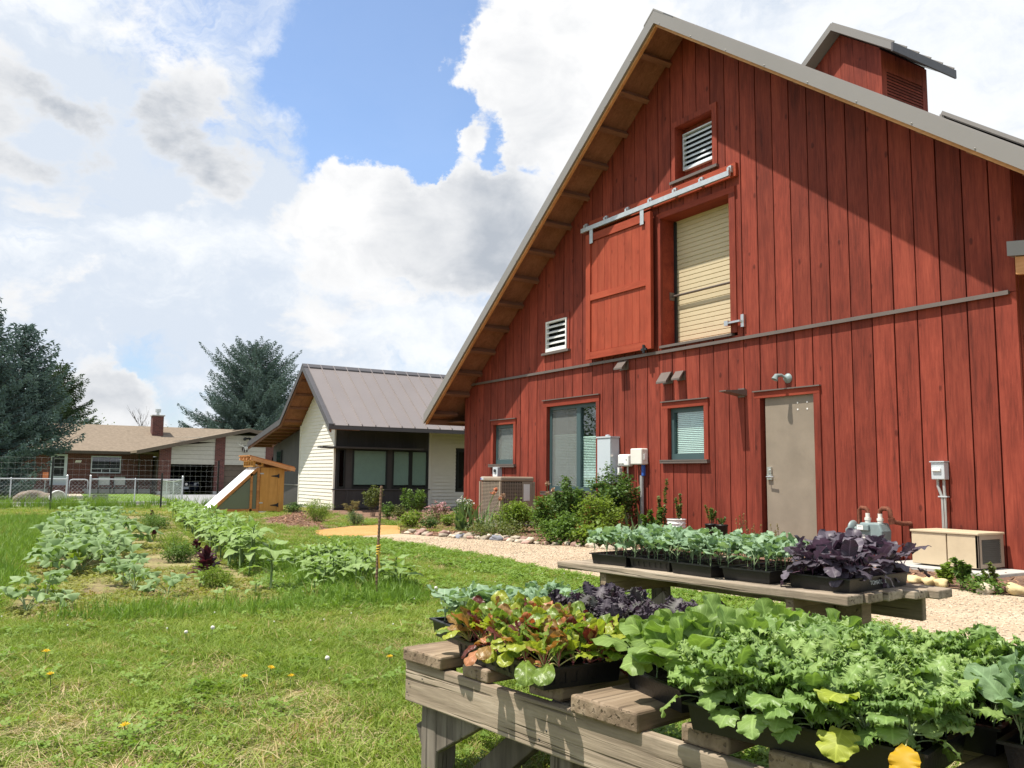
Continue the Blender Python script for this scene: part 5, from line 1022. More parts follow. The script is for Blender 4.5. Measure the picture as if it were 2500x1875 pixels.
mb = MB(); mb.tube([(-8.50, W - 0.03, 2.53), (-8.52, W - 0.12, 2.57), (-8.55, W - 0.19, 2.56), (-8.56, W - 0.22, 2.50)], [0.018, 0.022, 0.035, 0.05], 10); mb.build('lamp_head', MT['metergrey'], gl, True)
# air conditioner
ax0, ax1, ay0, ay1, az0, az1 = -15.70, -14.88, 9.0, 9.80, 0.12, 0.93
ac = thing('air_conditioner', 'taupe air conditioner condenser with wire grille at the barn corner', 'air conditioner', (-15.3, 9.4, 0.0))
mb = MB(); mb.box((ax0 - 0.06, ay0 - 0.06, 0.0), (ax1 + 0.06, ay1 + 0.06, az0 - 0.005)); mb.build('pad', MT['concrete'], ac)
mb = MB(); mb.box((ax0 + 0.03, ay0 + 0.03, az0), (ax1 - 0.03, ay1 - 0.03, az1)); mb.build('coil_core', MT['inside'], ac)
mb = MB(); mb.box((ax0 - 0.01, ay0 - 0.01, az1), (ax1 + 0.01, ay1 + 0.01, az1 + 0.10)); mb.build('top_cover', MT['taupe_ac'], ac, bevel=0.03)
mb = MB()
for (x, y) in ((ax0, ay0), (ax1, ay0), (ax1, ay1), (ax0, ay1)): mb.box((x - 0.022, y - 0.022, az0), (x + 0.022, y + 0.022, az1))
mb.box((ax1 - 0.01, ay0 + 0.52, az0), (ax1 + 0.006, ay1, az1)); mb.box((ax0, ay0 - 0.01, az0), (ax1, ay0 + 0.01, az0 + 0.05)); mb.box((ax1 - 0.01, ay0, az0), (ax1 + 0.01, ay1, az0 + 0.05)); mb.build('corner_post', MT['taupe_ac'], ac)
mb = MB(); n = 26
for k in range(n): z = az0 + 0.06 + k * (az1 - az0 - 0.07) / n; mb.box((ax0, ay0 - 0.004, z), (ax1, ay0 + 0.006, z + 0.014)); mb.box((ax1 - 0.006, ay0, z), (ax1 + 0.004, ay0 + 0.52, z + 0.014))
for k in range(1, 14): x = ax0 + k * (ax1 - ax0) / 14; mb.box((x - 0.004, ay0 - 0.008, az0 + 0.05), (x + 0.004, ay0 - 0.004, az1)); y = ay0 + k * 0.52 / 9; (k < 9) and mb.box((ax1 + 0.004, y - 0.004, az0 + 0.05), (ax1 + 0.008, y + 0.004, az1))
mb.build('wire_grille', MT['taupe_ac'], ac)
mb = MB(); mb.box((ax1 + 0.007, ay0 + 0.55, az0 + 0.42), (ax1 + 0.010, ay0 + 0.70, az1 - 0.05)); mb.build('sticker', MT['white'], ac)
mb = MB(); mb.box((ax0 + 0.02, ay0 - 0.016, az1 + 0.03), (ax0 + 0.15, ay0 - 0.011, az1 + 0.075)); mb.build('badge', MT['lgrey'], ac); mb = MB(); mb.box((ax0 + 0.025, ay0 - 0.018, az1 + 0.035), (ax0 + 0.06, ay0 - 0.0165, az1 + 0.07)); mb.build('badge_mark', MT['blue'], ac)
# generator on its pad
gn = thing('standby_generator', 'low sand-beige generator cabinet on a pale pad at the right', 'generator', (-5.8, 9.8, 0))
mb = MB(); mb.box((-6.55, 9.28, 0.0), (-5.12, 10.06, 0.055)); mb.build('pad', MT['white'] if False else MT['concrete'], gn, bevel=0.01)
gx0, gx1, gy0, gy1 = -6.22, -5.42, 9.50, 10.02
for a, b in ((gx0, -5.795), (-5.78, gx1)): mb = MB(); mb.box((a, gy0, 0.075), (b, gy0 + 0.03, 0.44)); mb.build('front_panel', MT['tan_gen'], gn, bevel=0.004)
mb = MB(); mb.box((gx0 + 0.002, gy0 + 0.031, 0.07), (gx1 - 0.035, gy1, 0.44)); mb.build('case', MT['taupe_ac'], gn)
mb = MB(); mb.box((gx0 - 0.012, gy0 - 0.014, 0.442), (gx1 + 0.012, gy1 + 0.01, 0.468)); mb.build('lid', MT['tan_gen'], gn, bevel=0.006)
mb = MB(); mb.box((gx1 - 0.03, gy0, 0.075), (gx1, gy0 + 0.07, 0.44)); mb.box((gx1 - 0.03, gy1 - 0.06, 0.075), (gx1, gy1, 0.44)); mb.box((gx1 - 0.03, gy0 + 0.07, 0.39), (gx1, gy1 - 0.06, 0.44)); mb.box((gx1 - 0.03, gy0 + 0.07, 0.075), (gx1, gy1 - 0.06, 0.12)); mb.build('end_frame', MT['taupe_ac'], gn)
for k in range(12): z = 0.122 + k * 0.0223; mb = MB(); mb.hexa([(gx1 - 0.028, gy0 + 0.07, z), (gx1 - 0.006, gy0 + 0.07, z), (gx1 - 0.006, gy1 - 0.06, z), (gx1 - 0.028, gy1 - 0.06, z), (gx1 - 0.028, gy0 + 0.07, z + 0.019), (gx1 - 0.018, gy0 + 0.07, z + 0.019), (gx1 - 0.018, gy1 - 0.06, z + 0.019), (gx1 - 0.028, gy1 - 0.06, z + 0.019)]); mb.build('louver_slat', MT['dkgrille'], gn)
# gas meter
gm = thing('gas_meter', 'grey gas meter with rusty pipe loops on the wall', 'gas meter', (-6.93, 9.8, 0))
def pipe(pts, r, mat, name='pipe'): mb = MB(); mb.tube(pts, r, 10); return mb.build(name, mat, gm, True)
Y = 9.80
mb = MB(); mb.prism([(-7.10, 0.16), (-6.78, 0.16), (-6.76, 0.40), (-6.80, 0.50), (-7.08, 0.50), (-7.12, 0.40)], 1, Y - 0.09, Y + 0.12); mb.build('meter_body', MT['metergrey'], gm, bevel=0.02)
mb = MB(); mb.box((-7.10, Y - 0.13, 0.40), (-6.93, Y - 0.092, 0.475)); mb.build('index_box', MT['metergrey'], gm, bevel=0.008)
mb = MB(); mb.box((-7.09, Y - 0.134, 0.41), (-7.0, Y - 0.131, 0.465)); ip = mb.build('index_plate', MT['white'], gm)
text('digits', '0 0 0 0', (-7.045, Y - 0.1345, 0.447), (math.pi / 2, 0, 0), 0.016, MT['ink'], gm, 0.0004)
mb = MB(); mb.box((-7.07, Y - 0.094, 0.26), (-7.0, Y - 0.091, 0.35)); mb.build('tag', MT['offwhite'], gm)
mb = MB(); mb.lathe([(0.0, 0.5), (0.14, 0.495), (0.14, 0.505), (0, 0.51)], (0, 0, 0), 8)
for x in (-7.02, -6.84):
    mb = MB(); mb.lathe([(0.035, 0.50), (0.035, 0.53), (0.042, 0.53), (0.042, 0.56), (0.028, 0.56), (0.028, 0.62), (0.0, 0.62)], (x, Y, 0), 14); mb.build('union', MT['offwhite'], gm, False)
pipe([(-7.02, Y, 0.62), (-7.02, Y, 0.655), (-7.05, Y, 0.68), (-7.11, Y, 0.685), (-7.14, Y, 0.66), (-7.14, Y, 0.0)], 0.028, MT['rust'])
pipe([(-6.84, Y, 0.62), (-6.84, Y, 0.655), (-6.80, Y, 0.685), (-6.73, Y, 0.685), (-6.70, Y, 0.66), (-6.69, Y, 0.56), (-6.67, Y + 0.05, 0.52), (-6.62, Y + 0.14, 0.50), (-6.62, WY, 0.50)], 0.030, MT['rust'])
mb = MB(); mb.tube([(-6.69, Y, 0.57), (-6.68, Y + 0.02, 0.50)], 0.042, 10); mb.build('elbow', MT['rust'], gm)
mb = MB(); mb.lathe([(0.0, -0.02), (0.105, -0.012), (0.11, 0.0), (0.09, 0.02), (0.04, 0.035), (0.0, 0.04)], (-7.24, Y, 0.41), 18, 0, 0); mb.build('regulator', MT['metergrey'], gm, True)
pipe([(-7.24, Y, 0.41), (-7.31, Y, 0.41), (-7.335, Y, 0.39), (-7.335, Y, 0.34)], 0.024, MT['metergrey'], 'regulator_vent'); pipe([(-7.24, Y, 0.41), (-7.14, Y, 0.41)], 0.03, MT['metergrey'], 'regulator_neck')
# bucket and pots by the wall
bk = thing('white_bucket', 'white ribbed plastic bucket standing against the red wall', 'bucket', (-10.55, 9.75, 0.0))
mb = MB(); mb.lathe([(0.0, 0.02), (0.135, 0.02), (0.15, 0.24), (0.158, 0.245), (0.158, 0.262), (0.151, 0.266), (0.152, 0.29), (0.160, 0.295), (0.160, 0.31), (0.153, 0.315), (0.155, 0.36), (0.162, 0.362), (0.162, 0.378), (0.147, 0.378), (0.14, 0.30), (0.0, 0.30)], (-10.55, 9.75, 0), 28); mb.build('pail', MT['white'], bk, True)
mb = MB(); mb.lathe([(0.139, 0.302), (0.0, 0.315)], (-10.55, 9.75, 0), 16); mb.build('soil', MT['soil'], bk)
mb = MB(); mb.tube([(-10.55 + 0.165 * math.cos(a), 9.75 - 0.165 * abs(math.sin(a)) * 0.98, 0.33 - 0.16 * math.sin(a)) for a in np.linspace(0, math.pi, 12)], 0.004, 5); mb.build('bail_handle', MT['galv'], bk)
for k, (x, label) in enumerate(((-9.62, 'left black nursery pot standing by the wall'), (-9.39, 'right black nursery pot standing by the wall'))):
    pt = thing('nursery_pot', label, 'pot', (x, 9.6, 0), 0, 'black nursery pots'); mb = MB(); mb.lathe([(0.0, 0.05), (0.075, 0.05), (0.088, 0.33), (0.094, 0.33), (0.094, 0.35), (0.083, 0.35), (0.08, 0.31), (0, 0.31)], (x, 9.6, 0), 20); mb.lathe([(0.07, 0.0), (0.078, 0.05), (0, 0.05)], (x, 9.6, 0), 12); mb.build('pot_wall', MT['black'], pt, True)
    mb = MB(); mb.lathe([(0.079, 0.312), (0, 0.32)], (x, 9.6, 0), 14); mb.build('soil', MT['soil'], pt)

# ------------------------------------------------------------ shrubs and flowers in the beds
GR = {
    'mid': leafmat('mid_green_leaves', (0.070, 0.130, 0.028), (0.12, 0.20, 0.045), (0.17, 0.25, 0.07), 0.35, 0.5, pos=0.6, pscale=6),
    'dark': leafmat('dark_green_leaves', (0.060, 0.112, 0.032), (0.10, 0.17, 0.050), (0.16, 0.235, 0.075), 0.3, 0.45, pos=0.6, pscale=6),
    'bright': leafmat('bright_green_leaves', (0.13, 0.20, 0.035), (0.20, 0.28, 0.055), (0.27, 0.33, 0.085), 0.4, 0.5, pos=0.6, pscale=6),
    'blue': leafmat('blue_green_leaves', (0.075, 0.125, 0.060), (0.11, 0.17, 0.085), (0.15, 0.21, 0.11), 0.3, 0.55, pos=0.6, pscale=6),
    'olive': leafmat('olive_leaves', (0.085, 0.11, 0.035), (0.14, 0.165, 0.055), (0.20, 0.22, 0.09), 0.35, 0.5, pos=0.6, pscale=6)}
MT['stem'] = pmat('green_stem', (0.11, 0.15, 0.045), 0.6)
MT['twig'] = pmat('brown_twig', (0.10, 0.075, 0.05), 0.8)
def shrub(name, label, x, y, h, wd, mat, n=900, leaf=0.05, seed=0, shape='dome', cat='shrub', stems=9, flowers=None, lean=0.0, sq=1.0, flat=0.3, twig='twig', z=0.0):
    rg = np.random.default_rng(seed + int(abs(x * 97) + abs(y * 131))); s = thing(name, label, cat, (x, y, z)); r = wd / 2
    mb = MB(); C = []; per = n // stems
    for k in range(stems):
        a = 6.283 * k / stems + rg.normal(0, 0.3); q = r * math.sqrt(rg.uniform(0.03, 1)); tip = np.array([q * math.cos(a), q * math.sin(a), 0]); f = q / r
        hh = {'dome': h * math.sqrt(max(0.12, 1 - 0.75 * f * f)), 'tall': h * (1 - 0.35 * f), 'spiky': h * rg.uniform(0.55, 1.0), 'cone': h * (1 - 0.7 * f)}[shape] * rg.uniform(0.82, 1.05)
        tip[2] = hh; tip[0] += lean * hh; p0 = np.array([tip[0] * 0.18, tip[1] * 0.18, 0]); mid = (p0 + tip) / 2 + np.array([0, 0, 0.12 * hh])
        mb.tube([p0, mid, tip], [0.006, 0.004, 0.0015], 4, 0, False)
        u = rg.uniform(0.16 if shape != 'tall' else 0.25, 1.0, per)[:, None] ** 0.8; P = (1 - u) ** 2 * p0 + 2 * u * (1 - u) * mid + u ** 2 * tip
        sp = {'dome': 0.30, 'tall': 0.20, 'spiky': 0.10, 'cone': 0.25}[shape] * r
        C.append(P + rg.normal(0, 1, (per, 3)) * np.array([sp, sp, sp * 0.7]) * (1.25 - 0.75 * u))
    C = np.concatenate(C); C[:, 2] = np.abs(C[:, 2]) + 0.01; V, F = leaves_cloud(rg, C, leaf, flat, sq)
    kind(inst(np_mesh('foliage', V, F, mat), 'foliage', s), 'stuff'); o = mb.build('stem', MT[twig], None); o.parent = s
    if flowers:
        fm, cnt, fs = flowers; top = C[np.argsort(-C[:, 2] - 0.3 * rg.random(len(C)) * h)][:cnt * 2][::2]
        V, F = leaves_cloud(rg, np.repeat(top, 4, 0) + rg.normal(0, fs * 0.3, (len(top) * 4, 3)), fs, 0.8, 1.4); kind(inst(np_mesh('blossom', V, F, fm), 'blossom', s), 'stuff')
    return s
MT['pinkpetal'] = leafmat('pink_petals', (0.50, 0.26, 0.27), (0.62, 0.40, 0.40), None, 0.3, 0.6, tint=(1, 0.9, 0.9)); MT['whitepetal'] = leafmat('white_petals', (0.70, 0.70, 0.64), (0.75, 0.75, 0.72), None, 0.3, 0.6, tint=(1, 1, 1)); MT['peach'] = leafmat('peach_iris_petals', (0.62, 0.26, 0.15), (0.70, 0.36, 0.22), None, 0.35, 0.6, tint=(1, .9, .8)); MT['fade'] = leafmat('faded_petals', (0.36, 0.24, 0.16), (0.50, 0.36, 0.26), None, 0.25, 0.7, tint=(1, .9, .8))
# before the cream house
shrub('low_shrub', 'low dark green bush at the foot of the orange shed', -22.7, 7.25, 0.30, 0.42, GR['dark'], 700, 0.05, 1)
shrub('feathery_shrub', 'bright feathery green bush before the cream gable wall', -18.1, 6.3, 0.50, 0.68, GR['bright'], 2600, 0.045, 2, 'dome', stems=16, sq=0.45, twig='stem')
shrub('low_shrub', 'blue-green mound beside the orange gravel path', -16.7, 6.62, 0.31, 0.36, GR['blue'], 1100, 0.035, 3, stems=12, sq=0.6)
shrub('tall_shrub', 'tall open shrub under the left house window', -20.0, 8.4, 0.92, 0.52, GR['olive'], 900, 0.065, 4, 'tall', stems=8)
shrub('low_shrub', 'rounded green bush between the two tall shrubs', -18.4, 8.1, 0.42, 0.34, GR['mid'], 800, 0.045, 5)
shrub('low_shrub', 'pale loose bush beside the right tall shrub', -17.8, 8.1, 0.34, 0.36, GR['olive'], 700, 0.045, 6)
shrub('tall_shrub', 'tall leafy shrub under the double house window', -18.4, 8.75, 0.95, 0.62, GR['mid'], 1300, 0.065, 7, 'tall', stems=10)
shrub('low_shrub', 'bright yellow-green bush at the end of the stone edging', -15.3, 7.25, 0.40, 0.44, GR['bright'], 1100, 0.05, 8, stems=11)
shrub('low_shrub', 'dark small-leaved bush just behind the first edging stones', -14.95, 7.45, 0.30, 0.32, GR['dark'], 900, 0.036, 9, stems=11)
shrub('flowering_shrub', 'loose bush of faded pink flowers by the cream wall', -16.2, 8.25, 0.46, 0.62, GR['olive'], 700, 0.045, 10, flowers=(MT['pinkpetal'], 90, 0.045))
shrub('low_shrub', 'yellowish low bush left of the iris clump', -15.6, 8.2, 0.28, 0.40, GR['bright'], 800, 0.045, 11)
shrub('flowering_shrub', 'green bush with white flowers at the barn corner', -16.7, 9.2, 0.58, 0.46, GR['mid'], 1000, 0.05, 12, flowers=(MT['whitepetal'], 26, 0.05))
shrub('dry_grass_tuft', 'dry pale grass tuft by the charcoal bay', -21.2, 8.3, 0.36, 0.40, leafmat('dry_blades', (0.26, 0.22, 0.12), (0.36, 0.31, 0.18), None, 0.2, 0.7), 160, 0.16, 13, 'spiky', 'grass tuft', sq=0.12)
# before the barn
shrub('flowering_shrub', 'bright yellow-green bush before the air conditioner', -13.50, 8.50, 0.57, 0.82, GR['bright'], 2900, 0.054, 14, stems=14, twig='stem')
shrub('leafy_shrub', 'big dark green shrub reaching the double window sill', -11.75, 8.50, 1.09, 0.68, GR['dark'], 2714, 0.069, 15, 'tall', stems=14)
shrub('leafy_shrub', 'mid green shrub leaning on the left of the big dark one', -12.35, 8.45, 0.81, 0.65, GR['mid'], 2088, 0.062, 16, stems=13)
shrub('leafy_shrub', 'light green bush right of the big dark shrub', -11.15, 8.60, 0.77, 0.81, GR['bright'], 2923, 0.056, 17, stems=15)
shrub('low_shrub', 'low olive patch on the stone edging before the condenser', -12.40, 7.45, 0.22, 1.05, GR['olive'], 1595, 0.050, 18, stems=14)
shrub('low_shrub', 'leafy patch spilling over the stones below the dark shrub', -10.95, 7.75, 0.44, 0.84, GR['mid'], 1885, 0.062, 19, stems=12)
shrub('low_shrub', 'yellow-green low plant spilling over the stones', -10.45, 7.95, 0.31, 0.65, GR['bright'], 1015, 0.067, 20)
shrub('climbing_shrub', 'dark bushy shrub in front of the electrical cabinet', -11.95, 9.55, 1.29, 1.02, GR['dark'], 3549, 0.073, 21, 'tall', stems=16)
shrub('tall_weed', 'thin tall weed against the red boards', -10.75, 9.65, 1.07, 0.29, GR['olive'], 319, 0.067, 22, 'spiky', 'weed', 4)
shrub('low_shrub', 'leafy weed left of the white bucket', -10.75, 9.40, 0.55, 0.40, GR['mid'], 551, 0.095, 23, 'spiky', stems=6)
shrub('bucket_plant', 'spindly plant growing in the white bucket', -10.50, 9.78, 0.53, 0.19, GR['olive'], 246, 0.067, 24, 'spiky', 'plant', 4, z=0.31)
shrub('potted_plant', 'feathery seedling in the left black pot', -9.60, 9.60, 0.36, 0.20, GR['mid'], 377, 0.050, 25, 'spiky', 'plant', 5, sq=0.5, z=0.31)
shrub('potted_plant', 'short sprig in the right black pot', -9.40, 9.60, 0.18, 0.18, GR['dark'], 130, 0.050, 26, 'spiky', 'plant', 4, sq=0.5, z=0.31)
shrub('low_shrub', 'pale leafy weed left of the black pots', -9.85, 9.55, 0.26, 0.19, GR['bright'], 130, 0.067, 27, 'spiky', stems=4)
for k, (x, y, h) in enumerate([(-8.2, 8.9, 0.62), (-8.0, 8.8, 0.66), (-7.78, 8.9, 0.58), (-8.45, 9.0, 0.60), (-7.6, 8.8, 0.52)]):
    shrub('flower_spike', 'slender brownish flower spike before the taupe door', x, y, h, 0.18, leafmat('dull_purple_spikes', (0.15, 0.12, 0.06), (0.22, 0.19, 0.07), (0.20, 0.13, 0.13), 0.3, 0.6, pos=0.5, pscale=8) if k == 0 else bpy.data.materials['dull_purple_spikes'], 130, 0.028, 28 + k, 'spiky', 'flower', 4)['group'] = 'flower spikes before the door'
shrub('leafy_weed', 'tallest green weed in front of the generator', -4.80, 8.12, 0.36, 0.22, GR['mid'], 240, 0.075, 33, 'spiky', 'weed', 5)
shrub('leafy_weed', 'green weed right of the tallest one by the generator pad', -4.56, 8.2, 0.31, 0.20, GR['olive'], 200, 0.06, 34, 'spiky', 'weed', 4)
shrub('leafy_weed', 'broad green weed left of the tallest one', -4.97, 8.15, 0.26, 0.20, GR['bright'], 150, 0.085, 35, 'spiky', 'weed', 4)
shrub('leafy_weed', 'low spreading weed over the white stone', -4.55, 8.02, 0.14, 0.40, GR['mid'], 420, 0.05, 36, cat='weed')
# irises
MT['irisleaf'] = leafmat('iris_blades', (0.085, 0.14, 0.065), (0.13, 0.20, 0.085), (0.19, 0.26, 0.10), 0.3, 0.45)
def blade_mesh(L, w0, bend, seed):
    rg = random.Random(seed); V, F = [], []; n = 6
    for i in range(n + 1):
        u = i / n; ww = w0 * (1 - u ** 2.2) * (0.75 + 0.5 * u * (1 - u) * 2) + 0.0008; x = bend * L * u * u; z = L * (u - 0.25 * bend * u * u)
        V += [(x, -ww, z), (x - 0.004, 0, z), (x, ww, z)]
    for i in range(n):
        for j in range(2): a = i * 3 + j; F.append((a, a + 1, a + 4, a + 3))
    return np_mesh('blade', V, F, MT['irisleaf'], True)
IB = [blade_mesh(L, 0.026, b, k) for k, (L, b) in enumerate([(0.5, 0.1), (0.42, 0.35), (0.55, 0.2), (0.36, 0.6), (0.46, 0.02)])]
def iris(label, x, y, h, n, seed, flowers=None):
    rg = random.Random(seed); s = thing('iris_clump', label, 'iris', (x, y, 0))
    for k in range(n):
        m = rg.choice(IB); sc = h / 0.55 * rg.uniform(0.8, 1.15); a = rg.uniform(0, 6.28)
        inst(m, 'blade', s, (rg.gauss(0, 0.08), rg.gauss(0, 0.08), 0), (0, rg.uniform(0.0, 0.45), a), sc)
    for k, (fx, fy, fz, fm) in enumerate(flowers or []):
        mb = MB(); mb.tube([(fx * 0.5, fy * 0.5, 0), (fx, fy, fz)], 0.005, 5); o = mb.build('stalk', MT['stem'], None); o.parent = s
        rr = np.random.default_rng(seed + k); V, F = leaves_cloud(rr, np.array([[fx, fy, fz]]) + rr.normal(0, 0.02, (16, 3)), 0.07, 1.0, 1.3); kind(inst(np_mesh('blossom', V, F, fm), 'blossom', s), 'stuff')
iris('iris clump with peach blooms at the barn corner', -14.35, 7.85, 0.72, 30, 1, [(0.3, 0.5, 0.72, MT['peach']), (0.45, 0.45, 0.78, MT['peach']), (0.38, 0.6, 0.62, MT['peach'])])
iris('leaning iris clump in front of the condenser', -13.8, 7.95, 0.58, 24, 2, [(0.25, 0.3, 0.66, MT['fade'])])
iris('iris clump between the condenser and the dark shrub', -13.0, 8.9, 0.68, 12, 3, [(-0.05, 0.0, 0.92, MT['fade']), (0.06, 0.05, 0.80, MT['fade']), (-0.12, 0.05, 0.74, MT['fade'])])
iris('short iris clump under the condenser grille', -13.45, 8.15, 0.40, 12, 5, [(-0.1, 0.1, 0.70, MT['fade'])])
iris('broad-bladed iris between the electrical shrub and the bucket', -11.2, 9.35, 0.58, 12, 4)

# ------------------------------------------------------------ edging stones
MT['stoneA'] = pmat('pale_river_stone', (0.42, 0.36, 0.28), 0.9, 0, 0.1, 0.30, 10, 0.5, 50, 0.45, rnd=0.35); MT['stoneB'] = pmat('pink_river_stone', (0.36, 0.235, 0.195), 0.9, 0, 0.1, 0.30, 10, 0.5, 50, 0.45, rnd=0.3); MT['stoneC'] = pmat('blue_grey_stone', (0.22, 0.23, 0.26), 0.85, 0, 0.15, 0.18, 8, 0.2, 60); MT['stoneD'] = pmat('dark_red_stone', (0.17, 0.085, 0.08), 0.8, 0, 0.15, 0.2, 8); MT['stoneE'] = pmat('yellow_stone', (0.55, 0.44, 0.24), 0.85, 0, 0.15, 0.2, 8)
SM = []
for k in range(6):
    mb = MB(); blob(mb, (0, 0, 0), (0.10, 0.07, 0.05), 12, 8, 0.20, k + 20); me = bpy.data.meshes.new('edging_stone'); me.from_pydata(mb.v, [], mb.f); me.polygons.foreach_set('use_smooth', [True] * len(mb.f)); SM.append(me)
SMM = {}
def stone(x, y, z, s, mk, label, group='river stones edging the flower bed', seed=0, stretch=(1, 1, 1)):
    rg = random.Random(seed + int(abs(x) * 1000)); k = rg.randrange(6); key = (k, mk)
    if key not in SMM: m = SM[k].copy(); m.materials.append(MT[mk]); SMM[key] = m
    o = inst(SMM[key], 'edging_stone', None, (x, y, z), (rg.gauss(0, 0.15), rg.gauss(0, 0.15), rg.uniform(0, 3.1)), tuple(s * q * rg.uniform(0.85, 1.15) for q in stretch)); tag(o, label, 'stone', group); return o
edge = [(-14.0, 6.42), (-13.76, 6.5), (-12.5, 6.92), (-12.0, 7.24), (-11.1, 7.27), (-10.6, 7.64), (-10.0, 7.76), (-9.0, 7.87), (-7.0, 7.97), (-5.3, 8.03)]
rg = random.Random(3)
for (a, b) in zip(edge[:-1], edge[1:]):
    L = math.hypot(b[0] - a[0], b[1] - a[1]); n = max(1, int(L / 0.135))
    for k in range(n):
        u = (k + 0.5) / n; x = a[0] + (b[0] - a[0]) * u + rg.gauss(0, 0.02); y = a[1] + (b[1] - a[1]) * u + rg.gauss(0, 0.025)
        for row in range(2 if x < -11.0 and rg.random() < 0.75 else 1):
            mk = 'stoneB' if rg.random() < 0.28 else 'stoneA'
            stone(x + rg.gauss(0, 0.02), y + row * 0.08, 0.028 + row * 0.035, rg.uniform(0.55, 1.05), mk, 'pinkish river stone in the row edging the flower bed' if mk == 'stoneB' else 'pale river stone in the row edging the flower bed', 'pinkish edging stones' if mk == 'stoneB' else 'pale edging stones', k)
stone(-11.95, 7.17, 0.04, 1.15, 'stoneC', 'large blue-grey stone in the pale stone edging', None or 'river stones edging the flower bed', 5); stone(-12.6, 6.86, 0.04, 1.05, 'stoneC', 'purplish grey stone left of the large blue-grey one', 'river stones edging the flower bed', 9)
stone(-4.50, 7.98, 0.05, 0.85, 'stoneA', 'round white stone under the weed by the generator', seed=3, stretch=(.8, 1, 1.3)); stone(-4.42, 8.2, 0.05, 0.8, 'stoneD', 'dark red stone behind the tan one', seed=4, stretch=(.8, 1, 1.3)); stone(-4.30, 8.14, 0.05, 1.15, 'stoneE', 'big tan stone at the right end of the bed', seed=5); stone(-4.12, 8.30, 0.05, 1.1, 'stoneC', 'grey stone at the right frame edge', seed=6); stone(-4.05, 8.08, 0.04, 1.0, 'stoneA', 'pale flat stone in front of the grey one', seed=7)
for k, (x, y) in enumerate([(-5.3, 8.12), (-5.12, 8.10), (-4.98, 8.07)]): stone(x, y, 0.05, 0.9, 'stoneE', ['left', 'middle', 'right'][k] + ' of three yellowish stones behind the back bench', seed=8 + k)
# ------------------------------------------------------------ weathered benches
MT['grey_wood_x'] = wood('weathered_timber_long', (0.13, 0.098, 0.068), (0.31, 0.25, 0.185), (0.48, 0.41, 0.32), 0, 26, 4, 0.45, 0.85, 0.7, 0.10, cracks=0.75, stain=(0.12, 0.095, 0.075, 0.55))
MT['grey_wood_y'] = wood('weathered_plank', (0.11, 0.075, 0.050), (0.25, 0.185, 0.125), (0.40, 0.315, 0.23), 1, 26, 4, 0.12, 0.85, 0.7, 0.12, cracks=0.45, stain=(0.10, 0.075, 0.055, 0.5))
MT['grey_wood_z'] = wood('weathered_leg_timber', (0.075, 0.062, 0.05), (0.16, 0.135, 0.11), (0.28, 0.245, 0.20), 2, 26, 4, 0.3, 0.85, 0.7, 0.1, cracks=0.6, stain=(0.07, 0.06, 0.05, 0.5))
def lbox(name, par, a, b, mat, bevel=0.006, wob=0.0, seed=0):
    """a timber in its bench's own frame, its ends split into segments so that it can be a little bowed and worn"""
    rg = random.Random(seed + int(abs(a[0] * 991 + a[1] * 577 + a[2] * 331))); mb = MB(); ax = max(range(3), key=lambda k: b[k] - a[k]); n = 7; R = []
    for i in range(n + 1):
        u = i / n; p = []; o1, o2 = rg.gauss(0, wob), rg.gauss(0, wob)
        for (s1, s2) in ((0, 0), (1, 0), (1, 1), (0, 1)):
            q = [0, 0, 0]; o = [k for k in range(3) if k != ax]; q[ax] = a[ax] + (b[ax] - a[ax]) * u
            q[o[0]] = (a[o[0]], b[o[0]])[s1] + o1 + rg.gauss(0, wob * 0.5); q[o[1]] = (a[o[1]], b[o[1]])[s2] + o2 * 0.6 + rg.gauss(0, wob * 0.5); p.append(q)
        R.append(p)
    if ax == 1: R = [[p[0], p[3], p[2], p[1]] for p in R]
    for i in range(n):
        for k in range(4): mb.face([R[i][k], R[i][(k + 1) % 4], R[i + 1][(k + 1) % 4], R[i + 1][k]])
    mb.face(R[0][::-1]); mb.face(R[-1])
    me = bpy.data.meshes.new(name); o = mb.build(name, mat, None); o.parent = par
    me = o.data; import bmesh
    bm = bmesh.new(); bm.from_mesh(me); bmesh.ops.remove_doubles(bm, verts=bm.verts, dist=0.0004); bmesh.ops.recalc_face_normals(bm, faces=bm.faces); bm.to_mesh(me); bm.free()
    b_ = o.modifiers.new('bevel', 'BEVEL'); b_.width = bevel; b_.segments = 2; b_.limit_method = 'ANGLE'; b_.angle_limit = math.radians(50)
    return o
def lbar(name, par, p, q, w_, h_, mat, up=(0, 0, 1)):
    mb = MB(); mb.bar(p, q, w_, h_, 0, up); o = mb.build(name, mat, None, bevel=0.005); o.parent = par; return o
TA = math.radians(8.6)
ft = thing('plank_bench', 'weathered front bench of spaced planks on a long grey rim board', 'bench', (-2.80, 1.31, 0), TA)
lbox('rim_board', ft, (0.0, 0.0, 0.268), (2.5, 0.038, 0.404), MT['grey_wood_x'], 0.005, 0.0025, 1)
lbox('rim_board', ft, (0.0, 0.86, 0.268), (2.5, 0.90, 0.404), MT['grey_wood_x'], 0.005, 0.002, 2)
for k, (u0, u1, off, th) in enumerate([(0.0, 0.225, -0.012, 0.048), (0.325, 0.455, 0.004, 0.042), (0.615, 0.755, 0.03, 0.046), (0.845, 1.085, -0.02, 0.052), (1.20, 1.34, 0.012, 0.046), (1.45, 1.60, 0.0, 0.046), (1.76, 2.00, 0.01, 0.046), (2.12, 2.34, 0.0, 0.046)]):
    lbox('plank', ft, (u0, off, 0.4055), (u1, 1.02 + 0.02 * (k % 3), 0.4055 + th - 0.0015), MT['grey_wood_y'], 0.007, 0.0022, 10 + k)
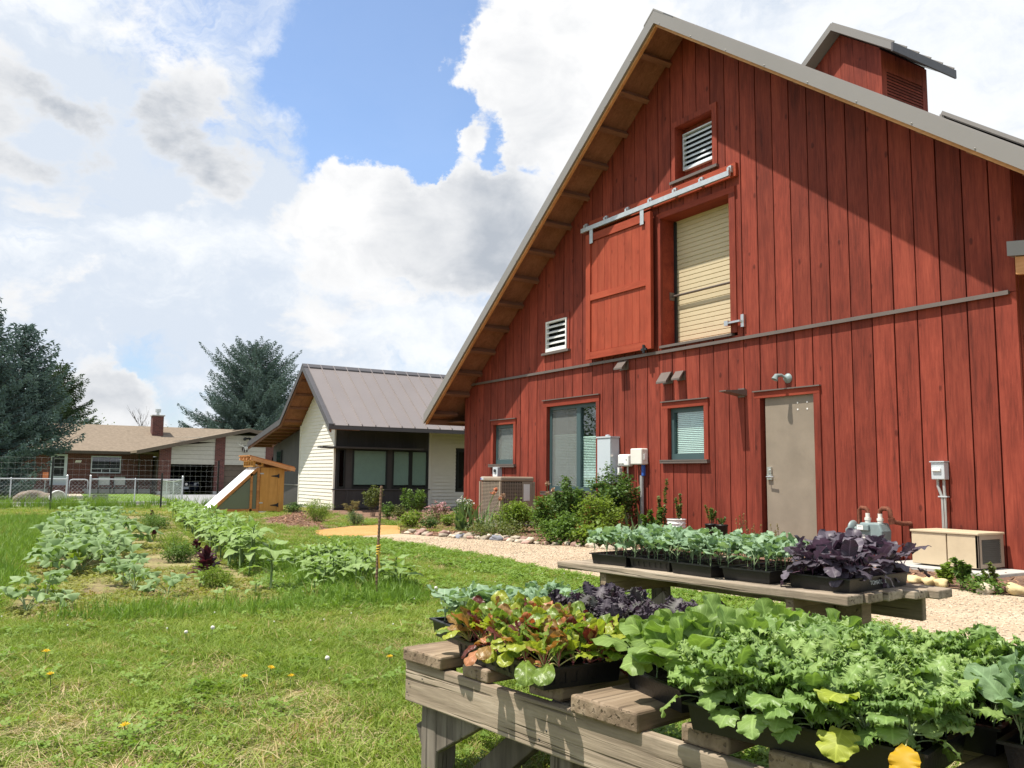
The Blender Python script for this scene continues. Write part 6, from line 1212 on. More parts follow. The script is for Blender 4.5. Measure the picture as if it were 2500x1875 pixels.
for u, v in ((0.05, 0.040), (0.70, 0.042), (1.55, 0.040), (2.3, 0.040), (0.05, 0.77), (0.95, 0.77), (1.8, 0.77)):
    lbox('leg', ft, (u, v, 0.0), (u + 0.085, v + 0.088, 0.404), MT['grey_wood_z'], 0.006, 0.001, 3)
lbar('brace', ft, (0.04, 0.062, 0.13), (0.40, 0.062, 0.335), 0.036, 0.12, MT['grey_wood_z'], (0, 0, 1))
lbar('brace', ft, (0.20, 0.16, 0.0), (0.56, 0.16, 0.29), 0.045, 0.09, MT['grey_wood_z'])
lbar('brace', ft, (0.40, 0.55, 0.33), (0.78, 0.52, 0.0), 0.04, 0.09, MT['grey_wood_z'])
for k, u in enumerate((0.02, 0.03, 0.11, 0.70, 0.73)):
    mb = MB(); mb.lathe([(0.0035, 0.0), (0.0025, -0.001), (0, -0.001)], (0, 0, 0), 8, 0, 1); o = mb.build('nail', MT['black_frame'], None); o.parent = ft; o.location = (u, -0.001, 0.30 + 0.03 * (k % 3))
TB = math.radians(7.2)
bt = thing('plank_bench', 'weathered back bench of long grey planks beside the gravel path', 'bench', (-4.42, 3.09, 0), TB)
for k, (v0, v1, a, b) in enumerate([(0.0, 0.142, 0.0, 1.93), (0.150, 0.288, 0.06, 1.95), (0.296, 0.434, 0.05, 1.97), (0.442, 0.58, 0.02, 2.02), (0.588, 0.73, 0.08, 2.07)]):
    lbox('plank', bt, (a, v0, 0.487), (b, v1, 0.530 - 0.002 * (k % 2)), MT['grey_wood_x'], 0.006, 0.0025, 30 + k)
for u in (0.36, 1.60): lbox('cross_beam', bt, (u, 0.02, 0.37), (u + 0.045, 0.72, 0.486), MT['grey_wood_y'], 0.005, 0.001, 4)
lbox('side_rail', bt, (0.30, 0.66, 0.36), (1.95, 0.70, 0.484), MT['grey_wood_x'], 0.005, 0.001, 7)
for u, v in ((0.27, 0.10), (1.55, 0.10), (0.27, 0.56), (1.55, 0.56)): lbox('leg', bt, (u, v, 0.0), (u + 0.09, v + 0.09, 0.484), MT['grey_wood_z'], 0.006, 0.001, 8)
lbar('brace', bt, (0.36, 0.115, 0.05), (0.80, 0.115, 0.38), 0.036, 0.10, MT['grey_wood_z']); lbar('brace', bt, (1.54, 0.115, 0.05), (1.10, 0.115, 0.38), 0.036, 0.10, MT['grey_wood_z'])
lbox('cross_beam', bt, (1.66, 0.36, 0.33), (1.80, 0.45, 0.484), MT['grey_wood_y'], 0.005, 0.001, 9)

# ------------------------------------------------------------ seed trays
def tray(label, x, y, z, rz, L=0.545, D=0.28, H=0.062, slots=False, cells=None, drop=0.012):
    t_ = thing('seed_tray', label, 'seed tray', (x, y, z), rz); ta = 0.014
    mb = MB()
    def ring(i0, z0): return [(i0, i0, z0), (L - i0, i0, z0), (L - i0, D - i0, z0), (i0, D - i0, z0)]
    def band(A, B):
        for k in range(4): mb.face([A[k], A[(k + 1) % 4], B[(k + 1) % 4], B[k]])
    o_b, o_t = ring(ta, 0.0), ring(0.006, H - 0.004)
    if not slots: band(o_b, o_t)
    else:
        f = lambda h: ring(ta + (0.006 - ta) * h / H, h)
        z1, z2 = 0.014, H - 0.018; band(o_b, f(z1)); band(f(z2), o_t); A, B = f(z1), f(z2)
        for k in range(4):
            p0, p1, q0, q1 = [Vector(v) for v in (A[k], A[(k + 1) % 4], B[k], B[(k + 1) % 4])]; n = max(6, int((p1 - p0).length / 0.034)); 
            for j in range(n):
                for c, d in ((j / n, (j + 0.42) / n),): mb.face([p0.lerp(p1, c), p0.lerp(p1, d), q0.lerp(q1, d), q0.lerp(q1, c)])
    r0, r1, r2 = ring(-0.004, H - 0.006), ring(-0.004, H), ring(0.010, H)
    band(o_t, r0); band(r0, r1); band(r1, r2); i_b = ring(0.016, 0.004); band(r2, i_b); mb.face(i_b)
    o = mb.build('tray_wall', MT['black'], None); o.parent = t_
    mb = MB(); nx, nyy = 14, 8; zs = H - drop; rg = random.Random(int(x * 100)); G = [[(0.019 + (L - 0.038) * i / nx, 0.019 + (D - 0.038) * j / nyy, zs + rg.uniform(-0.005, 0.004)) for j in range(nyy + 1)] for i in range(nx + 1)]
    for i in range(nx):
        for j in range(nyy): mb.face([G[i][j], G[i + 1][j], G[i + 1][j + 1], G[i][j + 1]])
    mb.box((0.0215, 0.0215, 0.006), (L - 0.0215, D - 0.0215, zs - 0.008))
    o = mb.build('soil', MT['soil'], None); o.parent = t_
    if cells:
        mb = MB(); a, b = cells
        for i in range(1, a): xx = L * i / a; mb.box((xx - 0.003, 0.018, zs - 0.005), (xx + 0.003, D - 0.018, H - 0.003))
        for j in range(1, b): yy = D * j / b; mb.box((0.018, yy - 0.003, zs - 0.005), (L - 0.018, yy + 0.003, H - 0.0034))
        o = mb.build('cell_divider', MT['black'], None); o.parent = t_
    return t_

# ------------------------------------------------------------ leaves
def leaf_mesh(name, mats, L, Wd, pet, shape, nL=9, nW=6, a0=0.9, a1=0.1, fold=0.25, ruffle=(0, 0, 0), lobe=(0, 0), seed=0, pr=0.0016, cup=0.0, tw=0.0, crumple=0.0, frill=None):
    """one leaf: petiole from the origin, blade bending from angle a0 to a1, ruffled, folded along the rib"""
    rg = random.Random(seed); V, F, MI, UV = [], [], [], []; amp, freq, pw = ruffle; ph = [rg.uniform(0, 6.28) for _ in range(6)]
    tot = pet + L; N = 24; path = [(0.0, 0.0)]; angs = []
    for i in range(N):
        u = (i + 0.5) / N; a = a0 + (a1 - a0) * u ** 1.3; angs.append(a); px_, pz_ = path[-1]; path.append((px_ + math.cos(a) * tot / N, pz_ + math.sin(a) * tot / N))
    def at(s):
        f = max(0, min(N - 1e-6, s / tot * N)); i = int(f); q = f - i; (x0, z0), (x1, z1) = path[i], path[i + 1]; return x0 + (x1 - x0) * q, z0 + (z1 - z0) * q, angs[i]
    n = 4
    for i in range(n + 1):
        s = pet * 1.06 * i / n; x, z, a = at(s); r = pr * (1.25 - 0.45 * i / n)
        for k in range(3): h = 2.094 * k; V.append((x - math.sin(a) * r * math.sin(h), r * math.cos(h), z + math.cos(a) * r * math.sin(h))); UV.append((0, 0.5))
    for i in range(n):
        for k in range(3): F.append((i * 3 + k, i * 3 + (k + 1) % 3, (i + 1) * 3 + (k + 1) % 3, (i + 1) * 3 + k)); MI.append(1)
    b0 = len(V)
    for i in range(nL + 1):
        u = i / nL; s = pet + L * u; x, z, a = at(s); wv = Wd * shape(u)
        for j in range(nW + 1):
            v = -1 + 2 * j / nW; av = abs(v); lw = wv * (1 + lobe[0] * math.sin(lobe[1] * u * 6.283 + ph[0] + (1.3 if v > 0 else 0)) * av)
            hgt = fold * av * lw - cup * av * av * lw + amp * (av ** pw) * math.sin(freq * u * 6.283 + ph[1] + (2.1 if v > 0 else 0) + v) + amp * 0.6 * (av ** pw) * math.sin(freq * 1.7 * u * 6.283 + ph[2]) + crumple * math.sin(17 * u + ph[3]) * math.sin(5 * v + ph[4])
            fr_ = 0.0; fb = 0.0
            if frill and av > 0.45:
                e = ((av - 0.45) / 0.55) ** 1.2 * min(1, u * 6); q_ = frill[1] * u * 6.283 + (2.0 if v > 0 else 0) + ph[5]; fr_ = frill[0] * e * math.sin(q_ + 0.8 * math.sin(q_ * 0.37)); fb = frill[0] * 0.45 * e * math.cos(q_ * 1.0 + 1.1 * av * 3); lw = lw * (1 + 0.10 * e * math.sin(q_ * 0.5))
                hgt += fr_
            back = fb - amp * 0.8 * (av ** pw) * math.cos(freq * u * 6.283 + ph[1]); t_ = tw * u
            yy = v * lw * math.cos(t_) - hgt * math.sin(t_); hh = v * lw * math.sin(t_) + hgt * math.cos(t_)
            V.append((x + math.cos(a) * back - math.sin(a) * hh, yy, z + math.sin(a) * back + math.cos(a) * hh)); UV.append((u, (v + 1) / 2))
    for i in range(nL):
        for j in range(nW): c = b0 + i * (nW + 1) + j; F.append((c, c + nW + 1, c + nW + 2, c + 1)); MI.append(0)
    me = np_mesh(name, V, F, list(mats), True, MI); uvl = me.uv_layers.new(name='UVMap'); li = np.zeros(len(me.loops), np.int32); me.loops.foreach_get('vertex_index', li); uvl.data.foreach_set('uv', np.array(UV, np.float32)[li].ravel()); return me
sh_round = lambda u: max(0.02, math.sin(math.pi * min(1, u * 0.93 + 0.07)) ** 0.55)
sh_oval = lambda u: max(0.02, math.sin(math.pi * min(1, u * 0.95 + 0.05)) ** 0.75)
sh_spoon = lambda u: max(0.06, (math.sin(math.pi * min(1, 0.96 * u ** 1.3 + 0.03))) ** 0.6)
sh_heart = lambda u: max(0.015, (1.25 * (1 - u) ** 0.85) * min(1, (u * 5 + 0.35)) ** 0.6 * 0.85)
P_ = {}
P_['broc'] = leafmat('broccoli_leaf', (0.15, 0.24, 0.14), (0.215, 0.32, 0.19), (0.28, 0.385, 0.245), 0.30, 0.45, 0.3, vein=0.35)
P_['brocstem'] = pmat('pale_green_petiole', (0.26, 0.34, 0.18), 0.5)
P_['kale'] = leafmat('kale_leaf', (0.125, 0.215, 0.055), (0.20, 0.305, 0.083), (0.29, 0.39, 0.125), 0.32, 0.42, 0.35, vein=0.3, bump=0.3)
P_['kaley'] = leafmat('yellowing_kale_leaf', (0.30, 0.36, 0.05), (0.38, 0.42, 0.06), None, 0.4, 0.5, vein=0.3)
P_['gold'] = leafmat('golden_dead_leaf', (0.55, 0.34, 0.02), (0.62, 0.40, 0.03), None, 0.4, 0.5, tint=(1.1, 0.9, 0.4))
P_['cab'] = leafmat('cabbage_leaf', (0.145, 0.225, 0.055), (0.20, 0.30, 0.075), (0.26, 0.36, 0.11), 0.38, 0.45, 0.3, vein=0.45)
P_['collard'] = leafmat('collard_leaf', (0.095, 0.165, 0.070), (0.14, 0.225, 0.098), (0.185, 0.28, 0.135), 0.28, 0.45, 0.35, vein=0.45, bump=0.3)
P_['pcab'] = leafmat('purple_cabbage_leaf', (0.045, 0.036, 0.046), (0.090, 0.074, 0.094), (0.17, 0.145, 0.175), 0.22, 0.45, 0.35, vein=0.35, tint=(1.2, 0.75, 1.0))
P_['pcabstem'] = pmat('purple_petiole', (0.13, 0.06, 0.10), 0.5)
P_['pkale'] = leafmat('purple_kale_leaf', (0.035, 0.028, 0.040), (0.065, 0.050, 0.062), (0.085, 0.095, 0.065), 0.2, 0.5, 0.3, vein=0.3, tint=(1.2, 0.8, 1.0))
P_['ch_y'] = leafmat('yellow_green_chard_leaf', (0.26, 0.31, 0.035), (0.36, 0.40, 0.05), None, 0.42, 0.38, 0.4, vein=0.35, bump=0.5)
P_['ch_g'] = leafmat('green_chard_leaf', (0.13, 0.20, 0.035), (0.20, 0.28, 0.05), None, 0.38, 0.38, 0.4, vein=0.4, bump=0.5)
P_['ch_r'] = leafmat('dark_red_chard_leaf', (0.085, 0.022, 0.020), (0.14, 0.040, 0.028), None, 0.3, 0.38, 0.4, vein=0.35, tint=(1.5, 0.6, 0.5), bump=0.5)
P_['ch_b'] = leafmat('bronze_chard_leaf', (0.22, 0.14, 0.035), (0.33, 0.20, 0.075), None, 0.38, 0.38, 0.4, vein=0.45, tint=(1.3, 0.9, 0.5), bump=0.5)
P_['ch_o'] = leafmat('orange_chard_leaf', (0.38, 0.13, 0.04), (0.45, 0.21, 0.10), None, 0.38, 0.4, 0.4, vein=0.4, tint=(1.3, 0.7, 0.5), bump=0.4)
P_['chstem'] = pmat('pink_petiole', (0.40, 0.11, 0.12), 0.45)
P_['whitestem'] = pmat('yellow_petiole', (0.42, 0.40, 0.16), 0.45)
LM = {}
LM['broc'] = [leaf_mesh('leaf', (P_['broc'], P_['brocstem']), L, w_, p, sh_round, 14, 8, a0, a1, 0.12, (0.005, 2.0, 2), (0.06, 2), k, cup=c) for k, (L, w_, p, a0, a1, c) in enumerate([(0.060, 0.030, 0.045, 1.1, 0.0, 0.2), (0.052, 0.028, 0.05, 1.25, 0.3, 0.1), (0.066, 0.034, 0.05, 1.0, -0.5, 0.3), (0.045, 0.024, 0.04, 1.3, 0.7, 0.0), (0.058, 0.032, 0.055, 0.9, -0.2, 0.25)])]
LM['kale'] = [leaf_mesh('leaf', (P_['kale'], P_['brocstem']), L, w_, p, sh_round, 46, 14, a0, a1, 0.12, (0.005, 2.5, 2.0), (0.05, 2.5), k, 0.0022, cup=0.30, crumple=0.002, frill=(0.0085, fr * 2.1)) for k, (L, w_, p, a0, a1, fr) in enumerate([(0.095, 0.042, 0.07, 1.15, -0.3, 5.5), (0.085, 0.040, 0.08, 1.3, 0.2, 6), (0.11, 0.046, 0.07, 1.0, -0.7, 5), (0.075, 0.036, 0.09, 1.4, 0.5, 6.5), (0.10, 0.044, 0.08, 1.2, -0.1, 6), (0.065, 0.032, 0.06, 1.45, 0.9, 7)])]
LM['kalelow'] = [leaf_mesh('leaf', (P_['kale'], P_['brocstem']), L, w_, p, sh_round, 24, 10, a0, a1, 0.1, (0.004, 2, 2), (0.05, 3), 30 + k, 0.002, cup=0.2, frill=(0.003, 6)) for k, (L, w_, p, a0, a1) in enumerate([(0.075, 0.040, 0.06, 0.6, -1.2), (0.068, 0.038, 0.05, 0.4, -1.0), (0.082, 0.040, 0.06, 0.8, -0.9)])]
LM['kaley'] = [leaf_mesh('leaf', (P_['kaley'], P_['whitestem']), 0.08, 0.04, 0.05, sh_round, 24, 10, a0, a1, 0.1, (0.005, 2.5, 2), (0.06, 3), 50 + k, 0.002, cup=0.1, frill=(0.004, 6)) for k, (a0, a1) in enumerate([(0.7, -0.6), (0.5, -1.3)])]
LM['cab'] = [leaf_mesh('leaf', (P_['cab'], P_['brocstem']), L, w_, p, sh_round, 18, 10, a0, a1, 0.15, (0.006, 2.0, 2), (0.04, 2), k, 0.002, cup=c) for k, (L, w_, p, a0, a1, c) in enumerate([(0.105, 0.052, 0.065, 1.15, 0.1, 0.1), (0.095, 0.046, 0.08, 1.3, 0.5, -0.2), (0.12, 0.056, 0.07, 1.0, -0.3, 0.3), (0.08, 0.042, 0.06, 1.4, 0.9, -0.3), (0.10, 0.050, 0.08, 0.9, -0.5, 0.3)])]
LM['collard'] = [leaf_mesh('leaf', (P_['collard'], P_['brocstem']), L, w_, p, sh_round, 20, 10, a0, a1, 0.18, (0.005, 2.5, 2), (0.04, 3), k, 0.002, cup=c, crumple=0.003, frill=(0.003, 6)) for k, (L, w_, p, a0, a1, c) in enumerate([(0.115, 0.048, 0.07, 1.2, 0.1, 0.1), (0.105, 0.046, 0.08, 1.4, 0.8, -0.2), (0.125, 0.05, 0.07, 1.0, -0.3, 0.25), (0.09, 0.042, 0.07, 0.8, -0.8, 0.3)])]
LM['pcab'] = [leaf_mesh('leaf', (P_['pcab'], P_['pcabstem']), L, w_, p, sh_round, 16, 8, a0, a1, 0.2, (0.005, 2, 2), (0.04, 2), k, 0.002, cup=c) for k, (L, w_, p, a0, a1, c) in enumerate([(0.105, 0.044, 0.07, 1.2, 0.2, 0.1), (0.095, 0.042, 0.075, 1.35, 0.7, -0.25), (0.11, 0.046, 0.07, 1.0, -0.4, 0.3), (0.085, 0.038, 0.08, 0.7, -0.9, 0.3), (0.10, 0.044, 0.09, 1.25, 0.0, 0.15), (0.09, 0.038, 0.07, 0.2, -1.3, 0.2)])]
LM['pkale'] = [leaf_mesh('leaf', (P_['pkale'], P_['pcabstem']), L, w_, p, sh_round, 40, 12, a0, a1, 0.1, (0.004, 2.5, 2.0), (0.05, 2.5), k, 0.0018, cup=0.25, frill=(0.0085, fr * 1.4)) for k, (L, w_, p, a0, a1, fr) in enumerate([(0.075, 0.034, 0.06, 1.2, 0.0, 5.5), (0.07, 0.032, 0.07, 1.4, 0.6, 6), (0.085, 0.036, 0.06, 1.0, -0.4, 5), (0.06, 0.028, 0.06, 1.45, 0.9, 6.5)])]
for key in ('y', 'g', 'r', 'b', 'o'):
    LM['ch_' + key] = [leaf_mesh('leaf', (P_['ch_' + key], P_['chstem'] if key in 'rbo' else P_['whitestem']), L, w_, p, sh_spoon, 14, 6, a0, a1, 0.15, (0.0022, 1.7, 2), (0.04, 1.5), k, 0.0017, cup=c, crumple=0.0028) for k, (L, w_, p, a0, a1, c) in enumerate([(0.058, 0.022, 0.045, 1.35, 0.8, -0.1), (0.052, 0.020, 0.05, 1.2, 0.2, 0.15), (0.062, 0.023, 0.05, 0.9, -0.7, 0.3), (0.045, 0.018, 0.04, 1.45, 1.1, -0.2)])]
def stem_mesh(name, h, r, mat):
    mb = MB(); mb.tube([(0, 0, 0), (0.002, 0.001, h * 0.6), (0, 0, h)], [r, r * 0.9, r * 0.7], 6); me = bpy.data.meshes.new(name); me.from_pydata(mb.v, [], mb.f); me.materials.append(mat); return me
STM = {'broc': stem_mesh('stem', 0.055, 0.0025, P_['brocstem']), 'kale': stem_mesh('stem', 0.045, 0.004, P_['brocstem']), 'cab': stem_mesh('stem', 0.04, 0.0035, P_['brocstem']), 'collard': stem_mesh('stem', 0.045, 0.0035, P_['brocstem']), 'pcab': stem_mesh('stem', 0.045, 0.003, P_['pcabstem']), 'pkale': stem_mesh('stem', 0.04, 0.003, P_['pcabstem']), 'chard': stem_mesh('stem', 0.012, 0.004, P_['chstem'])}
HS = {k: max(v.co.z for v in m.vertices) for k, m in STM.items()}
PR = random.Random(11)
def seedling(name, label, group, cat, key, leafset, loc, n, s=1.0, tilt=(0.05, 0.25), zfrac=(0.4, 1.0), mixset=None):
    p = inst(STM[key], name, None, loc, (PR.gauss(0, 0.06), PR.gauss(0, 0.06), PR.uniform(0, 6.28)), s * PR.uniform(0.88, 1.12)); tag(p, label, cat, group); a = PR.uniform(0, 6.28)
    for k in range(n):
        a += 2.4 + PR.gauss(0, 0.3); u = k / max(1, n - 1); ls = LM[mixset()] if mixset else LM[leafset]; m = PR.choice(ls)
        inst(m, 'leaf', p, (0, 0, HS[key] * (zfrac[0] + (zfrac[1] - zfrac[0]) * u)), (PR.gauss(0, 0.15), -(tilt[0] + (tilt[1] - tilt[0]) * u) + PR.gauss(0, 0.12), a), PR.uniform(0.8, 1.15) * (1.0 - 0.12 * u))
    return p
def fill(tr_, nx, ny, L, D, zs, jit, fn, skip=0.0):
    M_ = Matrix.Translation(tr_.location) @ Matrix.Rotation(tr_.rotation_euler.z, 4, 'Z')
    for i in range(nx):
        for j in range(ny):
            if PR.random() < skip: continue
            fn(M_ @ Vector((L * (i + 0.5) / nx + PR.gauss(0, jit), D * (j + 0.5) / ny + PR.gauss(0, jit), zs - tr_.location.z)), i, j)
# back bench: four trays of young broccoli and one wide tray of purple cabbage
def on_back(u, v): q = Matrix.Rotation(TB, 3, 'Z') @ Vector((u, v, 0)); return -4.42 + q.x, 3.09 + q.y
zb = 0.531
for k, (u, v, rz, sl_, lab) in enumerate([(0.245, 0.045, 0.03, False, 'leftmost black tray on the back bench'), (0.555, 0.05, 0.08, True, 'slotted black tray second from the left on the back bench'), (0.865, 0.045, -0.03, False, 'plain black tray in the middle of the back bench'), (1.195, 0.06, 0.04, False, 'black celled tray next to the purple cabbages')]):
    x, y = on_back(u, v); Dd, Ll = 0.29, 0.545
    t_ = tray(lab + ', full of young broccoli', x, y, zb, TB + rz, Dd, Ll, 0.062, sl_, (4, 8), 0.008)
    fill(t_, 4, 7, Dd, Ll, zb + 0.052, 0.010, lambda p, i, j, k=k: seedling('broccoli_seedling', 'grey-green broccoli seedling crowded in the ' + ['leftmost back tray', 'slotted back tray', 'middle back tray', 'celled back tray beside the purple cabbages'][k], 'broccoli seedlings of back tray ' + 'ABCD'[k], 'seedling', 'broc', 'broc', p, 6, 1.22, (0.0, 0.3)), 0.04 if k != 3 else 0.15)
x, y = on_back(1.575, 0.075)
t_ = tray('wide black tray with chalky lettering, holding purple cabbages', x, y, zb, TB + 0.0, 0.33, 0.56, 0.066, False, None, 0.012)
mb = text('chalk_lettering', 'TOMATOES', (0, 0, 0), (math.pi / 2, 0, math.pi / 2), 0.028, MT['lgrey'], t_, 0.0003); mb.location = (0.33 - 0.005, 0.26, 0.035); mb.rotation_euler = (math.pi / 2 - 0.12, 0, math.pi / 2)
fill(t_, 4, 6, 0.33, 0.56, zb + 0.054, 0.012, lambda p, i, j: seedling('purple_cabbage_seedling', 'purple cabbage seedling crowded in the wide tray on the back bench', 'purple cabbage seedlings', 'seedling', 'pcab', 'pcab', p, 8, 1.02, (-0.1, 0.25)))
# front bench
zf = 0.4515
t_ = tray('black tray of broccoli at the left corner of the front bench', -2.955, 1.485, zf, math.radians(-5), 0.29, 0.545, 0.062, False, (4, 8), 0.01)
fill(t_, 4, 6, 0.29, 0.545, zf + 0.05, 0.010, lambda p, i, j: seedling('broccoli_seedling', 'blue-green broccoli seedling in the left corner tray of the front bench', 'broccoli seedlings on the front bench', 'seedling', 'broc', 'broc', p, 5, 1.1))
t_ = tray('slotted black tray of rainbow chard at the front edge', -2.575, 1.385, zf, math.radians(-1.5), 0.545, 0.29, 0.062, True, None, 0.008)
fill(t_, 11, 6, 0.545, 0.29, zf + 0.054, 0.012, lambda p, i, j: seedling('chard_seedling', 'young rainbow chard plant in the slotted front tray', 'rainbow chard seedlings', 'seedling', 'chard', None, p, 9, 1.25, (-0.5 if j == 0 or i in (0, 10) else 0.0, 0.3), mixset=lambda: PR.choice(['ch_y'] * 6 + ['ch_g'] * 6 + ['ch_r'] * 2 + ['ch_b'] * 3 + ['ch_o'])))
t_ = tray('black tray of dark purple kale behind the chard', -2.56, 1.74, zf, math.radians(3), 0.545, 0.29, 0.062)
fill(t_, 8, 5, 0.545, 0.29, zf + 0.05, 0.012, lambda p, i, j: seedling('purple_kale_seedling', 'dark curly purple kale seedling behind the chard', 'purple kale seedlings', 'seedling', 'pkale', 'pkale', p, 6, 0.95))
t_ = tray('black tray of pale cabbage between the chard and the kale', -1.955, 1.60, zf, math.radians(-10), 0.29, 0.56, 0.062)
fill(t_, 4, 6, 0.29, 0.56, zf + 0.05, 0.012, lambda p, i, j: seedling('cabbage_seedling', 'pale green cabbage seedling beside the curly kale', 'cabbage seedlings', 'seedling', 'cab', 'cab', p, 7, 1.0, (-0.1, 0.2)))
t_ = tray('big black tray of curly kale nearest the camera', -1.575, 1.475, zf, math.radians(14.5), 0.55, 0.285, 0.064, False, None, 0.012)
ORD = ['first', 'second', 'third', 'fourth', 'fifth', 'sixth', 'seventh', 'eighth', 'ninth', 'last']
K1 = 'curly green kale seedling in the big front tray'
fill(t_, 10, 5, 0.55, 0.285, zf + 0.05, 0.012, lambda p, i, j: seedling('kale_seedling', K1 if j else ORD[i] + ' kale seedling from the left along the front edge of the big front tray', 'kale seedlings in the front tray', 'seedling', 'kale', None, p, 10, 0.86, (-0.25 if j == 0 else 0.0, 0.25), mixset=lambda: PR.choice(['kale'] * 9 + ['kalelow'] * (4 if j == 0 else 1))))
t_ = tray('black tray of curly kale behind the big front tray', -1.60, 1.79, zf, math.radians(13), 0.55, 0.285, 0.064)
fill(t_, 9, 5, 0.55, 0.285, zf + 0.05, 0.012, lambda p, i, j: seedling('kale_seedling', 'curly green kale seedling in the second row tray', 'kale seedlings in the second tray', 'seedling', 'kale', 'kale', p, 9, 0.92, (0.0, 0.25)))
for k, (x, y, r, lab) in enumerate([(-1.02, 1.83, 12, 'black tray of collards at the right end of the front bench'), (-1.10, 2.15, 10, 'black tray of collards in the far right corner of the front bench')]):
    t_ = tray(lab, x, y, zf, math.radians(r), 0.55, 0.285, 0.064)
    fill(t_, 7, 4, 0.55, 0.285, zf + 0.05, 0.014, lambda p, i, j, k=k: seedling('collard_seedling', ['blue-green collard seedling right of the curly kale', 'blue-green collard seedling in the far right tray'][k], ['collard seedlings right', 'collard seedlings far right'][k], 'seedling', 'collard', 'collard', p, 8, 0.84, (-0.05, 0.25)))
# a few hanging and dying leaves at the kale tray's front edge
def odd_leaf(label, me, loc, rot, s): o = inst(me, 'fallen_leaf', None, loc, rot, s); tag(o, label, 'leaf'); return o
gl_ = leaf_mesh('golden_leaf', (P_['gold'], P_['whitestem']), 0.095, 0.030, 0.05, sh_oval, 24, 10, 0.5, -1.5, 0.1, (0.004, 3, 2), (0.06, 3), 77, 0.002, cup=0.1, frill=(0.005, 6))
odd_leaf('golden yellow dying kale leaf hanging over the tray edge', gl_, (-1.075, 1.605, 0.54), (0, 0.35, math.radians(-62)), 0.95)
odd_leaf('olive drooping kale leaf left of the golden one', LM['kaley'][1], (-1.21, 1.605, 0.53), (0, 0.2, math.radians(-70)), 1.0)
odd_leaf('bright yellow-green kale leaf above the olive one', LM['kaley'][0], (-1.20, 1.60, 0.57), (0, -0.15, math.radians(-75)), 1.0)
odd_leaf('small yellow leaf at the cabbage tray corner', LM['kaley'][0], (-1.96, 1.62, 0.525), (0, 0.1, math.radians(-100)), 0.55)
# ------------------------------------------------------------ vegetable bed
P_['sun'] = leafmat('sunflower_leaf', (0.17, 0.26, 0.075), (0.225, 0.325, 0.105), (0.28, 0.38, 0.145), 0.34, 0.5, 0.25, vein=0.35)
P_['sunstem'] = pmat('sunflower_stem', (0.11, 0.17, 0.055), 0.6)
P_['squash'] = leafmat('squash_leaf', (0.16, 0.25, 0.10), (0.22, 0.32, 0.135), (0.28, 0.38, 0.18), 0.32, 0.55, 0.25, vein=0.0)
P_['squashy'] = leafmat('yellow_green_squash_leaf', (0.19, 0.27, 0.03), (0.26, 0.33, 0.05), None, 0.4, 0.5)
P_['amar'] = leafmat('purple_amaranth_leaf', (0.045, 0.018, 0.022), (0.085, 0.030, 0.038), None, 0.25, 0.5, tint=(1.4, 0.6, 0.8))
LM['sun'] = [leaf_mesh('leaf', (P_['sun'], P_['sunstem']), L, w_, p, sh_heart, 8, 4, a0, a1, 0.2, (0.004, 3, 2), (0.05, 4), k, 0.002, cup=c) for k, (L, w_, p, a0, a1, c) in enumerate([(0.135, 0.052, 0.06, 0.75, -0.7, 0.1), (0.12, 0.048, 0.055, 0.6, -1.0, 0.1), (0.105, 0.042, 0.045, 0.9, -0.3, 0.0), (0.07, 0.026, 0.02, 1.1, 0.5, -0.1)])]
LM['amar'] = [leaf_mesh('leaf', (P_['amar'], P_['amar']), 0.08, 0.022, 0.02, sh_oval, 6, 4, a0, a1, 0.2, (0.003, 3, 2), (0.0, 3), k, 0.0018) for k, (a0, a1) in enumerate([(1.0, 0.2), (0.7, -0.4), (1.2, 0.6)])]
def squash_leaf(mat, R, h, lean, seed):
    """hollow petiole from the ground and a broad five-pointed blade lying on top"""
    rg = random.Random(seed); V, F, MI = [], [], []; n = 3
    for i in range(n + 1):
        u = i / n; x = lean * u ** 1.6; z = h * u ** 0.85; r = 0.005 * (1.2 - 0.4 * u)
        for k in range(3): a = 2.094 * k; V.append((x + r * math.cos(a), r * math.sin(a), z))
    for i in range(n):
        for k in range(3): F.append((i * 3 + k, i * 3 + (k + 1) % 3, (i + 1) * 3 + (k + 1) % 3, (i + 1) * 3 + k)); MI.append(1)
    c = len(V); V.append((lean, 0, h)); MA, NR = 40, 3; tilt = rg.uniform(-0.15, 0.45); ph = rg.uniform(0, 6)
    for j in range(1, NR + 1):
        q = j / NR
        for i in range(MA):
            a = -math.pi + 2 * math.pi * i / MA
            rad = R * (0.72 + 0.24 * math.cos(5 * a) * (1 if j == NR else 0.5) + 0.03 * math.cos(19 * a + ph)) * (0.72 + 0.34 * (1 + math.cos(a)) / 2); notch = 1 - 0.62 * math.exp(-((abs(a) - math.pi) / 0.22) ** 2)
            rad *= notch * q; x, y = rad * math.cos(a) + 0.12 * R, rad * math.sin(a)
            z = 0.10 * R * math.cos(5 * a) * q - 0.22 * R * q * q + 0.025 * math.sin(3 * a + ph) * q
            V.append((lean + x * math.cos(tilt) + z * math.sin(tilt) * 0.5, y, h + z - x * math.sin(tilt)))
    for i in range(MA):
        F.append((c, c + 1 + i, c + 1 + (i + 1) % MA, c + 1 + (i + 1) % MA)); MI.append(0)
    F2 = []
    for j in range(NR - 1):
        for i in range(MA): a = c + 1 + j * MA; F2.append((a + i, a + MA + i, a + MA + (i + 1) % MA, a + (i + 1) % MA)); MI.append(0)
    me = bpy.data.meshes.new('leaf'); me.from_pydata(V, [], [f if len(set(f)) == 4 else f[:3] for f in F] + F2); me.materials.append(mat); me.materials.append(P_['brocstem']); me.polygons.foreach_set('material_index', MI); me.polygons.foreach_set('use_smooth', [True] * len(me.polygons)); return me
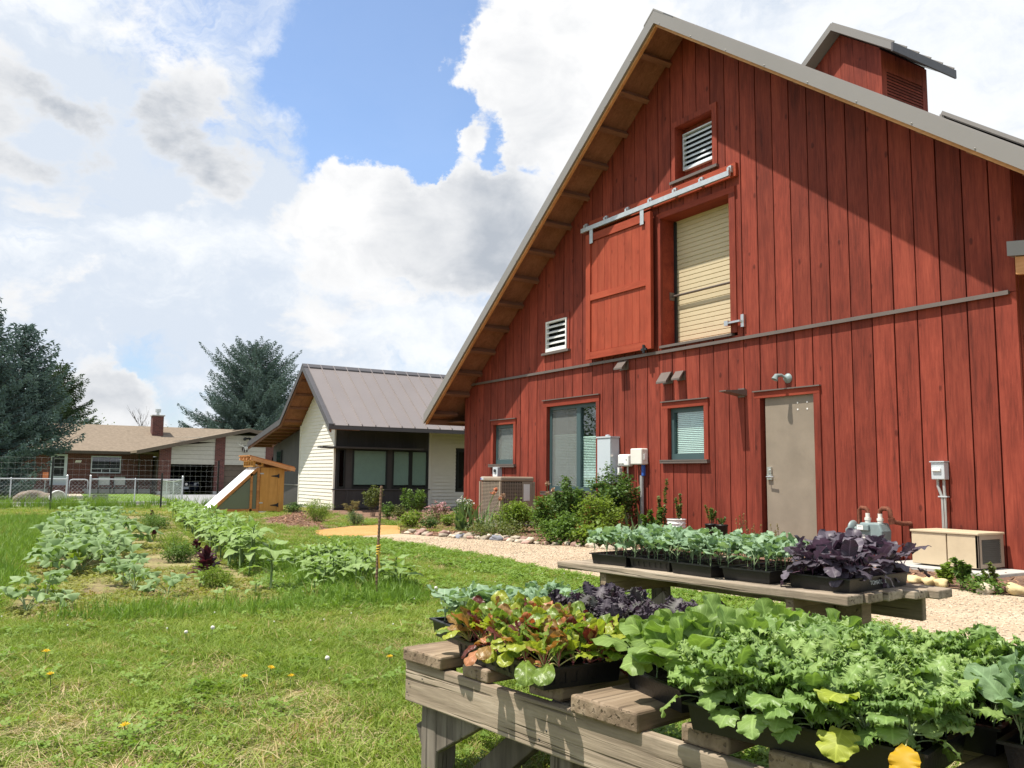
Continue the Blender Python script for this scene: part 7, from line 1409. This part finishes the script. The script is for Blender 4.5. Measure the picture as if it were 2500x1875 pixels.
SQ = [squash_leaf(P_['squash'], R, h, l, k) for k, (R, h, l) in enumerate([(0.105, 0.20, 0.16), (0.12, 0.24, 0.20), (0.09, 0.15, 0.20), (0.11, 0.28, 0.10), (0.10, 0.12, 0.26), (0.12, 0.20, 0.27)])]
SQY = [squash_leaf(P_['squashy'], R, h, l, k) for k, (R, h, l) in enumerate([(0.06, 0.16, 0.05), (0.075, 0.13, 0.10)])]
def squash(x, y, s, n, seed, label, group):
    rg = random.Random(seed); mb = MB(); mb.tube([(x, y, 0), (x, y, 0.05 * s)], 0.012 * s, 6); p = mb.build('squash_plant', P_['brocstem'], None, True, (x, y, 0)); tag(p, label, 'squash plant', group); a = rg.uniform(0, 6)
    for k in range(n):
        a += 2.4 + rg.gauss(0, 0.35); inst(rg.choice(SQ), 'leaf', p, (0, 0, 0.01), (rg.gauss(0, 0.1), rg.gauss(0, 0.1), a), s * rg.uniform(0.75, 1.15))
    for k in range(2): inst(rg.choice(SQY), 'leaf', p, (0, 0, 0.01), (0, 0, rg.uniform(0, 6.28)), s * rg.uniform(0.8, 1.1))
rg = random.Random(21)
near = [(-7.30, 0.36, 0.85, 'squash plant at the near left corner of the vegetable bed'), (-7.75, 0.52, 0.85, 'squash plant just behind the near left corner one'), (-8.05, 0.50, 0.8, 'third squash plant along the near left edge'), (-8.15, 1.22, 0.78, 'squash plant nearest the tall grass in the middle of the bed'), (-8.6, 1.20, 0.85, 'squash plant left of the bare soil strip'), (-7.75, 1.42, 0.72, 'low squash plant beside the grass fringe'), (-9.35, 1.38, 0.5, 'small dark squash plant by the bare soil')]
for k, (x, y, s, lab) in enumerate(near): squash(x, y, s, 8, k, lab, 'squash plants')
k = 0
for x in np.arange(-9.9, -20.5, -0.62):
    u = (-9.9 - x) / 10.6; y0, y1 = 0.72 + 0.85 * u, 1.30 + 1.35 * u; n = 3
    for j in range(n):
        yy = y0 + (y1 - y0) * (j + 0.5) / n + rg.gauss(0, 0.08); squash(x + rg.gauss(0, 0.12), yy, rg.uniform(0.95, 1.25) * (1.08 if u < 0.3 else 1.0), 9, 50 + k, 'leafy squash plant in the dense block left of the soil strip', 'squash plants in the dense block'); k += 1
def sunflower(x, y, h, n, s, label, group, seed):
    rg = random.Random(seed); mb = MB(); l = rg.gauss(0, 0.02); mb.tube([(x, y, 0), (x + l, y, h * 0.5), (x + l * 1.5, y + rg.gauss(0, 0.015), h)], [0.008 * s, 0.007 * s, 0.004], 6); p = mb.build('sunflower_plant', P_['sunstem'], None, True, (x, y, 0)); tag(p, label, 'sunflower', group); a = rg.uniform(0, 6)
    for k in range(n):
        u = 0.42 + 0.58 * (k / (n - 1)); a += 1.571 if k % 2 == 0 else math.pi; top = k >= n - 3
        inst(LM['sun'][3] if top and k >= n - 2 else rg.choice(LM['sun'][:3]), 'leaf', p, (l * 1.2, 0, h * u), (rg.gauss(0, 0.12), rg.gauss(0.0, 0.12), a + rg.gauss(0, 0.2)), s * rg.uniform(0.8, 1.12) * (0.7 + 0.5 * math.sin(math.pi * min(1, 0.25 + u * 0.6))))
row = [(-7.65, 2.26, 0.42, 'tall single sunflower at the near end of the row'), (-8.95, 2.42, 0.52, 'tallest broad-leaved sunflower in the row'), (-9.2, 2.5, 0.46, 'sunflower just behind the tallest one')]
for k, (x, y, h, lab) in enumerate(row): sunflower(x, y, h, 10, 1.4, lab, 'sunflowers in the row', k)
k = 10; x = -9.5
while x > -20.8:
    yr = 2.46 + (-9.3 - x) * (3.92 - 2.46) / 11.4
    for j in range(3):
        sunflower(x + rg.gauss(0, 0.08), yr + rg.uniform(-0.12, 0.22), rg.uniform(0.34, 0.50) * (0.85 if x < -15 else 1.0), 9, rg.uniform(1.15, 1.5), 'young sunflower in the long row right of the soil strip', 'young sunflowers in the long row', k); k += 1
    x -= 0.40
for q in range(46):
    x = rg.uniform(-9.4, -7.1); y = 2.62 + (-7.1 - x) * 0.13 + rg.uniform(0.0, 0.75); sunflower(x, y, rg.uniform(0.18, 0.32), 8, rg.uniform(0.9, 1.25), 'short sunflower seedling in the lush grass right of the row', 'short sunflower seedlings in the grass', k); k += 1
for k2, (x, y, h, lab) in enumerate([(-7.05, 2.45, 0.16, 'low sunflower seedling nearest the grass fringe'), (-7.35, 2.05, 0.13, 'lone pale seedling on the bare soil'), (-7.2, 1.75, 0.12, 'leafy seedling at the near edge of the soil'), (-8.1, 1.75, 0.14, 'lone seedling in the middle of the soil strip')]): sunflower(x, y, h, 6, 0.7, lab, 'seedlings on the bare soil', 900 + k2)
for k2, (x, y, s, n, lab) in enumerate([(-8.75, 1.95, 1.7, 34, 'biggest dark purple amaranth in the middle of the bed'), (-8.45, 1.88, 0.9, 14, 'small reddish amaranth just before the biggest one'), (-11.2, 2.36, 1.3, 20, 'purple amaranth under the sunflower row'), (-10.9, 2.12, 1.0, 14, 'dark amaranth between the feathery dill plants'), (-13.9, 2.30, 1.1, 18, 'purple amaranth far along the soil strip'), (-19.0, 3.1, 1.3, 20, 'purple amaranth at the far end of the bed')]):
    mb = MB(); mb.tube([(x, y, 0), (x, y, 0.16 * s)], 0.005, 5); p = mb.build('amaranth_plant', P_['amar'], None, True, (x, y, 0)); tag(p, lab, 'amaranth'); a = 0
    for k in range(n): a += 2.4; u = k / n; inst(rg.choice(LM['amar']), 'leaf', p, (0, 0, 0.02 + 0.13 * s * u), (rg.gauss(0, 0.15), -0.5 * u, a), s * rg.uniform(0.8, 1.2) * (1.1 - 0.4 * u))
for x, y, h, w_, lab in [(-11.6, 2.22, 0.28, 0.5, 'feathery pale green dill in the middle of the row'), (-10.6, 2.05, 0.24, 0.4, 'dark leafy herb before the dill'), (-9.1, 2.02, 0.20, 0.3, 'feathery dill behind the biggest amaranth'), (-8.0, 1.86, 0.20, 0.34, 'feathery green plant before the small amaranth'), (-12.6, 2.3, 0.26, 0.5, 'second feathery dill further along the row'), (-16.5, 2.75, 0.26, 0.6, 'leafy green herb toward the far end of the row'), (-17.8, 2.9, 0.25, 0.6, 'last leafy herb before the far amaranth')]:
    shrub('herb_plant', lab, x, y, h, w_, GR['bright'] if 'feathery' in lab else GR['mid'], 1500, 0.03, 60, stems=12, sq=0.4 if 'feathery' in lab else 0.9, cat='herb', twig='stem')

# ------------------------------------------------------------ marker stake
st = thing('marker_stake', 'rusty ribbed steel stake with a yellow tape knot beside the sunflowers', 'stake', (-6.94, 2.96, 0))
mb = MB(); pts = [(-6.94 + 0.012 * i / 60 + 0.02 * (i / 60) ** 2, 2.96 + 0.012 * (i / 60), 0.95 * i / 60) for i in range(61)]; mb.tube(pts, [0.0125 if i % 2 else 0.0098 for i in range(61)], 8); mb.build('ribbed_bar', pmat('rusty_rebar', (0.20, 0.125, 0.08), 0.8, 0.2, 0.3, 0.3, 20), st)
MT['yellow'] = pmat('yellow_tape', (0.60, 0.40, 0.04), 0.5)
mb = MB()
for k in range(4): mb.tube([(-6.925 + 0.016 * math.cos(a), 2.967 + 0.016 * math.sin(a), 0.375 + 0.022 * k + 0.006 * math.sin(a)) for a in np.linspace(0, 6.28, 10)], 0.006, 5, 0, False)
mb.bar((-6.91, 2.96, 0.39), (-6.885, 2.965, 0.25), 0.015, 0.002); mb.build('tape_knot', MT['yellow'], st)

# ------------------------------------------------------------ grass, clover, weeds: what nobody could count
def in_poly(P, X, Y):
    P = np.array(P); inside = np.zeros(len(X), bool); j = len(P) - 1
    for i in range(len(P)):
        xi, yi, xj, yj = *P[i], *P[j]; c = ((yi > Y) != (yj > Y)) & (X < (xj - xi) * (Y - yi) / (yj - yi + 1e-12) + xi); inside ^= c; j = i
    return inside
def vnoise(X, Y, s, seed):
    r = np.random.default_rng(seed); G = r.random((128, 128)); x = (X * s) % 128; y = (Y * s) % 128; i = x.astype(int) % 128; j = y.astype(int) % 128; fx, fy = x - np.floor(x), y - np.floor(y); fx = fx * fx * (3 - 2 * fx); fy = fy * fy * (3 - 2 * fy); a = lambda p, q: G[p % 128, q % 128]
    return (a(i, j) * (1 - fx) + a(i + 1, j) * fx) * (1 - fy) + (a(i, j + 1) * (1 - fx) + a(i + 1, j + 1) * fx) * fy
def grassmat(name, c1, c2, c3, dry, drylo, dryhi, trans=0.35):
    m, t, b = newmat(name); oi = t.add('ShaderNodeObjectInfo'); g = t.add('ShaderNodeNewGeometry'); v = g.outputs['Position']
    n = t.math('ADD', t.math('MULTIPLY', t.noise(v, 0.55, 4, 0.6), 0.6), t.math('MULTIPLY', t.noise(v, 2.6, 3, 0.6), 0.4)); r = oi.outputs['Random']
    col = t.ramp(t.math('ADD', t.math('MULTIPLY', t.maprange(n, 0.35, 0.65), 0.55), t.math('MULTIPLY', r, 0.45)), [(0.1, c1), (0.5, c2), (0.9, c3)])
    r2 = t.math('FRACT', t.math('MULTIPLY', r, 17.3)); dn = t.maprange(t.noise(v, 0.9, 5, 0.65), 0.42, 0.68, drylo, dryhi); col = t.mix(t.math('LESS_THAN', r2, dn), col, dry)
    t.put(b, 'Base Color', col); b.inputs['Roughness'].default_value = 0.5; b.inputs['Specular IOR Level'].default_value = 0.25
    tr = t.add('ShaderNodeBsdfTranslucent'); t.put(tr, 'Color', t.vmath('MULTIPLY', col, (1.15, 1.2, 0.55))); mx = t.add('ShaderNodeMixShader'); mx.inputs[0].default_value = trans
    t.l.new(b.outputs[0], mx.inputs[1]); t.l.new(tr.outputs[0], mx.inputs[2]); t.l.new(mx.outputs[0], t.n['Material Output'].inputs[0]); return m
def clump(name, n, h, spread, wd, lean, mat, seed, flatw=0.0):
    rg = np.random.default_rng(seed); V, F = [], []
    for k in range(n):
        x, y = rg.normal(0, spread, 2); a = rg.uniform(0, 6.28); L = h * rg.uniform(0.55, 1.15); ln = abs(rg.normal(lean, 0.3)) + flatw * rg.random(); dx, dy = math.cos(a), math.sin(a); w_ = wd * rg.uniform(0.7, 1.3); b = rg.uniform(0, 6.28); sx, sy = math.cos(b), math.sin(b); i = len(V)
        for u, ww in ((0, 1.0), (0.5, 0.85), (1.0, 0.0)):
            off = ln * L * u * u; z = L * (u - 0.30 * min(1, ln) * u * u); p = (x + dx * off, y + dy * off, max(0.002, z))
            if ww: V += [(p[0] - sx * w_ * ww, p[1] - sy * w_ * ww, p[2]), (p[0] + sx * w_ * ww, p[1] + sy * w_ * ww, p[2])]
            else: V.append(p)
        F += [(i, i + 1, i + 3, i + 2), (i + 2, i + 3, i + 4, i + 4)]
    me = bpy.data.meshes.new(name); me.from_pydata(V, [], [f if len(set(f)) == 4 else f[:3] for f in F]); me.materials.append(mat); return bpy.data.objects.new(name, me)
def clover(name, n, h, spread, mat, seed, r=0.011):
    rg = np.random.default_rng(seed); V, F = [], []
    for k in range(n):
        x, y = rg.normal(0, spread, 2); z = h * rg.uniform(0.5, 1.1); ph = rg.uniform(0, 6.28); tx, ty = rg.normal(0, 0.35, 2)
        for j in range(3):
            a = ph + 2.094 * j; i = len(V); ca, sa = math.cos(a), math.sin(a)
            for (q, s) in ((0, 0), (0.9, -0.75), (1.7, 0), (0.9, 0.75)):
                lx, ly = r * (q * ca - s * sa), r * (q * sa + s * ca); V.append((x + lx, y + ly, z + tx * lx + ty * ly + 0.15 * r * abs(s)))
            F.append((i, i + 1, i + 2, i + 3))
    me = bpy.data.meshes.new(name); me.from_pydata(V, [], F); me.materials.append(mat); return bpy.data.objects.new(name, me)
def scatter(name, protos, X, Y, S, seed, kindname='stuff', zoff=0.0, tilt=0.1):
    rg = np.random.default_rng(seed); n = len(X); Z = np.array([ground_z(x) for x in X]) + zoff
    me = bpy.data.meshes.new(name); me.vertices.add(n); me.vertices.foreach_set('co', np.stack([X, Y, Z], 1).astype(np.float32).ravel())
    a = me.attributes.new('rot', 'FLOAT_VECTOR', 'POINT'); a.data.foreach_set('vector', np.stack([rg.normal(0, tilt, n), rg.normal(0, tilt, n), rg.uniform(0, 6.283, n)], 1).astype(np.float32).ravel())
    a = me.attributes.new('scl', 'FLOAT', 'POINT'); a.data.foreach_set('value', S.astype(np.float32))
    a = me.attributes.new('idx', 'INT', 'POINT'); a.data.foreach_set('value', rg.integers(0, len(protos), n).astype(np.int32))
    o = bpy.data.objects.new(name, me); COL.objects.link(o); kind(o, 'stuff')
    pc = bpy.data.collections.new(name + '_kinds')
    for p in protos: pc.objects.link(p)
    ng = bpy.data.node_groups.new(name, 'GeometryNodeTree'); ng.interface.new_socket('Geometry', in_out='INPUT', socket_type='NodeSocketGeometry'); ng.interface.new_socket('Geometry', in_out='OUTPUT', socket_type='NodeSocketGeometry')
    N = ng.nodes; L = ng.links; gi = N.new('NodeGroupInput'); go = N.new('NodeGroupOutput'); ci = N.new('GeometryNodeCollectionInfo'); ci.inputs['Collection'].default_value = pc; ci.inputs['Separate Children'].default_value = True; ci.inputs['Reset Children'].default_value = True
    ip = N.new('GeometryNodeInstanceOnPoints'); ip.inputs['Pick Instance'].default_value = True
    def attr(nm, ty): q = N.new('GeometryNodeInputNamedAttribute'); q.data_type = ty; q.inputs['Name'].default_value = nm; return q.outputs['Attribute']
    L.new(gi.outputs[0], ip.inputs['Points']); L.new(ci.outputs[0], ip.inputs['Instance']); L.new(attr('idx', 'INT'), ip.inputs['Instance Index']); L.new(attr('rot', 'FLOAT_VECTOR'), ip.inputs['Rotation']); L.new(attr('scl', 'FLOAT'), ip.inputs['Scale']); L.new(ip.outputs[0], go.inputs[0])
    md = o.modifiers.new('scatter', 'NODES'); md.node_group = ng; return o
def sample(n, rmin, rmax, seed, amin=-40, amax=40, power=1.0):
    """random ground points in the part of the garden round the benches and the bed, thinning out with distance"""
    r = np.random.default_rng(seed); u = r.random(n); R = (rmin ** power + u * (rmax ** power - rmin ** power)) ** (1 / power); A = np.radians(r.uniform(amin, amax, n)) + math.radians(148.15); return R * np.cos(A), R * np.sin(A)
PATHS = PATH_NEAR + PATH_FAR; ORG = [(-15.4, 5.32), (-14.6, 5.08), (-13.5, 4.95), (-14.0, 6.40), (-16.2, 7.4), (-16.6, 7.1), (-16.4, 6.4)]
HB = [(-15.3, 5.5), (-16.5, 6.5), (-17.4, 7.6), (-30, 8.9), (-30, 30), (10, 30), (10, 4.3), (2, 4.1), (-1.5, 4.5), (-3.2, 5.25)]
HBED = [(-15.6, 5.6), (-23.8, 8.2), (-24.0, 7.6), (-21.5, 6.8), (-19.6, 5.6), (-17.4, 5.2)]
def lawn_mask(X, Y): return ~(in_poly(PATHS, X, Y) | in_poly(ORG, X, Y) | (Y > 8.0) | ((X > -14) & (Y > 6.3)) | (X < -29) | in_poly(HBED, X, Y) | ((X > -24.2) & (X < -23.0) & (Y > 4.95) & (Y < 7.1)))
TALL = [(-6.9, 0.10), (-7.4, 0.05), (-9.4, 0.35), (-13.0, 0.65), (-20.3, 1.35), (-21.5, 1.9), (-21.5, -6), (-6.0, -4.5)]
FRINGE = [(-6.85, 0.3), (-7.05, 1.2), (-6.75, 2.15), (-7.1, 2.55), (-9.2, 2.62), (-12, 2.95), (-12, 3.5), (-8.0, 3.55), (-6.4, 3.3), (-6.2, 2.2), (-6.5, 0.9)]
G1 = grassmat('lawn_blades', (0.145, 0.22, 0.030), (0.215, 0.30, 0.046), (0.30, 0.355, 0.075), (0.42, 0.34, 0.15), 0.02, 0.20)
G2 = grassmat('tall_grass_blades', (0.105, 0.20, 0.028), (0.155, 0.26, 0.040), (0.21, 0.31, 0.06), (0.32, 0.30, 0.10), 0.0, 0.06, 0.4)
G3 = grassmat('clover_leaves', (0.12, 0.205, 0.032), (0.17, 0.27, 0.045), (0.23, 0.325, 0.060), (0.28, 0.27, 0.09), 0.0, 0.06)
G4 = grassmat('straw', (0.42, 0.33, 0.17), (0.50, 0.40, 0.22), (0.58, 0.48, 0.28), (0.30, 0.18, 0.09), 0.0, 0.2, 0.2)
G5 = grassmat('yellow_green_weeds', (0.17, 0.20, 0.045), (0.25, 0.27, 0.065), (0.32, 0.31, 0.10), (0.36, 0.27, 0.13), 0.02, 0.25)
lawnP = [clump('a_blades_%d' % k, 18, h, 0.038, 0.0026, l, G1, k, 0.7) for k, (h, l) in enumerate([(0.060, 0.7), (0.045, 1.1), (0.075, 0.6), (0.04, 1.5)])]
tallP = [clump('b_blades_%d' % k, 14, h, 0.05, 0.0036, l, G2, 20 + k) for k, (h, l) in enumerate([(0.15, 0.5), (0.19, 0.4), (0.11, 0.8)])]
clovP = [clover('c_clover_%d' % k, 14, h, 0.045, G3, 40 + k) for k, h in enumerate((0.05, 0.065, 0.04))]
strawP = [clump('d_straw_%d' % k, 9, 0.045, 0.04, 0.0016, 2.2, G4, 60 + k, 2.0) for k in range(3)]
weedP = [clover('e_weed_%d' % k, 12, 0.035, 0.05, G5, 80 + k, 0.010) for k in range(3)] + [clump('e_blades', 8, 0.05, 0.04, 0.003, 0.9, G5, 90)]
X, Y = sample(62000, 2.2, 11, 1, power=1.35); X2, Y2 = sample(34000, 9, 29, 2, power=1.2); X, Y = np.r_[X, X2], np.r_[Y, Y2]
patch = vnoise(X, Y, 0.9, 5) * 0.55 + vnoise(X, Y, 2.6, 6) * 0.45
for qx, qy, qr in ((-4.1, 0.35, 0.45), (-3.75, 1.05, 0.5), (-4.15, 1.30, 0.4), (-3.45, 1.25, 0.45), (-3.6, 0.8, 0.3), (-4.2, -0.2, 0.5), (-4.75, 1.15, 0.3), (-3.3, 0.3, 0.4)): patch = patch + 0.30 * np.exp(-((X - qx) ** 2 + (Y - qy) ** 2) / (2 * (0.55 * qr) ** 2))
R_ = np.hypot(X, Y); rr = np.random.default_rng(9).random(len(X))
ok = lawn_mask(X, Y) & ~in_poly(BED, X, Y) & ~in_poly(TALL, X, Y); keep = ok & (rr < np.clip((0.84 - patch) * 3.4, 0.14, 1))
scatter('lawn_grass', lawnP, X[keep], Y[keep], (0.75 + 0.5 * vnoise(X, Y, 1.5, 8))[keep] * np.where(R_[keep] > 13, 1.3, 1.0), 3)
cl = ok & (np.random.default_rng(10).random(len(X)) < np.clip((0.6 * vnoise(X, Y, 0.55, 15) + 0.4 * vnoise(X, Y, 1.9, 55) - 0.44) * 2.0, 0.02, 0.26) * np.where(patch > 0.66, 0.15, 1.0))
scatter('clover', clovP, X[cl], Y[cl] + 0.01, np.random.default_rng(11).uniform(0.7, 1.25, cl.sum()), 4)
sw = ok & (patch > 0.56) & (np.random.default_rng(12).random(len(X)) < 0.20); far = ok & (X < -20.5) & (np.random.default_rng(13).random(len(X)) < 0.6); sw |= far
scatter('dry_straw', strawP, X[sw], Y[sw], np.random.default_rng(14).uniform(0.6, 1.3, sw.sum()), 5)
X, Y = sample(60000, 6, 23, 16, -5, 42, power=1.2); tl = in_poly(TALL, X, Y) & ~in_poly(BED, X, Y); fr = in_poly(FRINGE, X, Y) & ~in_poly(BED, X, Y)
Xf, Yf = np.random.default_rng(17).uniform(-12, -6.1, 14000), np.random.default_rng(18).uniform(0.2, 3.6, 14000); f2 = in_poly(FRINGE, Xf, Yf) & (np.random.default_rng(19).random(14000) < 0.38)
XX, YY = np.r_[X[tl], Xf[f2]], np.r_[Y[tl], Yf[f2]]; scatter('tall_grass', tallP, XX, YY, np.random.default_rng(20).uniform(0.65, 1.1, len(XX)), 6)
Xb, Yb = np.random.default_rng(21).uniform(-23.4, -6.7, 30000), np.random.default_rng(22).uniform(0.2, 4.2, 30000); bd = in_poly(BED, Xb, Yb) & (vnoise(Xb, Yb, 1.1, 23) * 0.6 + vnoise(Xb, Yb, 3.0, 24) * 0.4 > 0.52)
scatter('bed_weeds', weedP, Xb[bd], Yb[bd], np.random.default_rng(25).uniform(0.5, 1.2, bd.sum()), 7)
Xg, Yg = np.random.default_rng(26).uniform(-28.4, -25.6, 2600), np.random.default_rng(27).uniform(-4, 7.5, 2600); gsel = np.random.default_rng(28).random(2600) < np.clip(vnoise(Xg, Yg, 0.8, 29) * 0.9 - 0.25, 0.03, 1)
scatter('fence_weeds', [clump('f_weed_%d' % k, 14, 0.38, 0.06, 0.006, 0.35, G2, 100 + k) for k in range(2)], Xg[gsel], Yg[gsel], np.random.default_rng(30).uniform(0.5, 1.3, gsel.sum()), 8)
# grass under and round the benches and the edge of the gravel
Xe, Ye = np.random.default_rng(31).uniform(-13.5, -1.0, 9000), np.random.default_rng(32).uniform(4.6, 5.9, 9000); es = ~in_poly(PATHS, Xe, Ye) & (Ye < 5.75) & (Xe < -2.5)
scatter('path_edge_grass', lawnP[:3] + clovP, Xe[es], Ye[es], np.random.default_rng(33).uniform(0.6, 1.15, es.sum()), 9)
# chips of bark lying on the mulch, loose gravel
chipM = pmat('bark_chip', (0.25, 0.14, 0.085), 0.9, var=0.4, scale=20, rnd=0.5); CH = []
for k in range(3):
    mb = MB(); mb.box((-0.03, -0.008, 0), (0.03, 0.008, 0.006)); me = bpy.data.meshes.new('g_chip_%d' % k); me.from_pydata([(x * (1 + 0.4 * k), y, z) for x, y, z in mb.v], [], mb.f); me.materials.append(chipM); CH.append(bpy.data.objects.new('g_chip_%d' % k, me))
Xm, Ym = np.random.default_rng(34).uniform(-23, -3.2, 9000), np.random.default_rng(35).uniform(5.0, 10.05, 9000)
ms = (in_poly([(-14.0, 6.42), (-12.0, 7.27), (-11.1, 7.3), (-10.0, 7.8), (-3.2, 8.16), (-3.2, 10.05), (-19.5, 10.05), (-16.9, 7.6)], Xm, Ym) | in_poly(HBED, Xm, Ym)); scatter('bark_chips', CH, Xm[ms], Ym[ms], np.random.default_rng(36).uniform(0.5, 1.3, ms.sum()), 10, zoff=0.02, tilt=0.3)
pebM = pmat('pebble', (0.42, 0.34, 0.25), 0.9, var=0.1, rnd=0.4); mb = MB(); blob(mb, (0, 0, 0), (0.009, 0.007, 0.005), 6, 4, 0.1, 2); me = bpy.data.meshes.new('h_pebble'); me.from_pydata(mb.v, [], mb.f); me.materials.append(pebM)
Xp, Yp = np.random.default_rng(37).uniform(-13, -1, 16000), np.random.default_rng(38).uniform(4.5, 8, 16000); ps = in_poly(PATHS, Xp, Yp); scatter('loose_gravel', [bpy.data.objects.new('h_pebble', me)], Xp[ps], Yp[ps], np.random.default_rng(39).uniform(0.5, 1.6, ps.sum()), 11, zoff=0.014)
# dandelions and white clover heads one can pick out
dm = leafmat('dandelion_petals', (0.65, 0.42, 0.01), (0.70, 0.48, 0.02), None, 0.2, 0.6, tint=(1, .9, .3)); pm = pmat('dandelion_fluff', (0.62, 0.60, 0.54), 0.9)
mb = MB(); mb.tube([(0, 0, 0), (0.005, 0, 0.07)], 0.002, 5); me_st = bpy.data.meshes.new('stem'); me_st.from_pydata(mb.v, [], mb.f); me_st.materials.append(MT['stem'])
mb = MB()
for k in range(22):
    a = 2.4 * k; r = 0.019 * math.sqrt((k + 1) / 22); el = 1.2 - 0.9 * (k + 1) / 22
    mb.face([(0.005, 0, 0.07), (0.005 + r * math.cos(a - 0.22), r * math.sin(a - 0.22), 0.07 + 0.012 * el), (0.005 + 1.1 * r * math.cos(a), 1.1 * r * math.sin(a), 0.07 + 0.013 * el), (0.005 + r * math.cos(a + 0.22), r * math.sin(a + 0.22), 0.07 + 0.012 * el)])
me_d = bpy.data.meshes.new('flower_head'); me_d.from_pydata(mb.v, [], mb.f); me_d.materials.append(dm)
mb = MB(); blob(mb, (0.005, 0, 0.078), (0.012, 0.012, 0.011), 10, 7, 0.05, 4); me_f = bpy.data.meshes.new('seed_head'); me_f.from_pydata(mb.v, [], mb.f); me_f.materials.append(pm)
for k, (x, y) in enumerate([(-5.33, 0.37), (-4.72, 0.36), (-4.28, 1.16), (-4.40, 1.30), (-4.18, 1.35), (-4.35, 1.95), (-3.66, 0.55), (-12.6, 4.6), (-9.2, 4.2)]):
    dd = inst(me_st, 'dandelion', None, (x, y, 0.0), (rg.gauss(0, 0.1), rg.gauss(0, 0.1), rg.uniform(0, 6)), rg.uniform(0.9, 1.3)); tag(dd, 'yellow dandelion flower standing in the lawn', 'dandelion', 'dandelions in the lawn'); inst(me_d, 'flower_head', dd)
for k, (x, y) in enumerate([(-5.6, 1.15), (-5.62, 1.30), (-4.45, 1.62), (-6.6, 3.35)]):
    dd = inst(me_st, 'seed_clock', None, (x, y, 0.0), (rg.gauss(0, 0.1), rg.gauss(0, 0.1), 0), rg.uniform(0.9, 1.3)); tag(dd, 'pale round dandelion seed head in the lawn', 'dandelion', 'dandelion seed heads'); inst(me_f, 'seed_head', dd)
wc = MB()
for k in range(90):
    x, y = rg.uniform(-13, -3.8), rg.uniform(0.2, 5.2)
    if lawn_mask(np.array([x]), np.array([y]))[0] and not in_poly(BED, np.array([x]), np.array([y]))[0]: blob(wc, (x, y, rg.uniform(0.04, 0.07)), (0.006, 0.006, 0.006), 6, 4, 0.05, k)
kind(wc.build('clover_blossoms', pmat('clover_white', (0.60, 0.60, 0.50), 0.8)), 'stuff')
